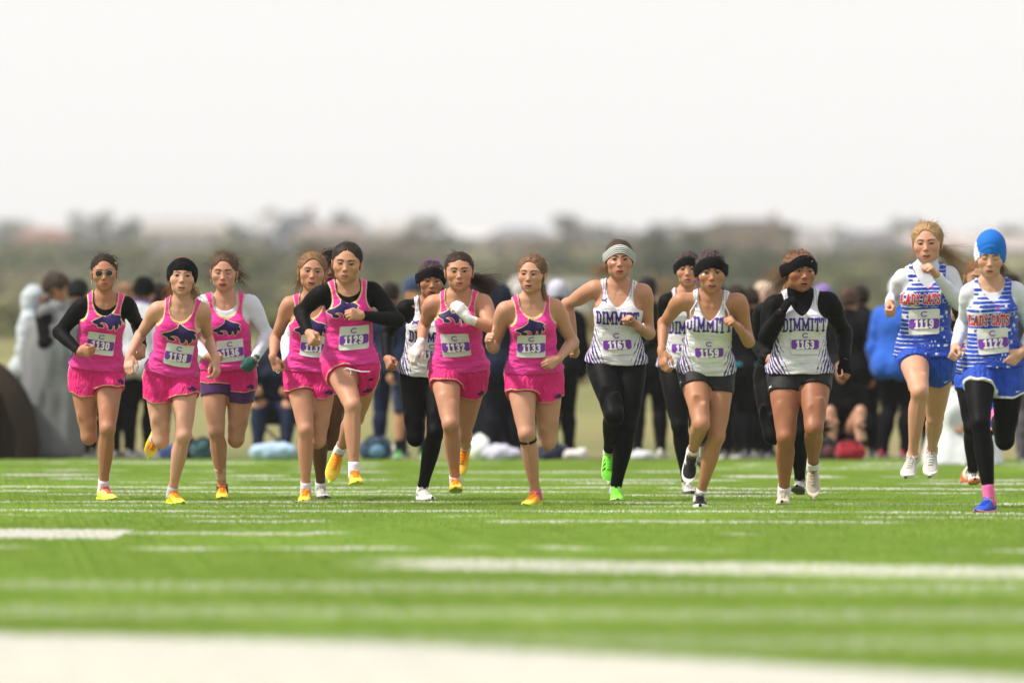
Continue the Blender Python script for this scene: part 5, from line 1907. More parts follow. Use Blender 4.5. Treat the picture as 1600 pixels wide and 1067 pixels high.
# ------------------------------------------------------------------ trees and brush
def leaf_mat(c, kind):
    key = ('leaf', c)
    if key in _MC: return _MC[key]
    m = Mat('foliage_' + kind, c, .7, .15)
    g = m.nt.nodes.new("ShaderNodeNewGeometry")
    r = E(m.nt, g.outputs["Random Per Island"])
    m.mix(r * .6, tuple(v * .55 for v in c))
    m.mix((r * 5.7).frac() * .45, tuple(min(1, v * 1.6 + .01) for v in c))
    _MC[key] = m.done(); return _MC[key]
TREE_MESH = {}
KINDS = {   # leaf colour, crown proportions (width/height), trunk share, density
 'oak': ((.040, .056, .024), 1.25, .07, 900), 'juniper': ((.036, .050, .027), .75, .08, 800), 'brush': ((.135, .110, .085), 1.5, .05, 620), 'pale': ((.120, .128, .052), 1.3, .10, 750), 'amber': ((.180, .125, .050), 1.2, .15, 700)}
def tree_meshes(kind, var):
    if (kind, var) in TREE_MESH: return TREE_MESH[(kind, var)]
    c, asp, ts, n = KINDS[kind]
    g = np.random.default_rng(hash_seed(kind) + var)
    # unit height; clumps through the crown's volume, leaf-sized faces inside each clump
    ncl = 15
    cl = []
    for i in range(ncl):
        a, e, r = g.uniform(0, 6.28), g.uniform(-.6, 1.4), g.uniform(.35, 1.0) ** .6
        cl.append((np.array([math.cos(a) * math.cos(e) * r * asp * .40, math.sin(a) * math.cos(e) * r * asp * .40, ts + (1 - ts) * (.5 + .40 * math.sin(e) * r)]), g.uniform(.10, .19)))
    V, F = [], []
    for i in range(n):
        c0, r0 = cl[g.integers(ncl)]
        v = g.normal(0, 1, 3); v /= np.linalg.norm(v)
        p = c0 + v * r0 * g.uniform(.5, 1.05)
        s1 = g.uniform(.018, .042)
        a1 = nrm(g.normal(0, 1, 3)); a2 = nrm(np.cross(a1, v + g.normal(0, .4, 3)))
        k = len(V)
        V += [p + a1 * s1, p + a2 * s1 * .6, p - a1 * s1, p - a2 * s1 * .6]
        F.append((k, k + 1, k + 2, k + 3))
    crown = make_mesh('crown', V, np.array(F), (leaf_mat(c, kind),), False)
    sp = Soup()
    top = ts + .35 * (1 - ts)
    sp.tube([(0, 0, -.03), (.01, .0, ts * .5), (.015, .01, ts), (.02, .01, top)], [.032, .026, .022, .012], 7)
    for i in range(7):
        c0 = cl[g.integers(ncl)][0]
        z0 = g.uniform(ts * .6, top)
        st = np.array([.012, .006, z0])
        mid = st + (c0 - st) * .5 + [0, 0, .03]
        sp.tube([st, mid, c0], [.014, .009, .003], 5)
    trunk = make_mesh('trunk', np.concatenate(sp.v), sp.f, (plain('bark', (.11, .085, .065), .9, .1, .4, 30),), True)
    TREE_MESH[(kind, var)] = (crown, trunk)
    return TREE_MESH[(kind, var)]
def hash_seed(s): return sum(ord(c) * (i + 3) for i, c in enumerate(s))
def tree(px, d, h, kind, label, wide=1.0, name=None):
    h *= .80 if d > 900 else .62 if d > 300 else .8
    if 300 < d < 900: wide *= 1.45
    p = spot(px, d)
    root = bpy.data.objects.new(name or {'oak': 'oak_tree', 'juniper': 'juniper_tree', 'brush': 'bare_bush', 'pale': 'pale_shrub', 'amber': 'autumn_tree'}[kind], None)
    col.objects.link(root)
    root.location = p - [0, 0, .03 * h]
    root.rotation_euler = (0, 0, random.uniform(0, 6.28))
    root.scale = (h * wide, h * wide, h)
    cr, tk = tree_meshes(kind, random.randrange(3))
    add_obj('crown', cr, root); add_obj('trunk', tk, root)
    set_props(root, label, 'shrub' if kind in ('brush', 'pale') else 'tree', 'trees and brush on the hills behind the field')
    return root
LT = {'oak': 'dark green rounded tree {}', 'juniper': 'dark upright evergreen {}', 'brush': 'grey brown bare winter brush {}', 'pale': 'pale olive bush {}', 'amber': 'amber leaved tree {}'}
TREES = [ # column, distance, height, kind, width factor, where
 (12, 1180, 6.5, 'oak', 1.3, 'at the far left of the ridge'), (48, 1160, 4.2, 'juniper', 1.4, 'beside the brown roofed house'), (150, 1150, 7.2, 'oak', 1.5, 'on the ridge above the runner in sunglasses'),
 (186, 1130, 5.0, 'oak', 1.4, 'right of the big ridge tree on the left'), (206, 1170, 6.5, 'juniper', 1.2, 'next to the long pale roof'), (352, 1190, 6.0, 'oak', 1.2, 'right of the long pale roof'), (385, 1160, 4.6, 'oak', 1.5, 'left of the white house'),
 (425, 1240, 8.2, 'juniper', 1.3, 'behind the white house'), (541, 1200, 7.6, 'juniper', 1.3, 'spiking above the leading runner in black sleeves'), (520, 1090, 4.6, 'oak', 1.5, 'beside the pink stone house'), (592, 1120, 4.4, 'brush', 1.4, 'on the ridge right of the pink stone house'),
 (670, 980, 6.4, 'oak', 1.25, 'standing alone left of the grey roofed house'), (640, 1000, 3.6, 'oak', 1.6, 'at the left foot of the lone ridge tree'), (704, 990, 3.6, 'oak', 1.6, 'at the right foot of the lone ridge tree'),
 (880, 1150, 7.0, 'juniper', 1.4, 'right of the grey roofed house'), (920, 1120, 5.2, 'oak', 1.6, 'above the striped headband'), (962, 1130, 4.4, 'oak', 1.6, 'on the ridge just right of the striped headband'), (1008, 1120, 4.2, 'brush', 1.5, 'left of the big dark roof'), (1045, 1130, 5.4, 'oak', 1.5, 'under the left end of the big dark roof'),
 (1085, 1080, 4.6, 'amber', 1.5, 'below the dark roof'), (1130, 1040, 5.6, 'amber', 1.6, 'in front of the dark roofed house'), (1188, 1030, 5.2, 'amber', 1.6, 'at the right of the dark roofed house'), (1232, 1060, 5.2, 'oak', 1.5, 'left of the big grey house'), (1410, 1150, 6.0, 'oak', 1.3, 'above the roofs behind the blonde runner'), (1440, 1170, 5.0, 'oak', 1.4, 'just left of the blonde runner'), (1585, 1160, 4.6, 'oak', 1.4, 'at the far right of the ridge'),
 (30, 760, 4.4, 'pale', 1.7, 'low on the left slope'), (92, 720, 4.2, 'pale', 1.6, 'above the curly haired spectator'), (180, 800, 4.6, 'oak', 1.7, 'under the long pale roof at left'), (222, 690, 4.4, 'pale', 1.7, 'left of the tan walled house'),
 (340, 560, 5.6, 'pale', 1.6, 'behind the runner in white sleeves'), (385, 520, 6.2, 'oak', 1.5, 'between the runner in white sleeves and the ringed hand'), (420, 480, 5.4, 'pale', 1.7, 'left of the hair of runner 113'), (455, 600, 5.6, 'oak', 1.6, 'behind runner 113'),
 (565, 560, 5.2, 'oak', 1.7, 'behind the black sleeved elbow'), (602, 500, 5.0, 'pale', 1.7, 'left of the black headband with purple ties'), (630, 620, 5.8, 'brush', 1.8, 'above the black headband with purple ties'), (765, 560, 4.6, 'brush', 1.9, 'right of the flying dark ponytail'), (790, 520, 5.0, 'pale', 1.6, 'left of the braided runner'), (880, 560, 5.0, 'oak', 1.8, 'right of the braided runner'),
 (900, 700, 5.6, 'brush', 1.9, 'between the braid and the striped headband'), (935, 460, 4.6, 'pale', 1.7, 'behind the blowing hair of runner 1161'), (1015, 470, 6.0, 'oak', 1.7, 'right of the striped headband'), (1040, 640, 6.6, 'oak', 1.5, 'left of the two black headbands'), (1000, 760, 5.2, 'brush', 1.9, 'above the shoulder of runner 1161'),
 (1150, 560, 6.2, 'oak', 1.7, 'right of the black headband of runner 1159'), (1185, 500, 5.2, 'oak', 1.7, 'left of the wind blown hair'), (1160, 720, 5.6, 'brush', 1.7, 'above the runner in the black jacket'),
 (1290, 460, 4.6, 'pale', 1.8, 'right of runner 1163'), (1335, 500, 4.6, 'pale', 1.8, 'left of the white hooded spectator'), (1372, 640, 4.4, 'pale', 1.8, 'above the white hooded spectator'), (1500, 600, 3.6, 'pale', 1.9, 'behind the blonde ponytail'), (1580, 560, 3.4, 'pale', 1.9, 'behind the runner in the beanie'),
 (345, 170, 1.7, 'pale', 1.7, 'low on the bank between runners 1138 and 1136'), (410, 160, 1.6, 'pale', 1.8, 'low on the bank left of the seated spectator'), (590, 150, 1.2, 'pale', 1.9, 'low on the bank beside the green shoes'), (905, 150, 1.5, 'amber', 1.8, 'low on the bank right of the braided runner'), (935, 130, .9, 'brush', 2.0, 'at the field edge left of the lime shoes'), (1000, 128, .9, 'brush', 2.0, 'at the field edge right of the lime shoes'), (1030, 170, 1.9, 'brush', 1.8, 'on the bank left of runner 1159'), (885, 126, .7, 'brush', 2.2, 'at the field edge behind the bags'), (1350, 150, 1.2, 'pale', 2.0, 'on the bank left of the blue coat'), (1010, 240, 2.6, 'amber', 1.7, 'up the bank right of runner 1161'),
]
for px, d, h, kd, w, where in TREES:
    tree(px, d, h, kd, LT[kd].format(where), w)

# low brush covering the slopes: uncountable, one mass
g_ = np.random.default_rng(77)
bv, bf, bm_ = [], [], []
for i in range(1100):
    d = 640 * g_.uniform(.0, 1.0) ** .7 + 220 if i > 330 else g_.uniform(1160, 1380)
    px = g_.uniform(-900, 2500)
    c = spot(px, d)
    if float(vnoise(px * .012, d * .02, 1.3)) < -.12: continue
    w_, h_ = g_.uniform(2.2, 6.2) * (d / 700) ** .6, g_.uniform(.7, 1.9) * (d / 700) ** .6
    kd = g_.choice(3, p=(.45, .33, .22)) if d < 1100 else g_.choice(3, p=(.62, .2, .18))
    for j in range(60):
        a, r = g_.uniform(0, 6.28), g_.uniform(0, 1) ** .5
        z = g_.uniform(0, 1) * (1 - .6 * r * r)
        p = c + [math.cos(a) * r * w_, math.sin(a) * r * w_, z * h_ * 1.5]
        s1 = g_.uniform(.14, .34) * (d / 700) ** .5 * 1.6
        a1 = nrm(g_.normal(0, 1, 3)); a2 = nrm(np.cross(a1, g_.normal(0, 1, 3)))
        k = len(bv)
        bv += [p + a1 * s1, p + a2 * s1 * .7, p - a1 * s1, p - a2 * s1 * .7]; bf.append((k, k + 1, k + 2, k + 3)); bm_.append(int(kd))
o = add_obj('hillside_brush', make_mesh('hillside_brush', bv, np.array(bf), (leaf_mat((.042, .066, .028), 'scrub'), leaf_mat((.115, .118, .048), 'olive_scrub'), leaf_mat((.125, .105, .082), 'winter_scrub')), False, bm_))
set_props(o, 'low green and grey brush covering the far slopes', kind='stuff')

# ------------------------------------------------------------------ houses on the ridge
def house(x0, x1, ytop, ybase, d, wall, roof, label, style='gable', wins=3, depth=9.0, chimney=False, name='house'):
    xa, xb = (x0 - 800) * d / FPX, (x1 - 800) * d / FPX
    zt, zb = CAMH + (HOR - ytop) * d / FPX, CAMH + (HOR - ybase) * d / FPX
    w, H = xb - xa, zt - zb
    c = np.array([(xa + xb) / 2, d, zb])
    root = bpy.data.objects.new(name, None); col.objects.link(root); root.location = c
    set_props(root, label, 'house', 'houses along the ridge behind the field')
    wm, rm = plain('render_%s' % (wall,), wall, .85, .1, .15, .4), plain('shingle_%s' % (roof,), roof, .9, .08, .25, .8)
    gl, fr = plain('window_glass', (.05, .06, .075), .15, .6, .1), plain('window_frame', (.55, .54, .52), .7, .2, .1)
    wh = H * (.58 if style == 'gable' else .62 if style == 'hip' else .9)
    dig = 4.0
    s = Soup(); s.box((-w / 2, 0, -dig), (w / 2, depth, wh)); s.build('wall', (wm,), root, False)
    s = Soup(); ov = .35
    a, b, y0, y1 = -w / 2 - ov, w / 2 + ov, -ov, depth + ov
    if style == 'gable':
        V = [(a, y0, wh), (b, y0, wh), (b, y1, wh), (a, y1, wh), (a, depth / 2, H), (b, depth / 2, H)]
        s.add(V, [(0, 1, 5, 4), (2, 3, 4, 5), (1, 2, 5), (3, 0, 4), (3, 2, 1, 0)])
    elif style == 'hip':
        i = min(w * .28, depth * .5)
        V = [(a, y0, wh), (b, y0, wh), (b, y1, wh), (a, y1, wh), (a + i, depth / 2, H), (b - i, depth / 2, H)]
        s.add(V, [(0, 1, 5, 4), (2, 3, 4, 5), (1, 2, 5), (3, 0, 4), (3, 2, 1, 0)])
    else:
        s.box((a, y0, wh), (b, y1, H))
    rf = s.build('roof', (rm,), root, False)
    if chimney:
        s = Soup(); s.box((w * .2, depth * .4, wh), (w * .2 + .9, depth * .4 + .9, H + .8)); s.build('chimney', (plain('chimney_brick', (.25, .15, .12), .9, .1),), rf, False)
    floors = 2 if wh > 4.6 else 1
    for f in range(floors):
        z = wh * (.28 + .46 * f) if floors == 2 else wh * .45
        for i in range(wins):
            xx = -w / 2 + w * (i + .5) / wins + random.uniform(-.3, .3)
            hw_, hh_ = min(.65, w / wins * .3), min(.75, wh / floors * .26)
            s = Soup(); s.box((xx - hw_ - .1, -.09, z - hh_ - .1), (xx + hw_ + .1, -.003, z + hh_ + .1)); fo = s.build('window', (fr,), root, False)
            s = Soup(); s.box((xx - hw_, -.12, z - hh_), (xx + hw_, -.093, z + hh_)); s.build('pane', (gl,), fo, False)
    s = Soup(); dx = w * .08
    s.box((dx - .5, -.06, -.6), (dx + .5, -.004, min(2.0, wh * .6))); s.build('door', (plain('door_paint', (.12, .09, .08), .6, .3),), root, False)
    return root
house(22, 112, 356, 400, 1090, (.32, .25, .21), (.22, .12, .095), 'pinkish house with a brown hipped roof at the far left of the ridge', 'hip', 3)
house(226, 348, 339, 392, 1080, (.60, .55, .47), (.30, .285, .28), 'long house with a pale grey roof above the runner in the black head wrap', 'gable', 4, 11)
house(236, 335, 371, 436, 900, (.52, .35, .18), (.11, .105, .11), 'tan walled house with a dark roof below the long pale grey roof', 'hip', 3, 10)
house(398, 436, 337, 392, 1100, (.74, .73, .71), (.30, .30, .31), 'small white house left of the slate blue house', 'gable', 2, 7)
house(432, 498, 333, 382, 1090, (.20, .26, .36), (.085, .092, .11), 'slate blue house with a dark roof on the ridge', 'hip', 2, 9, True)
house(455, 575, 349, 400, 1000, (.44, .32, .27), (.20, .165, .155), 'pinkish stone house behind the head of the leading runner', 'hip', 3, 10)
house(590, 668, 347, 392, 1060, (.46, .42, .38), (.30, .28, .27), 'pale house with a grey brown roof right of the pink stone house', 'gable', 3, 9)
house(700, 770, 359, 392, 1060, (.55, .53, .50), (.43, .43, .45), 'low white house just left of the grey roofed house', 'gable', 3, 8)
house(762, 862, 355, 398, 1010, (.55, .38, .27), (.15, .155, .18), 'house with beige walls and a blue grey roof above the braided runner', 'hip', 3, 10)
house(1085, 1258, 342, 392, 1070, (.40, .29, .17), (.05, .053, .068), 'wide house with a big dark slate roof above the runners in black headbands', 'hip', 5, 13, True)
house(1252, 1300, 357, 440, 905, (.44, .43, .36), (.22, .21, .21), 'pale gabled wing at the left end of the big grey house', 'gable', 1, 9)
house(1298, 1432, 361, 440, 900, (.20, .215, .245), (.105, .105, .115), 'big grey two storey house left of the blonde runner', 'hip', 4, 12)
house(1392, 1520, 363, 412, 1000, (.42, .37, .35), (.38, .325, .32), 'low house with a pale pinkish roof behind the blonde runner', 'gable', 4, 10)
house(1508, 1640, 367, 420, 960, (.38, .34, .32), (.35, .31, .31), 'low house with a dusty grey roof at the far right edge', 'gable', 4, 10)
house(36, 250, 421, 462, 640, (.40, .335, .285), (.36, .30, .265), 'long flat roofed tan building low on the left slope', 'flat', 8, 8, name='low_building')

# a low grey retaining wall climbing the bank on the right
s = Soup()
wa, wb = px2w(1282, 478, 132), px2w(1415, 540, 132)
for i in range(8):
    p, q = wa + (wb - wa) * i / 8, wa + (wb - wa) * (i + 1) / 8
    s.box((p[0], 132, min(p[2], q[2]) - 1.4), (q[0] - .006, 132.3, min(p[2], q[2]) + .12))
o = s.build('retaining_wall', (plain('pale_concrete', (.36, .37, .38), .85, .1),), None, False)
set_props(o, 'pale grey stepped retaining wall sloping down behind the spectators at right', 'wall')

# a white van parked far off on the slope
def van(px, d, label):
    p = spot(px, d)
    root = bpy.data.objects.new('parked_van', None); col.objects.link(root); root.location = p; root.rotation_euler = (0, 0, math.radians(8))
    set_props(root, label, 'van')
    prof = [(-2.4, .35), (2.3, .35), (2.45, .8), (2.3, 1.05), (1.5, 1.25), (1.0, 1.95), (-2.2, 2.05), (-2.45, 1.6)]
    sp = Soup(); n = len(prof)
    V = [(x, -.95, z) for x, z in prof] + [(x, .95, z) for x, z in prof]
    sp.add(V, [tuple(range(n)), tuple(range(2 * n - 1, n - 1, -1))] + [(i, n + i, n + (i + 1) % n, (i + 1) % n) for i in range(n)])
    sp.build('body', (plain('white_paint', (.72, .72, .71), .3, .5, .05),), root, False)
    for x0, x1 in ((-2.0, -.6), (-.4, .6)):
        sp = Soup(); sp.box((x0, -.962, 1.25), (x1, -.953, 1.8)); sp.build('window', (plain('window_glass', (.05, .06, .075)),), root, False)
    for x0 in (-1.5, 1.5):
        for y0 in (-.9, .9):
            a = np.linspace(0, 2 * math.pi, 17)[:-1]
            sp = Soup()
            V = [(x0 + .36 * math.cos(t), y0 - .12, .36 + .36 * math.sin(t)) for t in a] + [(x0 + .36 * math.cos(t), y0 + .12, .36 + .36 * math.sin(t)) for t in a]
            sp.add(V, [tuple(range(16)), tuple(range(31, 15, -1))] + [(i, 16 + i, 16 + (i + 1) % 16, (i + 1) % 16) for i in range(16)])
            sp.build('wheel', (plain('rubber', (.02, .02, .02), .8, .1),), root, False)
van(898, 330, 'white van parked on the slope behind the bent arm of runner 1161')

# ------------------------------------------------------------------ thin haze over the land
sp = Soup(); sp.box((-1700, -60, -3.0), (1700, 4400, 36))
hm_ = bpy.data.materials.new('haze_air'); hm_.use_nodes = True
nt_ = hm_.node_tree; nt_.nodes.clear()
pv_ = nt_.nodes.new("ShaderNodeVolumePrincipled"); ho_ = nt_.nodes.new("ShaderNodeOutputMaterial")
pv_.inputs["Color"].default_value = (.93, .94, .96, 1); pv_.inputs["Density"].default_value = .00020; pv_.inputs["Anisotropy"].default_value = .25
nt_.links.new(pv_.outputs[0], ho_.inputs[1])
hz_ = sp.build('haze', (hm_,), None, False)
set_props(hz_, 'thin pale haze between the field and the far ridge', kind='stuff')

# ------------------------------------------------------------------ people: the runners (joints read off the photograph, then set in depth)
FAIR, MED, TAN, DEEP, BROWN = (.64, .385, .275), (.57, .315, .200), (.47, .240, .142), (.36, .160, .082), (.15, .068, .038)
BLACKC, WHITEC = (.0045, .0045, .0055), (.55, .56, .64)
DK, BR, LB, BLO, RED = (.020, .012, .009), (.055, .030, .018), (.17, .095, .048), (.30, .19, .095), (.22, .075, .022)
bandb = dict(z0=.030, z1=.088, tilt=.20, mat=BLACKC)
RUN = [
 dict(label='runner in pink singlet over black sleeves wearing round dark sunglasses, bib 1130', d=55.2, S=1.66, skin=TAN, seed=1, hs=.97,
  hc=(163, 426), hrot=(2, 3, -2), nk=(163.5, 470), sa=(127, 481), sb=(197, 477), ea=(92.6, 519, .06), wa=(123, 549, -1), fa=(137, 550, -1), eb=(216, 507, 1), wb=(222, 541, -1), fb=(221, 553, -1),
  ha=(130, 583), hb=(171, 581), ka=(139, 682, 1), aa=(141, 660, 1), ta=(142, 658, 1), kb=(168, 669, -1), ab=(161.5, 757, 1), tb=(175, 779, -1), gnd='b', pyaw=8, cyaw=4,
  hb_='fist', thb=(-.6, -.3, .8), top='pink', under=(BLACKC, 'crew'), bottom=('pink', .38), wolf=(167, 505, 47), bib=('1130', 157.7, 537, -3), shoe='spikepink', sock=(.66, .64, .72),
  hair=dict(c=DK, fly=80, flylen=.055, rough=.0016, lumps=[((.045, -.09, .02), (.035, .03, .04))], clips=[((.066, .03, .055), (.75, .62, .05))]),
  face=dict(open=.15, w=.98, jaw=.95, lip=(.42, .12, .11)), extra=[ex_sunglasses, ex_earrings(.013)]),
 dict(label='runner in pink singlet with bare pale arms and wide black head wrap, bib 1138', d=53.6, S=1.58, skin=FAIR, seed=2, hs=1.02, lean=.17,
  hc=(284.5, 433), hrot=(3, -4, 3), nk=(284, 479), sa=(246, 484), sb=(316, 485), ea=(219, 524, 1), wa=(202, 556, -1), fa=(201, 571, -1), eb=(324.5, 529, 1), wb=(338, 562, -1), fb=(339, 578, -1),
  ha=(246, 592), hb=(288, 589), ka=(252, 688, -1), aa=(243, 686, 1), ta=(234, 708, 1), kb=(287, 680, -1), ab=(269, 764, 1), tb=(281, 787, -1), gnd='b', pyaw=-5, cyaw=-3,
  ha_='claw', hb__='relax', poses=('claw', 'relax'), tha=(.9, -.3, .3), thb=(-.5, -.8, .1), top='pink', bottom=('pink', .40), wolf=(280, 526, 54), bib=('1138', 278.5, 556, -3), shoe='spike', sock=(.45, .45, .5), sock_t=.9,
  hair=dict(c=RED, line=-.002, fly=15, tails=[dict(at=(.06, -.04, -.055), dir=(.7, .5, -.6), n=26, len=.085, spread=.4, r=.0022, curl=.008, jit=.014), dict(at=(-.06, -.03, -.05), dir=(-.5, .5, -.8), n=18, len=.06, spread=.4, r=.002, curl=.006, jit=.012)]),
  band=dict(z0=.034, z1=.125, tilt=.34, mat=BLACKC, off=.009, top=.006), face=dict(open=.5, w=.94, jaw=.92, brow=(.16, .08, .05), lip=(.46, .17, .15))),
 dict(label='runner in pink singlet over white long sleeves with a green wrist warmer, bib 1136', d=55.6, S=1.60, skin=(.58, .325, .215), seed=3, hs=1.0, b=1.08,
  hc=(350, 425), hrot=(-2, 6, 2), nk=(352, 474), sa=(318, 475), sb=(391, 474), ea=(299, 535, 1), wa=(323, 556, -1), fa=(336, 562, -1), eb=(417, 523, .03), wb=(398, 561, -1), fb=(385, 576, -1),
  ha=(334, 581), hb=(378, 588), ka=(338, 672, -1), aa=(347, 756, 1), ta=(347, 780, -1), kb=(369, 686, 1), ab=(371, 668, 1), tb=(372, 666, 1), gnd='a', pyaw=5, cyaw=6,
  thb=(-.5, -.2, .9), top='pink', under=(WHITEC, 'crew'), bottom=('pink', .26), inner=((.05, .014, .085), .43), notch=.06, wolf=(353, 516, 44), bib=('1136', 360, 548, 3), shoe='spike', sock=(.04, .04, .05), sock_t=.95,
  gloves={'b': ((.018, .085, .072), False, .07)},
  hair=dict(c=(.075, .042, .025), fly=130, flylen=.075, rough=.0022, vol=.003, tails=[dict(at=(.05, -.085, -.02), dir=(.8, .4, -.3), n=40, len=.10, spread=.5, r=.0018, curl=.012, jit=.02), dict(at=(-.07, -.02, -.01), dir=(-.6, .1, -.7), n=12, len=.09, spread=.5, r=.0009, curl=.01)]),
  face=dict(open=.5, eyes=.1, w=1.0, jaw=1.02, lip=(.46, .06, .06), marks=[(-.045, -.012, .014, (.55, .48, .75), .5), (.045, -.02, .012, (.5, .42, .75), .55)]), extra=[ex_tape, ex_earrings(.008)]),
 dict(label='runner in pink singlet half behind the black-sleeved leader, light brown hair pulled back, bib 113', d=54.4, S=1.58, skin=MED, seed=4, hs=.98,
  hc=(487.5, 424), hrot=(4, 2, 5), nk=(487, 476), sa=(452.5, 475), sb=(520, 478), ea=(430, 529, 1), wa=(426.5, 559, -1), fa=(433, 577, -1), eb=(538, 528, 1), wb=(526, 558, -1), fb=(516, 566, -1),
  ha=(465, 586), hb=(505, 588), ka=(478, 671, -1), aa=(478, 760, 1), ta=(475, 785, -1), kb=(497, 688, 1), ab=(499, 672, 1), tb=(500, 670, 1), gnd='a', pyaw=-6, cyaw=-4,
  tha=(.7, -.6, .2), top='pink', bottom=('pink', .36), wolf=(485, 517, 50), bib=('1131', 490, 541, -4), shoe='spike', sock=(.64, .62, .70),
  hair=dict(c=LB, fly=110, flylen=.075, rough=.0016, vol=.004, tails=[dict(at=(-.055, -.075, -.03), dir=(-.35, .3, -1), n=26, len=.15, spread=.25, r=.0016), dict(at=(-.07, 0, .0), dir=(-.9, .1, -.5), n=9, len=.17, spread=.6, r=.0006, wave=.04)]),
  face=dict(open=.75, w=1.02, jaw=1.02, brow=(.09, .05, .03), lip=(.48, .15, .14), marks=[(.046, -.02, .010, (.45, .25, .65), .6)]), extra=[ex_earrings(.008), ex_wristband('a', (.45, .42, .38)), ex_ring('a')]),
 dict(label='airborne runner in pink singlet over black sleeves with loose white drawstring, bib 1129', d=52.8, S=1.66, skin=MED, seed=5, hs=1.04,
  hc=(542, 411), hrot=(-3, 5, 4), nk=(543.5, 451), sa=(501, 460), sb=(582, 455), ea=(470, 487, .10), wa=(482, 519, -1), fa=(487, 532, -1), eb=(621, 501, -.08), wb=(567, 493, -1), fb=(552, 491, -1),
  ha=(525, 568), hb=(571, 576), ka=(551, 634, -1), aa=(553.5, 738, 1), ta=(558, 752, -1), kb=(556, 652, 1), ab=(531, 704, 1), tb=(516, 748, -1), pyaw=-12, cyaw=8,
  tha=(.5, -.5, .7), thb=(-.1, .3, 1), top='pink', under=((.0048, .0048, .0055), 'crew'), bottom=('pink', .34), inner=((.012, .012, .02), .30), notch=.12, wolf=(535, 488, 50), bib=('1129', 552.5, 528, 2), shoe='spike', sock=(.66, .64, .72), sock_t=.84, hem=.06,
  hair=dict(c=(.022, .017, .014), part=.002, fly=25, flylen=.03, rough=.0012, vol=.001), face=dict(open=.2, eyes=.6, w=1.0, jaw=.97, brow=(.018, .012, .010), lip=(.42, .15, .14), marks=[(-.044, -.025, .011, (.62, .45, .12), .55), (.046, -.015, .011, (.62, .45, .12), .5)]), extra=[ex_drawstring]),
 dict(label='runner in white singlet over black sleeves with black leggings and purple hair ties, bib 116', d=54.9, S=1.62, skin=(.43, .215, .125), seed=6, hs=.99,
  hc=(673.5, 438), hrot=(6, 5, 3), nk=(672, 478), sa=(634, 482), sb=(706, 482), ea=(604, 522, 1), wa=(605, 559, -1), fa=(608, 571, -1), eb=(733, 520, 1), wb=(722, 550, -1), fb=(716, 558, -1),
  ha=(647, 588), hb=(685, 588), ka=(649, 683, -1), aa=(652, 668, 1), ta=(653, 664, 1), kb=(681, 674, -1), ab=(660, 755, 1), tb=(671, 778, -1), gnd='b', pyaw=-4, cyaw=-4,
  tha=(.4, -.7, .3), top='white', under=(BLACKC, 'low'), bottom=('none', 0), leggings=True, word=('DIMMITT', 672, 527, .094, .02), logo=('cross', 649, 503, .042), bib=('1160', 675, 552, 2), hem=.06, shoe='white', sock=(.66, .66, .68), sock_t=.9,
  hair=dict(c=(.045, .028, .030), line=-.004, vol=.004, rough=.007, fly=20, flylen=.02, clips=[((-.02, .02, .122), (.30, .04, .50)), ((.028, .02, .122), (.30, .04, .50))], tails=[dict(at=(.05, -.085, -.02), dir=(.8, .4, -.3), n=24, len=.08, spread=.4, r=.0016, curl=.01)]), band=dict(bandb, z0=.028, z1=.092),
  face=dict(open=.3, eyes=.55, w=.95, jaw=.92, marks=[(.042, -.006, .012, (.6, .66, .66), .6)])),
 dict(label='runner in pink singlet and white gloves with dark ponytail blowing sideways, bib 1132', d=53.3, S=1.64, skin=MED, seed=7, hs=1.0, b=1.05,
  hc=(717.5, 424.5), hrot=(1, 1, -1), nk=(717, 466), sa=(676, 475), sb=(755, 473), ea=(663, 508, 1), wa=(657, 537, -1), fa=(647, 551, -1), eb=(767, 512, -.15), wb=(731, 498, -.05), fb=(715, 478, -.01),
  ha=(695, 580), hb=(739, 584), ka=(704, 662, -1), aa=(711.5, 750, 1), ta=(712, 762, -1), kb=(723, 678, 1), ab=(727, 697, 1), tb=(718, 737, -1), pyaw=8, cyaw=-8,
  poses=('relax', 'relax'), tha=(.9, -.3, -.1), thb=(.3, .5, .9), top='pink', bottom=('pink', .35), hem=.06, wolf=(708, 496, 48), bib=('1132', 712, 540, 4), shoe='spike', sock=(.7, .68, .74), sock_t=.92,
  gloves={'a': ((.66, .60, .60), True, .02), 'b': ((.66, .65, .66), True, .055)},
  hair=dict(c=(.030, .017, .012), part=.001, line=-.009, fly=45, flylen=.045, rough=.002, tails=[dict(at=(.04, -.095, -.03), dir=(1, .25, -.22), n=120, len=.24, spread=.26, r=.0015, wave=.022, droop=.045)]),
  face=dict(open=.3, w=1.02, jaw=1.0, brow=(.018, .012, .010), lip=(.45, .15, .14), marks=[(-.046, -.022, .012, (.62, .42, .12), .4)]), extra=[ex_necklace]),
 dict(label='runner in pink singlet with side braid and black strap below one knee, bib 1133', d=52.9, S=1.62, skin=(.58, .335, .222), seed=8, hs=.98, b=1.05,
  hc=(831, 429), hrot=(-12, 0, 2), nk=(830, 473), sa=(789, 485), sb=(866, 480), ea=(771, 543, 1), wa=(766, 541, -1), fa=(762, 529, -1), eb=(895, 535, 1), wb=(872, 561, -1), fb=(859, 569, -1),
  ha=(813, 587), hb=(856, 591), ka=(823, 677, -1), aa=(837, 768, 1), ta=(823, 788, -1), kb=(856, 690, 1), ab=(858, 672, 1), tb=(859, 670, 1), gnd='a', pyaw=6, cyaw=8,
  poses=('thumb', 'fist'), tha=(.15, .1, 1), thb=(-.6, -.2, .8), top='pink', bottom=('pink', .38), wolf=(827.5, 516, 46), bib=('1133', 830.5, 541, -2), shoe='spike', sock=(.70, .08, .30), sock_t=.93,
  hair=dict(c=(.15, .085, .045), part=.004, fly=120, flylen=.045, rough=.0022, vol=.004, braid=((.05, -.06, -.055), (.088, -.03, -.155))),
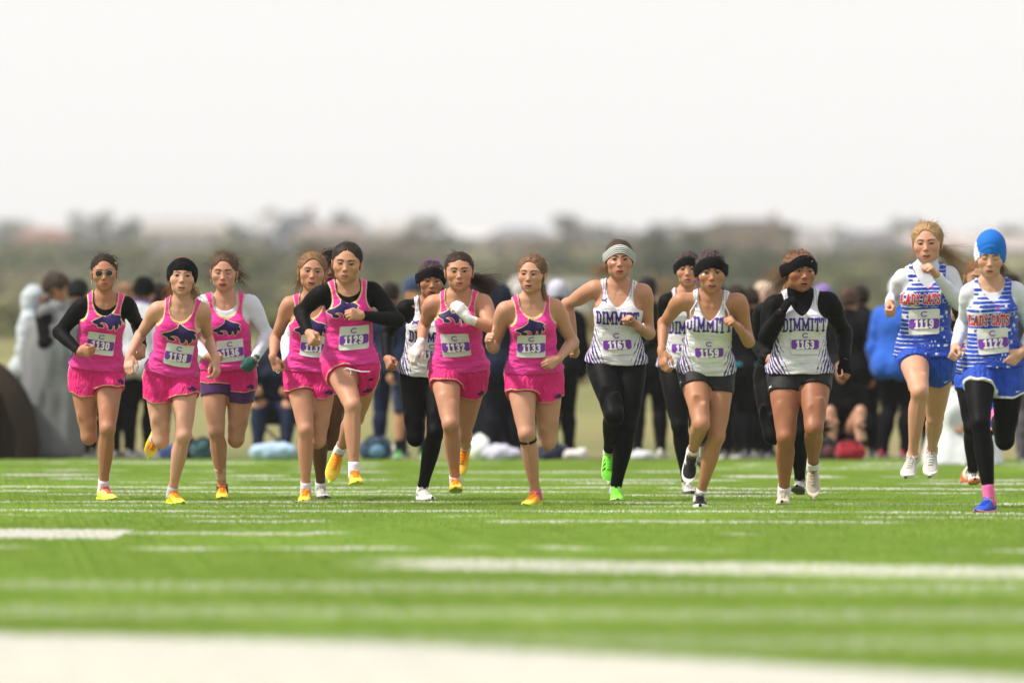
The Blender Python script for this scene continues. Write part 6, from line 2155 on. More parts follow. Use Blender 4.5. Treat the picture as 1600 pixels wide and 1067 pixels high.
  face=dict(open=.45, w=.98, jaw=.95, gaze=-.004, brow=(.05, .03, .02), lip=(.44, .15, .13)), extra=[ex_kneestrap]),
 dict(label='runner in white singlet and full black leggings with striped headband and lime shoes, bib 1161', d=54.9, S=1.70, skin=MED, seed=9, hs=1.05, b=1.06,
  hc=(967.5, 406), hrot=(2, 0, 1), nk=(967, 453), sa=(929, 451), sb=(1005, 457), ea=(886, 476, 1), wa=(898, 539, 1), fa=(901, 552, 1), eb=(1014, 521, 1), wb=(998, 510, -1), fb=(985, 497, -1),
  ha=(941, 573), hb=(985, 573), ka=(960, 648, -1), aa=(952, 704, 1), ta=(951, 746, -1), kb=(980, 667, -1), ab=(962, 757, 1), tb=(964, 783, -1), gnd='b', pyaw=4, cyaw=-4,
  thb=(-.6, .7, .2), top='white', bottom=('none', 0), leggings=True, word=('DIMMITT', 965, 497, .094, .02), logo=('cross', 943, 470, .042), bib=('1161', 964.5, 536, 4), hem=.06, shoe='lime', sock=(.68, .68, .66), sock_t=.93,
  hair=dict(c=(.05, .03, .02), line=-.004, fly=50, flylen=.03, rough=.0016, tails=[dict(at=(-.05, -.09, -.05), dir=(-1, .2, -.12), c=(.22, .14, .07), n=70, len=.15, spread=.35, r=.0009, wave=.03, droop=.03)]),
  band=dict(bandb, mat=stripes_mat, z0=.034, z1=.092), face=dict(open=.3, w=.98, jaw=1.0, brow=(.02, .013, .010), lip=(.45, .10, .10), marks=[(-.040, -.016, .013, (.72, .68, .66), .8)]), extra=[ex_watch('b', (.45, .62, .72)), ex_necklace]),
 dict(label='runner with black sleeves and leggings mostly hidden behind runner 1159, looking over that shoulder', d=57.4, S=1.64, skin=MED, seed=10, hs=.98,
  hc=(1075, 421), hrot=(-4, 0, -2), nk=(1073, 462), sa=(1042, 472), sb=(1106, 472), ea=(1036, 520, 1), wa=(1008, 545, 1), fa=(998, 551, 1), eb=(1112, 520, 1), wb=(1074, 506, -1), fb=(1062, 498, -1),
  ha=(1052, 578), hb=(1089, 578), ka=(1062, 664, -1), aa=(1074, 747, 1), ta=(1079, 770, -1), kb=(1092, 680, 1), ab=(1097, 690, 1), tb=(1096, 722, 1), gnd='a', pyaw=0, cyaw=0,
  top='white', under=(BLACKC, 'low'), bottom=('none', 0), leggings=True, word=('DIMMITT', 1077, 512, .094, .02), bib=('1160', 1070, 542, 0), hem=.04, shoe='greysole', sock=(.6, .6, .6), gloves={'a': (BLACKC, True, .05), 'b': (BLACKC, True, .05)},
  hair=dict(c=(.05, .03, .033), line=-.004, vol=.002, rough=.006, fly=10, clips=[((.084, .0, -.045), (.35, .03, .45))]), band=dict(bandb, z0=.026, z1=.088), face=dict(open=.3, w=.97, lip=(.50, .17, .16))),
 dict(label='runner in white singlet and short black tights with black headband and bare arms, bib 1159', d=51.9, S=1.62, skin=(.47, .245, .138), seed=11, hs=1.06, lean=.18,
  hc=(1111, 425), hrot=(2, 4, -1), nk=(1110, 471), sa=(1064, 470), sb=(1154, 471), ea=(1037, 505, 1), wa=(1034, 549, -1), fa=(1036, 566, -1), eb=(1170, 534, 1), wb=(1155, 513, -1), fb=(1145, 501, -1),
  ha=(1083, 582), hb=(1124, 584), ka=(1096, 662, -1), aa=(1082, 706, 1), ta=(1075, 752, -1), kb=(1120, 682, -1), ab=(1094, 763, 1), tb=(1094, 793, -1), gnd='b', pyaw=6, cyaw=-3,
  poses=('claw', 'fist'), tha=(.7, -.7, 0), thb=(-.5, .4, .8), top='white', bottom=('black', .33), word=('DIMMITT', 1108, 507, .094, .02), logo=('cross', 1082.5, 480, .042), bib=('1159', 1108.5, 549, 2), hem=.05, shoe='black', sock=(.68, .68, .70), sock_t=.88,
  hair=dict(c=(.045, .03, .033), line=-.004, vol=.003, rough=.007, fly=15, clips=[((-.086, -.01, -.05), (.40, .03, .50))]), band=dict(bandb, z0=.026, z1=.092, logo=((.078, .02, .045), (.9, .3, .1), .02)),
  face=dict(open=.6, w=.95, jaw=.92, brow=(.018, .012, .01), lip=(.36, .11, .10), marks=[(-.046, -.008, .010, (.78, .76, .76), .9)]), extra=[ex_straps]),
 dict(label='runner in black jacket and leggings almost wholly hidden behind runner 1163', d=54.9, S=1.62, skin=(.56, .31, .2), seed=12, hs=.95,
  hc=(1239, 428), hrot=(0, 8, 0), nk=(1226, 478), sa=(1192, 487), sb=(1262, 484), ea=(1184, 535, 1), wa=(1198, 560, -1), fa=(1206, 568, -1), eb=(1275, 530, 1), wb=(1262, 560, -1), fb=(1255, 566, -1),
  ha=(1199, 590), hb=(1240, 590), ka=(1206, 680, -1), aa=(1222, 690, 1), ta=(1223, 684, 1), kb=(1248, 676, -1), ab=(1250, 752, 1), tb=(1246, 762, -1), pyaw=0, cyaw=0,
  under=(BLACKC, 'crew', dict(loose=.012, hem=-.02, wr=.008)), bottom=('none', 0), leggings=True, shoe='greysole', sock=(.6, .6, .6), sock_t=.92, hair=dict(c=DK, line=0), face=dict(w=.95)),
 dict(label='runner in white singlet over black turtleneck and black gloves with wind-blown hair, bib 1163', d=53.3, S=1.64, skin=DEEP, seed=13, hs=1.08, b=1.17,
  hc=(1249, 424), hrot=(18, 1, 3), nk=(1250, 467), sa=(1209, 478), sb=(1295, 472), ea=(1198, 527, -.03), wa=(1220, 490, -.15), fa=(1230, 474, -1), eb=(1319, 518, 1), wb=(1320, 560, -1), fb=(1324, 577, -1),
  ha=(1226, 590), hb=(1273, 588), ka=(1228, 682, -1), aa=(1225, 758, 1), ta=(1223, 787, -1), kb=(1272, 668, -1), ab=(1270.5, 728, 1), tb=(1271, 774, -1), gnd='a', pyaw=6, cyaw=4,
  poses=('relax', 'claw'), tha=(-.2, .8, .5), thb=(-.6, -.7, 0), top='white', under=(BLACKC, 'turtle', dict(loose=.006, wr=.005)), bottom=('black', .30), word=('DIMMITT', 1256, 507, .094, .02), bib=('1163', 1258, 535, -1), hem=.06, shoe='cream', sock=(.68, .68, .70), sock_t=.88,
  gloves={'a': (BLACKC, True, .05), 'b': (BLACKC, False, .05)},
  hair=dict(c=(.12, .06, .035), line=-.004, vol=.003, rough=.006, fly=25, tails=[dict(at=(-.06, -.08, -.02), dir=(-1, .3, .05), c=(.20, .10, .045), n=46, len=.19, spread=.5, r=.0008, wave=.04, droop=.05), dict(at=(-.06, -.07, -.045), dir=(-.6, .3, -.5), n=40, len=.12, spread=.4, r=.0013, wave=.03)]),
  band=dict(bandb, z0=.026, z1=.094, left=-.08, logo=((.045, .085, .06), (.4, .9, .2), .02)), face=dict(open=.4, w=1.04, jaw=1.06, brow=(.012, .008, .007), lip=(.30, .10, .09), marks=[(.05, -.004, .008, (.7, .68, .72), .7)])),
 dict(label='blonde runner in blue and white singlet over white sleeves, both feet airborne, bib 1119', d=52.2, S=1.72, skin=(.64, .375, .255), seed=14, hs=1.02,
  hc=(1449, 380), hrot=(-8, 3, -2), nk=(1446, 424), sa=(1411, 436), sb=(1483, 431), ea=(1397, 468, 1), wa=(1390, 476, -1), fa=(1387, 488, -1), eb=(1499, 474, -.06), wb=(1465, 432, -1), fb=(1455, 418, -1),
  ha=(1426, 556), hb=(1468, 562), ka=(1437, 612, -1), aa=(1426, 711, 1), ta=(1417, 742, -1), kb=(1461, 652, 1), ab=(1456.5, 702, 1), tb=(1453, 739, -1), pyaw=-6, cyaw=6,
  tha=(-.2, -.3, 1), thb=(-.5, .5, .6), top='blue', under=(WHITEC, 'turtle', dict(h=.0066)), bottom=('blue', .33), notch=.08, word=('LADY CATS', 1439, 467, .070, .0), logo=('swoosh', 1455, 448, .050), bib=('1119', 1444, 503, 2), hem=.02, shoe='grey', sock=(.5, .38, .3), sock_t=.97,
  hair=dict(c=BLO, fly=120, flylen=.05, rough=.0022, vol=.004, tails=[dict(at=(.045, -.095, -.03), dir=(1, .3, -.5), n=110, len=.27, spread=.30, r=.0013, wave=.035, droop=.10), dict(at=(-.065, -.06, -.055), dir=(-1, .1, .0), n=16, len=.11, spread=.5, r=.0007, wave=.03)]),
  face=dict(open=.6, eyes=.5, w=1.02, jaw=1.0, brow=(.12, .07, .04), lip=(.48, .16, .14))),
 dict(label='runner in blue singlet with reddish ponytail mostly hidden between runners 1119 and 1122', d=57.2, S=1.64, skin=(.58, .34, .235), seed=15, hs=.98,
  hc=(1526, 434), hrot=(10, 8, 4), nk=(1530, 474), sa=(1500, 483), sb=(1563, 483), ea=(1490, 518, 1), wa=(1508, 545, -1), fa=(1518, 548, -1), eb=(1578, 520, 1), wb=(1566, 552, -1), fb=(1558, 556, -1),
  ha=(1513, 580), hb=(1548, 580), ka=(1519, 668, -1), aa=(1520, 738, 1), ta=(1523, 750, -1), kb=(1540, 672, 1), ab=(1522, 722, 1), tb=(1508, 746, 1), pyaw=0, cyaw=0,
  top='blue', under=((.012, .012, .014), 'low', dict(arm_t=.02)), bottom=('blue', .40), leggings=True, word=('LADY CATS', 1522, 515, .066, .0), bib=('1121', 1520, 542, 0), hem=.03, shoe='orange', sock=(.66, .66, .64), sock_t=.84,
  hair=dict(c=(.16, .075, .035), fly=40, tails=[dict(at=(.05, -.09, -.02), dir=(.8, .2, -.5), n=50, len=.16, spread=.35, r=.0015, wave=.03)]), face=dict(w=.97, eyes=.7)),
 dict(label='runner in blue knit beanie and black leggings with pink socks and blue shoes, bib 1122', d=50.8, S=1.68, skin=(.64, .40, .285), seed=16, hs=1.0,
  hc=(1547, 402), hrot=(-2, 8, 3), nk=(1549, 446), sa=(1516, 458), sb=(1587, 456), ea=(1506, 505, 1), wa=(1493, 541, -1), fa=(1487, 553, -1), eb=(1614, 518, 1), wb=(1597, 550, -1), fb=(1582, 563, -1),
  ha=(1530, 576), hb=(1576, 580), ka=(1532, 661, -1), aa=(1546, 780, 1), ta=(1529, 797, -1), kb=(1570, 687, -1), ab=(1556, 650, 1), tb=(1551, 622, 1), gnd='a', pyaw=4, cyaw=4,
  poses=('fist', 'open'), tha=(.4, -.5, .8), thb=(-.5, -.3, .8), top='blue', under=(WHITEC, 'crew', dict(h=.0066)), bottom=('bluewhite', .40), notch=.08, leggings=True, leg_end=.80, word=('LADY CATS', 1546, 500, .070, .0), logo=('swoosh', 1561, 479.5, .046), bib=('1122', 1552, 533, 3), hem=.04, shoe='blue', sock=(.72, .13, .34), sock_t=.78,
  hair=dict(c=(.12, .06, .03), line=-.006, tails=[dict(at=(.05, -.08, -.05), dir=(.8, .3, -.6), n=40, len=.10, spread=.3, r=.0015, wave=.02)]), band=dict(z0=.030, z1=.30, tilt=.30, mat=beanie_mat, off=.010, top=.028, name='beanie'),
  face=dict(open=.35, eyes=.1, w=.93, jaw=.90, brow=(.05, .03, .02), lip=(.48, .18, .16)), extra=[ex_watch('b', (.03, .03, .035), (.05, .05, .06))]),
 dict(label='runner in white print sleeves and black cap mostly hidden behind runners 113 and 1129', d=55.2, S=1.64, skin=BROWN, seed=17, hs=.98,
  hc=(514, 419), hrot=(8, 2, 2), nk=(505, 466), sa=(472, 478), sb=(540, 478), ea=(450, 533, 1), wa=(449, 562, -1), fa=(447, 578, -1), eb=(556, 530, 1), wb=(540, 560, -1), fb=(534, 566, -1),
  ha=(490, 586), hb=(526, 586), ka=(499, 676, -1), aa=(501, 753, 1), ta=(506, 779, -1), kb=(517, 690, 1), ab=(519, 672, 1), tb=(520, 670, 1), gnd='a', pyaw=0, cyaw=0,
  under=((.64, .65, .72), 'crew', dict(loose=.008)), bottom=('none', 0), shoe='greysole', sock=(.66, .66, .68), sock_t=.88, inner=((.03, .03, .06), .36), hair=dict(c=(.05, .028, .018), fly=60, flylen=.05, rough=.006, vol=.008),
  band=dict(bandb, z0=.036, z1=.12, logo=((.02, .095, .062), (.25, 1, .1), .024)), face=dict(w=.97)),
]
for R in RUN:
    if 'poses' in R:
        R['ha_'], R['hb_'] = R['poses']
    R['hands'] = R.pop('poses', ('fist', 'fist'))

# ------------------------------------------------------------------ spectators behind the turf
def stand_skel(px, d, S, yaw, pose='stand', b=1.0, arms='down', z0=None):
    """a person standing (or seated) at a column of the picture; yaw 0 looks at the lens, 90 to image right"""
    s = Skel()
    s.S, s.b, s.d, s.k = S, b, d, S / 1.65
    k = s.k
    base = np.array([(px - 800) * d / FPX, d, 0.0])
    base[2] = max(float(land(base[0], d)), 0.0) if d > 78 else 0.0
    R = rot_xyz(yaw, 0, 0)
    P = lambda x, f, z: base + R @ np.array([x * k, -f * k, z * k])
    s.Xp = R @ np.array([1.0, 0, 0]); s.Xc = s.Xp.copy()
    g = np.random.default_rng(int(px * 7))
    j = lambda a: g.uniform(-a, a)
    if pose == 'stand':
        s.P, s.N = P(0, 0, .870), P(j(.02), .03, 1.350)
        s.hip = {'a': P(-.085, 0, .868), 'b': P(.085, 0, .868)}
        s.knee = {'a': P(-.10, .03 + j(.03), .475), 'b': P(.10, .03 + j(.04), .475)}
        s.ank = {'a': P(-.11, -.03 + j(.03), .085), 'b': P(.11, -.02 + j(.05), .085)}
        s.toe = {'a': P(-.145, .13, .02), 'b': P(.145, .14, .02)}
    else:
        h = .16 if pose == 'ground' else .44
        s.P, s.N = P(0, 0, h + .02), P(0, .12, h + .49)
        s.hip = {'a': P(-.085, .02, h), 'b': P(.085, .02, h)}
        kz = .46 if pose == 'ground' else .50
        s.knee = {'a': P(-.14, .36, kz), 'b': P(.15, .36, kz)}
        s.ank = {'a': P(-.12, .44, .085), 'b': P(.13, .46, .085)}
        s.toe = {'a': P(-.13, .62, .03), 'b': P(.15, .62, .03)}
    nz = s.N
    fw = R @ np.array([0, -1.0, 0])
    up = np.array([0, 0, 1.0])
    s.sho = {'a': nz - s.Xc * .172 * k - up * .03 * k, 'b': nz + s.Xc * .172 * k - up * .03 * k}
    if arms == 'down':
        s.elb = {q: s.sho[q] + sg * s.Xc * .06 * k - up * .28 * k - fw * .03 for q, sg in (('a', -1), ('b', 1))}
        s.wri = {q: s.elb[q] + sg * s.Xc * .0 - up * .225 * k + fw * .08 * k for q, sg in (('a', -1), ('b', 1))}
        s.hand = {q: s.wri[q] - up * .07 + fw * .02 for q in 'ab'}
    elif arms == 'fold':
        s.elb = {q: s.sho[q] + sg * s.Xc * .05 * k - up * .27 * k + fw * .05 for q, sg in (('a', -1), ('b', 1))}
        s.wri = {q: s.elb[q] - sg * s.Xc * .19 * k + up * .02 * k + fw * .12 * k for q, sg in (('a', -1), ('b', 1))}
        s.hand = {q: s.wri[q] - sg * s.Xc * .07 for q, sg in (('a', -1), ('b', 1))}
    else:   # hands on the knees or in the lap
        s.elb = {q: s.sho[q] + sg * s.Xc * .06 * k - up * .25 * k + fw * .08 for q, sg in (('a', -1), ('b', 1))}
        s.wri = {q: s.elb[q] - sg * s.Xc * .08 * k - up * .05 * k + fw * .20 * k for q, sg in (('a', -1), ('b', 1))}
        s.hand = {q: s.wri[q] + fw * .06 - sg * s.Xc * .03 for q, sg in (('a', -1), ('b', 1))}
    s.A = s.N - s.P; s.L = np.linalg.norm(s.A); s.Ah = s.A / s.L
    s.hs = 1.05
    s.hc = s.N + up * .195 * k + fw * .035
    s.HR = rot_xyz(yaw + j(14), 6 + j(6), j(4)) @ HEAD_BASE
    s.root = np.array([s.P[0], s.P[1], base[2]])
    return s
def spectator(px, d, S, yaw, label, jacket, pants, pose='stand', arms='down', b=1.05, skin=MED, hair=(.03, .02, .014), hat=None, hood=None, shoe='dull', blanket=None, bare=None, scarf=None, extra=None, hair_vol=.006, socks=None):
    s = stand_skel(px, d, S, yaw, pose, b, arms)
    pr = Prims()
    add_body(pr, s, ('torso', 'yoke', 'arms', 'legs', 'feet', 'neck'), tmin=-.2)
    boxes = []
    for q in 'ab':
        n0 = len(pr.l)
        add_hand(pr, s, q, 'relax', -pelvis_front(s) * -1.0 + np.array([0, 0, .2]))
        lo = np.min([p[0] for p in pr.l[n0:]], 0) - .004; hi = np.max([p[1] for p in pr.l[n0:]], 0) + .004
        boxes.append((lo, hi, .0075))
    F = dict(skin=skin, open=.1)
    add_head(pr, s, F)
    r = .16 * s.hs
    boxes.insert(0, (s.hc - r, s.hc + r, .0058))
    V, Q = multi_mesh(pr, .017, boxes)
    hp = head_coords(s, V); hp[np.linalg.norm(hp, axis=1) > .3] = 9.0
    body = add_obj('person', make_mesh('person', V - s.root, Q, (skin_mat(F),), True, None, {'hp': hp}), None, tuple(s.root))
    set_props(body, label, 'spectator', 'spectators behind the turf')
    for q in 'ab':
        put_shoe(s, body, q, shoe, True)
        if socks:
            v, f = limb_band(s, q, 'shank', .74, 1.10, .007)
            add_part('sock', v, f, (cloth_mat('sock_knit', socks, .9),), body, s)
    if pants:
        pp = Prims()
        end = .97 if not bare else 0
        add_body(pp, s, ('torso', 'seat', 'legs'), off=.022, leg_t=end, tmin=-.2)
        def post(F_, X, Y, Z):
            t, u, f = torso_uv(s, X, Y, Z)
            F_ = np.maximum(F_, (t - .25) * s.L)
            m = np.abs(F_) < .04
            x, y, z = (np.broadcast_to(a, F_.shape)[m] for a in (X, Y, Z))
            F_[m] += (vnoise(x * 14 + px, y * 14, z * 18) * .007).astype(np.float32)
            return F_
        V, Q = mesh_field(pp, .016, post, smooth=1)
        add_part('shorts' if bare else 'trousers', V, Q, (cloth_mat('trouser_cloth', pants, .8),), body, s)
    if jacket:
        pj = Prims()
        add_body(pj, s, ('torso', 'bust', 'seat', 'yoke', 'arms'), off=.030, arm_t=.96, loose=.006, tmin=-.25, flare=.03)
        if hood:
            c = s.hc - s.HR[:, 1] * .02
            pj.ell(c, s.HR, np.array([.105, .118, .135]) * s.hs, k=.03)
            pj.rcone(s.N, s.N + (s.hc - s.N) * .5, .085, .09, k=.04)
            pj.ell(head_pt(s, (0, .125, -.005)), s.HR, np.array([.068, .085, .088]) * s.hs, k=.01, op='s')
        else:
            pj.rcone(s.N - s.Ah * .03, s.N + (s.hc - s.N) * .30, .078, .072, k=.03)
        def post(F_, X, Y, Z):
            m = np.abs(F_) < .04
            x, y, z = (np.broadcast_to(a, F_.shape)[m] for a in (X, Y, Z))
            F_[m] += (vnoise(x * 15 + px, y * 15, z * 20) * .008 + vnoise(x * 34, y * 34, z * 40) * .003).astype(np.float32)
            return F_
        V, Q = mesh_field(pj, .014, post, smooth=1)
        add_part('jacket', V, Q, (cloth_mat('jacket_cloth', jacket, .8),), body, s)
    if blanket:
        pb = Prims()
        lo = .12 if pose == 'stand' else .02
        zt = s.N[2] + .03
        fw = pelvis_front(s)
        foot = np.array([s.P[0], s.P[1], s.root[2] + lo]) + fw * (.02 if pose == 'stand' else .26)
        top = s.N + fw * .02
        if pose == 'stand':
            pb.limb(top, foot, (0, .12, .3, .6, 1), (.10, .235, .265, .27, .25), k=.05, flat=(fw, 1.2))
        else:
            pb.limb(top, foot, (0, .15, .4, .8, 1), (.09, .20, .27, .34, .36), k=.05)
            for q in 'ab': pb.rcone(s.hip[q], s.knee[q], .14, .11, k=.06)
        for q in 'ab': pb.rcone(s.N, s.sho[q], .08, .085, k=.06)
        zf = s.root[2] + .015
        def post(F_, X, Y, Z):
            m = np.abs(F_) < .07
            x, y, z = (np.broadcast_to(a, F_.shape)[m] for a in (X, Y, Z))
            F_[m] += (vnoise(x * 9 + px, y * 9, z * 2.2) * .028 + vnoise(x * 24, y * 24, z * 5) * .008).astype(np.float32)
            return np.maximum(F_, zf - Z)
        V, Q = mesh_field(pb, .018, post, smooth=1)
        add_part('blanket', V, Q, (cloth_mat('blanket_wool', blanket, .95),), body, s)
    if scarf:
        ps = Prims()
        ps.rcone(s.N + (s.hc - s.N) * .18, s.N + (s.hc - s.N) * .42, .082, .080, k=.01)
        V, Q = mesh_field(ps, .012, None, smooth=1)
        add_part('scarf', V, Q, (cloth_mat('scarf_knit', scarf, .9),), body, s)
    if hat:
        v, q_ = band_shell(s, .012, .026, .30, .20, top=.015, arc=3.0)
        add_part('beanie', v, q_, (cloth_mat('hat_knit', hat, .9),), body, s, {'hp': head_coords(s, v)})
    if hair and not hood:
        v, q_ = hair_cap(s, dict(vol=hair_vol if not hat else 0, rough=.008, line=-.03 if hat else .0))
        cap = add_part('hair', v, q_, (hair_mat(hair),), body, s)
        if hair_vol > .015:
            fl = flyaways(s, 240, int(px), .05, .0022)
            fl.build('loose_hairs', (hair_mat(hair),), cap, True, s.root)
    s.body_obj = body
    return s
NAVYC, LGREY = (.012, .018, .045), (.36, .38, .42)
SPECT = [
 dict(px=44, d=81.5, S=1.60, yaw=80, label='spectator in pale grey hooded jacket behind the grey blanket', jacket=(.36, .40, .44), pants=(.05, .05, .06), hood=True),
 dict(px=80, d=79.6, S=1.70, yaw=62, label='spectator with curly dark hair wrapped in a long grey blanket', jacket=BLACKC, pants=BLACKC, arms='fold', blanket=(.150, .156, .165), hair_vol=.024, skin=TAN),
 dict(px=118, d=80.4, S=1.66, yaw=160, label='spectator with black hair in dark clothes just right of the grey blanket', jacket=(.02, .022, .03), pants=BLACKC, hair=(.008, .008, .009), hair_vol=.012),
 dict(px=218, d=79.8, S=1.66, yaw=150, label='spectator in black beanie and purple scarf with a pale grey jacket', jacket=(.40, .42, .47), pants=BLACKC, hat=BLACKC, scarf=(.09, .03, .22), shoe='white'),
 dict(px=190, d=80.8, S=1.64, yaw=40, label='spectator with light brown hair in a dark coat beside the purple scarf', jacket=(.015, .016, .02), pants=BLACKC, hair=(.16, .09, .05), shoe='grey'),
 dict(px=434, d=79.4, S=1.66, yaw=-6, label='seated spectator in black and navy sports jacket on a folding stool', jacket=(.014, .018, .034), pants=(.016, .022, .045), pose='chair', arms='lap', hair=DK),
 dict(px=642, d=79.0, S=1.66, yaw=10, label='spectator in navy shorts and cap with bare legs and green shoes', jacket=NAVYC, pants=(.02, .03, .075), bare=True, hat=(.02, .04, .085), hair=(.20, .11, .05), shoe='green', socks=(.012, .012, .014), skin=(.58, .33, .2)),
 dict(px=611, d=81.0, S=1.64, yaw=170, label='spectator with dark hair and navy jacket left of the navy cap', jacket=NAVYC, pants=NAVYC, hair=DK),
 dict(px=762, d=80.2, S=1.68, yaw=175, label='spectator with dark hair in a big navy coat behind the flying ponytail', jacket=(.010, .014, .030), pants=(.010, .012, .022), b=1.25, hair=DK),
 dict(px=806, d=81.2, S=1.64, yaw=150, label='spectator with pale grey hair in navy left of the braided runner', jacket=(.012, .016, .036), pants=(.012, .013, .022), b=1.2, hair=(.40, .38, .37)),
 dict(px=871, d=80.4, S=1.64, yaw=185, label='spectator in pale lavender cap and black coat right of the braided runner', jacket=BLACKC, pants=BLACKC, hat=(.42, .42, .52), b=1.1),
 dict(px=1014, d=80.0, S=1.68, yaw=180, label='spectator in black with white shoes right of the striped headband', jacket=BLACKC, pants=BLACKC, hair=(.010, .010, .012), shoe='white'),
 dict(px=1148, d=79.6, S=1.60, yaw=180, label='spectator in black with a teal stripe at the waist behind runner 1159', jacket=BLACKC, pants=BLACKC, hair=DK, b=1.1, extra='teal'),
 dict(px=1192, d=80.6, S=1.64, yaw=30, label='pale haired spectator in black left of the wind blown hair', jacket=BLACKC, pants=BLACKC, hair=(.46, .36, .28), skin=(.62, .42, .33), b=1.1),
 dict(px=1281, d=81.2, S=1.60, yaw=20, label='spectator in lavender beanie behind the shoulder of runner 1163', jacket=(.015, .015, .02), pants=BLACKC, hat=(.17, .11, .32)),
 dict(px=1322, d=80.2, S=1.58, yaw=165, label='spectator with brown hair in long black coat right of runner 1163', jacket=BLACKC, pants=BLACKC, hair=(.07, .04, .03), b=1.15),
 dict(px=1309, d=78.9, S=1.62, yaw=8, label='spectator in black hood sitting on the ground beside the red backpack', jacket=BLACKC, pants=BLACKC, pose='ground', arms='lap', hood=True, skin=(.60, .36, .26)),
 dict(px=1400, d=79.2, S=1.66, yaw=150, label='spectator in royal blue coat and white beanie with pink shoes', jacket=(.012, .085, .44), pants=BLACKC, hat=(.58, .62, .70), b=1.15, shoe='redshoe', hair=(.1, .06, .04)),
 dict(px=1432, d=80.6, S=1.62, yaw=175, label='spectator in dark trousers right behind the royal blue coat', jacket=(.013, .03, .12), pants=BLACKC, hair=DK),
 dict(px=1488, d=74.5, S=1.58, yaw=20, label='seated spectator wrapped in a pale grey blanket behind the blonde runner', jacket=(.02, .022, .026), pants=BLACKC, pose='ground', arms='lap', blanket=(.47, .50, .52), hood=True),
 dict(px=1578, d=76.5, S=1.68, yaw=165, label='spectator in purple grey trousers behind the runner in the beanie', jacket=(.04, .045, .05), pants=(.075, .065, .085), hair=DK),
 dict(px=164, d=80.9, S=1.58, yaw=170, label='spectator in dark jacket seen between the arms of runner 1130', jacket=(.012, .014, .02), pants=BLACKC, hair=DK),
 dict(px=243, d=81.0, S=1.62, yaw=140, label='spectator in black trousers with white shoes just right of the purple scarf', jacket=(.30, .32, .38), pants=BLACKC, hair=DK, shoe='white'),
 dict(px=738, d=81.4, S=1.66, yaw=160, label='spectator in dark navy left of the big navy coat', jacket=NAVYC, pants=(.010, .012, .02), hair=DK),
 dict(px=787, d=79.8, S=1.60, yaw=190, label='spectator in dark navy hood between the ponytail and the braided runner', jacket=(.009, .012, .026), pants=(.008, .009, .014), hood=True, b=1.3),
 dict(px=845, d=81.6, S=1.64, yaw=170, label='spectator in navy directly behind the braided runner', jacket=NAVYC, pants=BLACKC, hair=DK, b=1.1),
 dict(px=1120, d=80.8, S=1.62, yaw=175, label='spectator in black at the left of the teal striped one', jacket=BLACKC, pants=BLACKC, hair=DK, b=1.1),
 dict(px=1172, d=79.9, S=1.58, yaw=185, label='broad spectator in black at the right of the teal striped one', jacket=BLACKC, pants=BLACKC, hair=DK, b=1.25),
 dict(px=1345, d=81.4, S=1.62, yaw=185, label='spectator in dark clothes behind the long black coat', jacket=(.012, .012, .016), pants=BLACKC, hair=DK, b=1.1),
]
for sp_ in SPECT:
    ex = sp_.pop('extra', None)
    s_ = spectator(**sp_)
    if ex == 'teal':
        pt_ = Prims(); add_torso(pt_, s_, .062, tmin=-.1)
        def _cut(F, X, Y, Z):
            t, u, f = torso_uv(s_, X, Y, Z)
            return np.maximum(F, (np.abs(t - .06) - .045) * s_.L)
        V, Q = mesh_field(pt_, .012, _cut, smooth=1)
        add_part('waist_bag', V, Q, (cloth_mat('teal_cloth', (.015, .17, .22), .7),), s_.body_obj, s_)

# ------------------------------------------------------------------ bags and bundles along the edge of the turf
def lump(name, label, cat, cx, d, w, h, colr, seed, dep=None, strap=None, extra=None):
    """a soft bag: squashed body with folds, seams and a strap"""
    x = (cx - 800) * d / FPX
    z0 = max(float(land(x, d)), 0.0) if d > 78 else 0.0
    dep = dep or w * .7
    c = np.array([x, d, z0])
    pr = Prims()
    I = np.eye(3)
    g = np.random.default_rng(seed)
    pr.ell(c + [0, 0, h * .40], I, (w * .5, dep * .5, h * .48), k=.03)
    for i in range(5):
        pr.ell(c + [g.uniform(-.32, .32) * w, g.uniform(-.3, .2) * dep, h * g.uniform(.25, .6)], I, (w * g.uniform(.14, .28), dep * .25, h * g.uniform(.22, .42)), k=.04)
    def post(F, X, Y, Z):
        m = np.abs(F) < .05
        xx, yy, zz = (np.broadcast_to(a, F.shape)[m] for a in (X, Y, Z))
        F[m] += (vnoise(xx * 13 + seed, yy * 13, zz * 16) * .014 + vnoise(xx * 34 + seed, yy * 34, zz * 34) * .006).astype(np.float32)
        return np.maximum(F, np.float32(z0 - .004) - Z)
    V, Q = mesh_field(pr, .013, post, smooth=1)
    o = add_obj(name, make_mesh(name, V - c, Q, (cloth_mat(name + '_cloth', colr, .8),)), None, tuple(c))
    set_props(o, label, cat, 'bags and bundles along the edge of the turf')
    if strap:
        sp = Soup()
        a = np.linspace(0, math.pi, 13)
        sp.tube([(w * .28 * math.cos(t), -dep * .38, h * .62 + h * .34 * math.sin(t)) for t in a], .011, 6)
        sp.build('strap', (cloth_mat('strap_web', strap, .8),), o)
    if extra:
        p2 = Prims(); p2.ell(np.array(c) + [w * .08, -dep * .42, h * .35], I, (w * .26, dep * .16, h * .26), k=.02)
        V, Q = mesh_field(p2, .012, None, smooth=1)
        add_obj('pocket', make_mesh('pocket', V - c, Q, (cloth_mat('pocket_cloth', extra, .8),)), o)
    return o
lump('blanket_bundle', 'pale blue blanket bundled on the ground under the seated spectator', 'bundle', 428, 77.9, .42, .20, (.30, .42, .58), 3)
lump('duffel_bag', 'navy and teal duffel bag behind the yellow shoes of runner 1129', 'bag', 585, 78.6, .30, .24, (.022, .05, .085), 4, strap=(.03, .03, .04), extra=(.10, .22, .32))
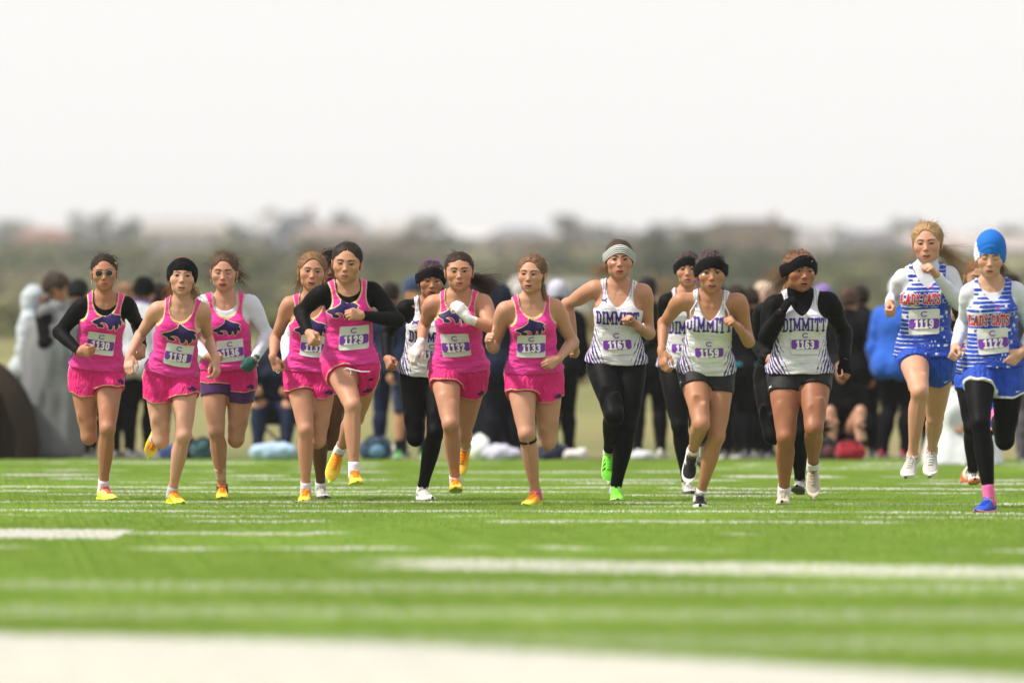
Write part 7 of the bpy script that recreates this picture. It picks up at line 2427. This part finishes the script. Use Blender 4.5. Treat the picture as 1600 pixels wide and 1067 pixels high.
lump('duffel_bag', 'dark teal bag between runners 1138 and 1136', 'bag', 318, 78.8, .26, .22, (.03, .085, .10), 5, strap=(.02, .02, .025))
lump('duffel_bag', 'black bag half hidden left of the dark teal bag', 'bag', 292, 79.3, .24, .24, (.015, .016, .022), 6, strap=(.02, .02, .025))
lump('sack', 'plump white plastic sack right of runner 1132', 'sack', 748, 78.4, .22, .26, (.60, .64, .63), 7)
lump('cloth_bundle', 'pale lavender cloth heap left of runner 1133', 'bundle', 784, 78.2, .36, .17, (.42, .42, .55), 8)
lump('duffel_bag', 'navy bag on the ground right of runner 1133', 'bag', 862, 78.8, .30, .17, (.02, .022, .05), 9, strap=(.02, .02, .025))
lump('cloth_bundle', 'crumpled white cloth beside the navy bag', 'bundle', 899, 78.6, .22, .11, (.52, .49, .48), 10)
lump('backpack', 'bright red backpack in front of the hooded seated spectator', 'backpack', 1327, 77.6, .26, .22, (.28, .012, .025), 11, strap=(.04, .01, .015), extra=(.22, .01, .02))
lump('backpack', 'dark grey backpack left of the red backpack', 'backpack', 1291, 78.0, .22, .24, (.045, .04, .045), 12, strap=(.02, .02, .02), extra=(.10, .03, .04))
lump('white_towel', 'white towel hanging bunched beside the navy shorts', 'towel', 606, 79.2, .20, .16, (.55, .52, .54), 13)
lump('shoe_bag', 'small blue bag between the legs of runners 1130 and 1138', 'bag', 262, 78.6, .18, .16, (.03, .06, .16), 14)
lump('cloth_bundle', 'grey cloth on the ground right of runner 1161', 'bundle', 1004, 78.2, .24, .10, (.42, .44, .47), 15)
# brown pop-up shelter cut by the left edge of the picture
c = np.array([px2w(-34, 0, 79.2)[0], 79.2, 0.0])
pr = Prims()
pr.ell(c + [0, 0, .10], np.eye(3), (.56, .50, .84), k=.02)
pr.ell(c + [-.10, -.20, .04], np.eye(3), (.50, .52, .78), k=.01, op='s')
def _post(F, X, Y, Z):
    m = np.abs(F) < .05
    xx, yy, zz = (np.broadcast_to(a, F.shape)[m] for a in (X, Y, Z))
    F[m] += (vnoise(xx * 6, yy * 6, zz * 5) * .012).astype(np.float32)
    return np.maximum(F, .0 - Z)
V, Q = mesh_field(pr, .014, _post, smooth=1)
o = add_obj('popup_shelter', make_mesh('popup_shelter', V - c, Q, (cloth_mat('brown_canvas', (.036, .027, .021), .85),)), None, tuple(c))
set_props(o, 'dark brown canvas pop-up shelter at the left edge of the picture', 'shelter')
sp = Soup()
a = np.linspace(.0, math.pi, 25)
sp.tube([(.565 * math.cos(t), -.02, .10 + .845 * math.sin(t)) for t in a], .012, 6)
sp.build('frame_pole', (plain('dark_pole', (.05, .045, .04), .5, .4),), o)
# folding stool under the seated spectator
x0 = px2w(434, 0, 79.4)[0]
root = bpy.data.objects.new('folding_stool', None); col.objects.link(root); root.location = (x0, 79.45, 0)
set_props(root, 'dark folding stool under the seated spectator in navy', 'stool')
sp = Soup(); sp.box((-.20, -.17, .345), (.20, .17, .365)); sp.build('seat', (cloth_mat('stool_cloth', (.02, .02, .025), .8),), root, False)
for sx in (-1, 1):
    for sy in (-1, 1):
        sp = Soup(); sp.tube([(sx * .18, sy * .15, .345), (-sx * .20, sy * .16, .0)], .011, 6); sp.build('leg', (plain('stool_steel', (.2, .2, .2), .4, .5),), root)

# dark equipment case on the grass behind runners 1132 and 1133
p_ = np.array([px2w(766, 0, 80.0)[0], 80.05, 0.0])
root = bpy.data.objects.new('equipment_case', None); col.objects.link(root); root.location = p_
set_props(root, 'dark navy equipment case standing on end between runners 1132 and 1133', 'case')
sp = Soup(); sp.box((-.19, -.15, .02), (.19, .15, .62)); sp.build('body', (plain('case_shell', (.010, .012, .020), .5, .3, .2),), root, False)
sp = Soup(); sp.box((-.195, -.156, .60), (.195, .156, .66)); sp.build('lid', (plain('case_lid', (.014, .016, .024), .5, .3, .2),), root, False)
sp = Soup(); sp.tube([(-.07, -.155, .50), (-.07, -.19, .51), (.07, -.19, .51), (.07, -.155, .50)], .010, 6); sp.build('handle', (plain('case_handle', (.02, .02, .02), .5, .3),), root)

for R in RUN:
    build_person(R)
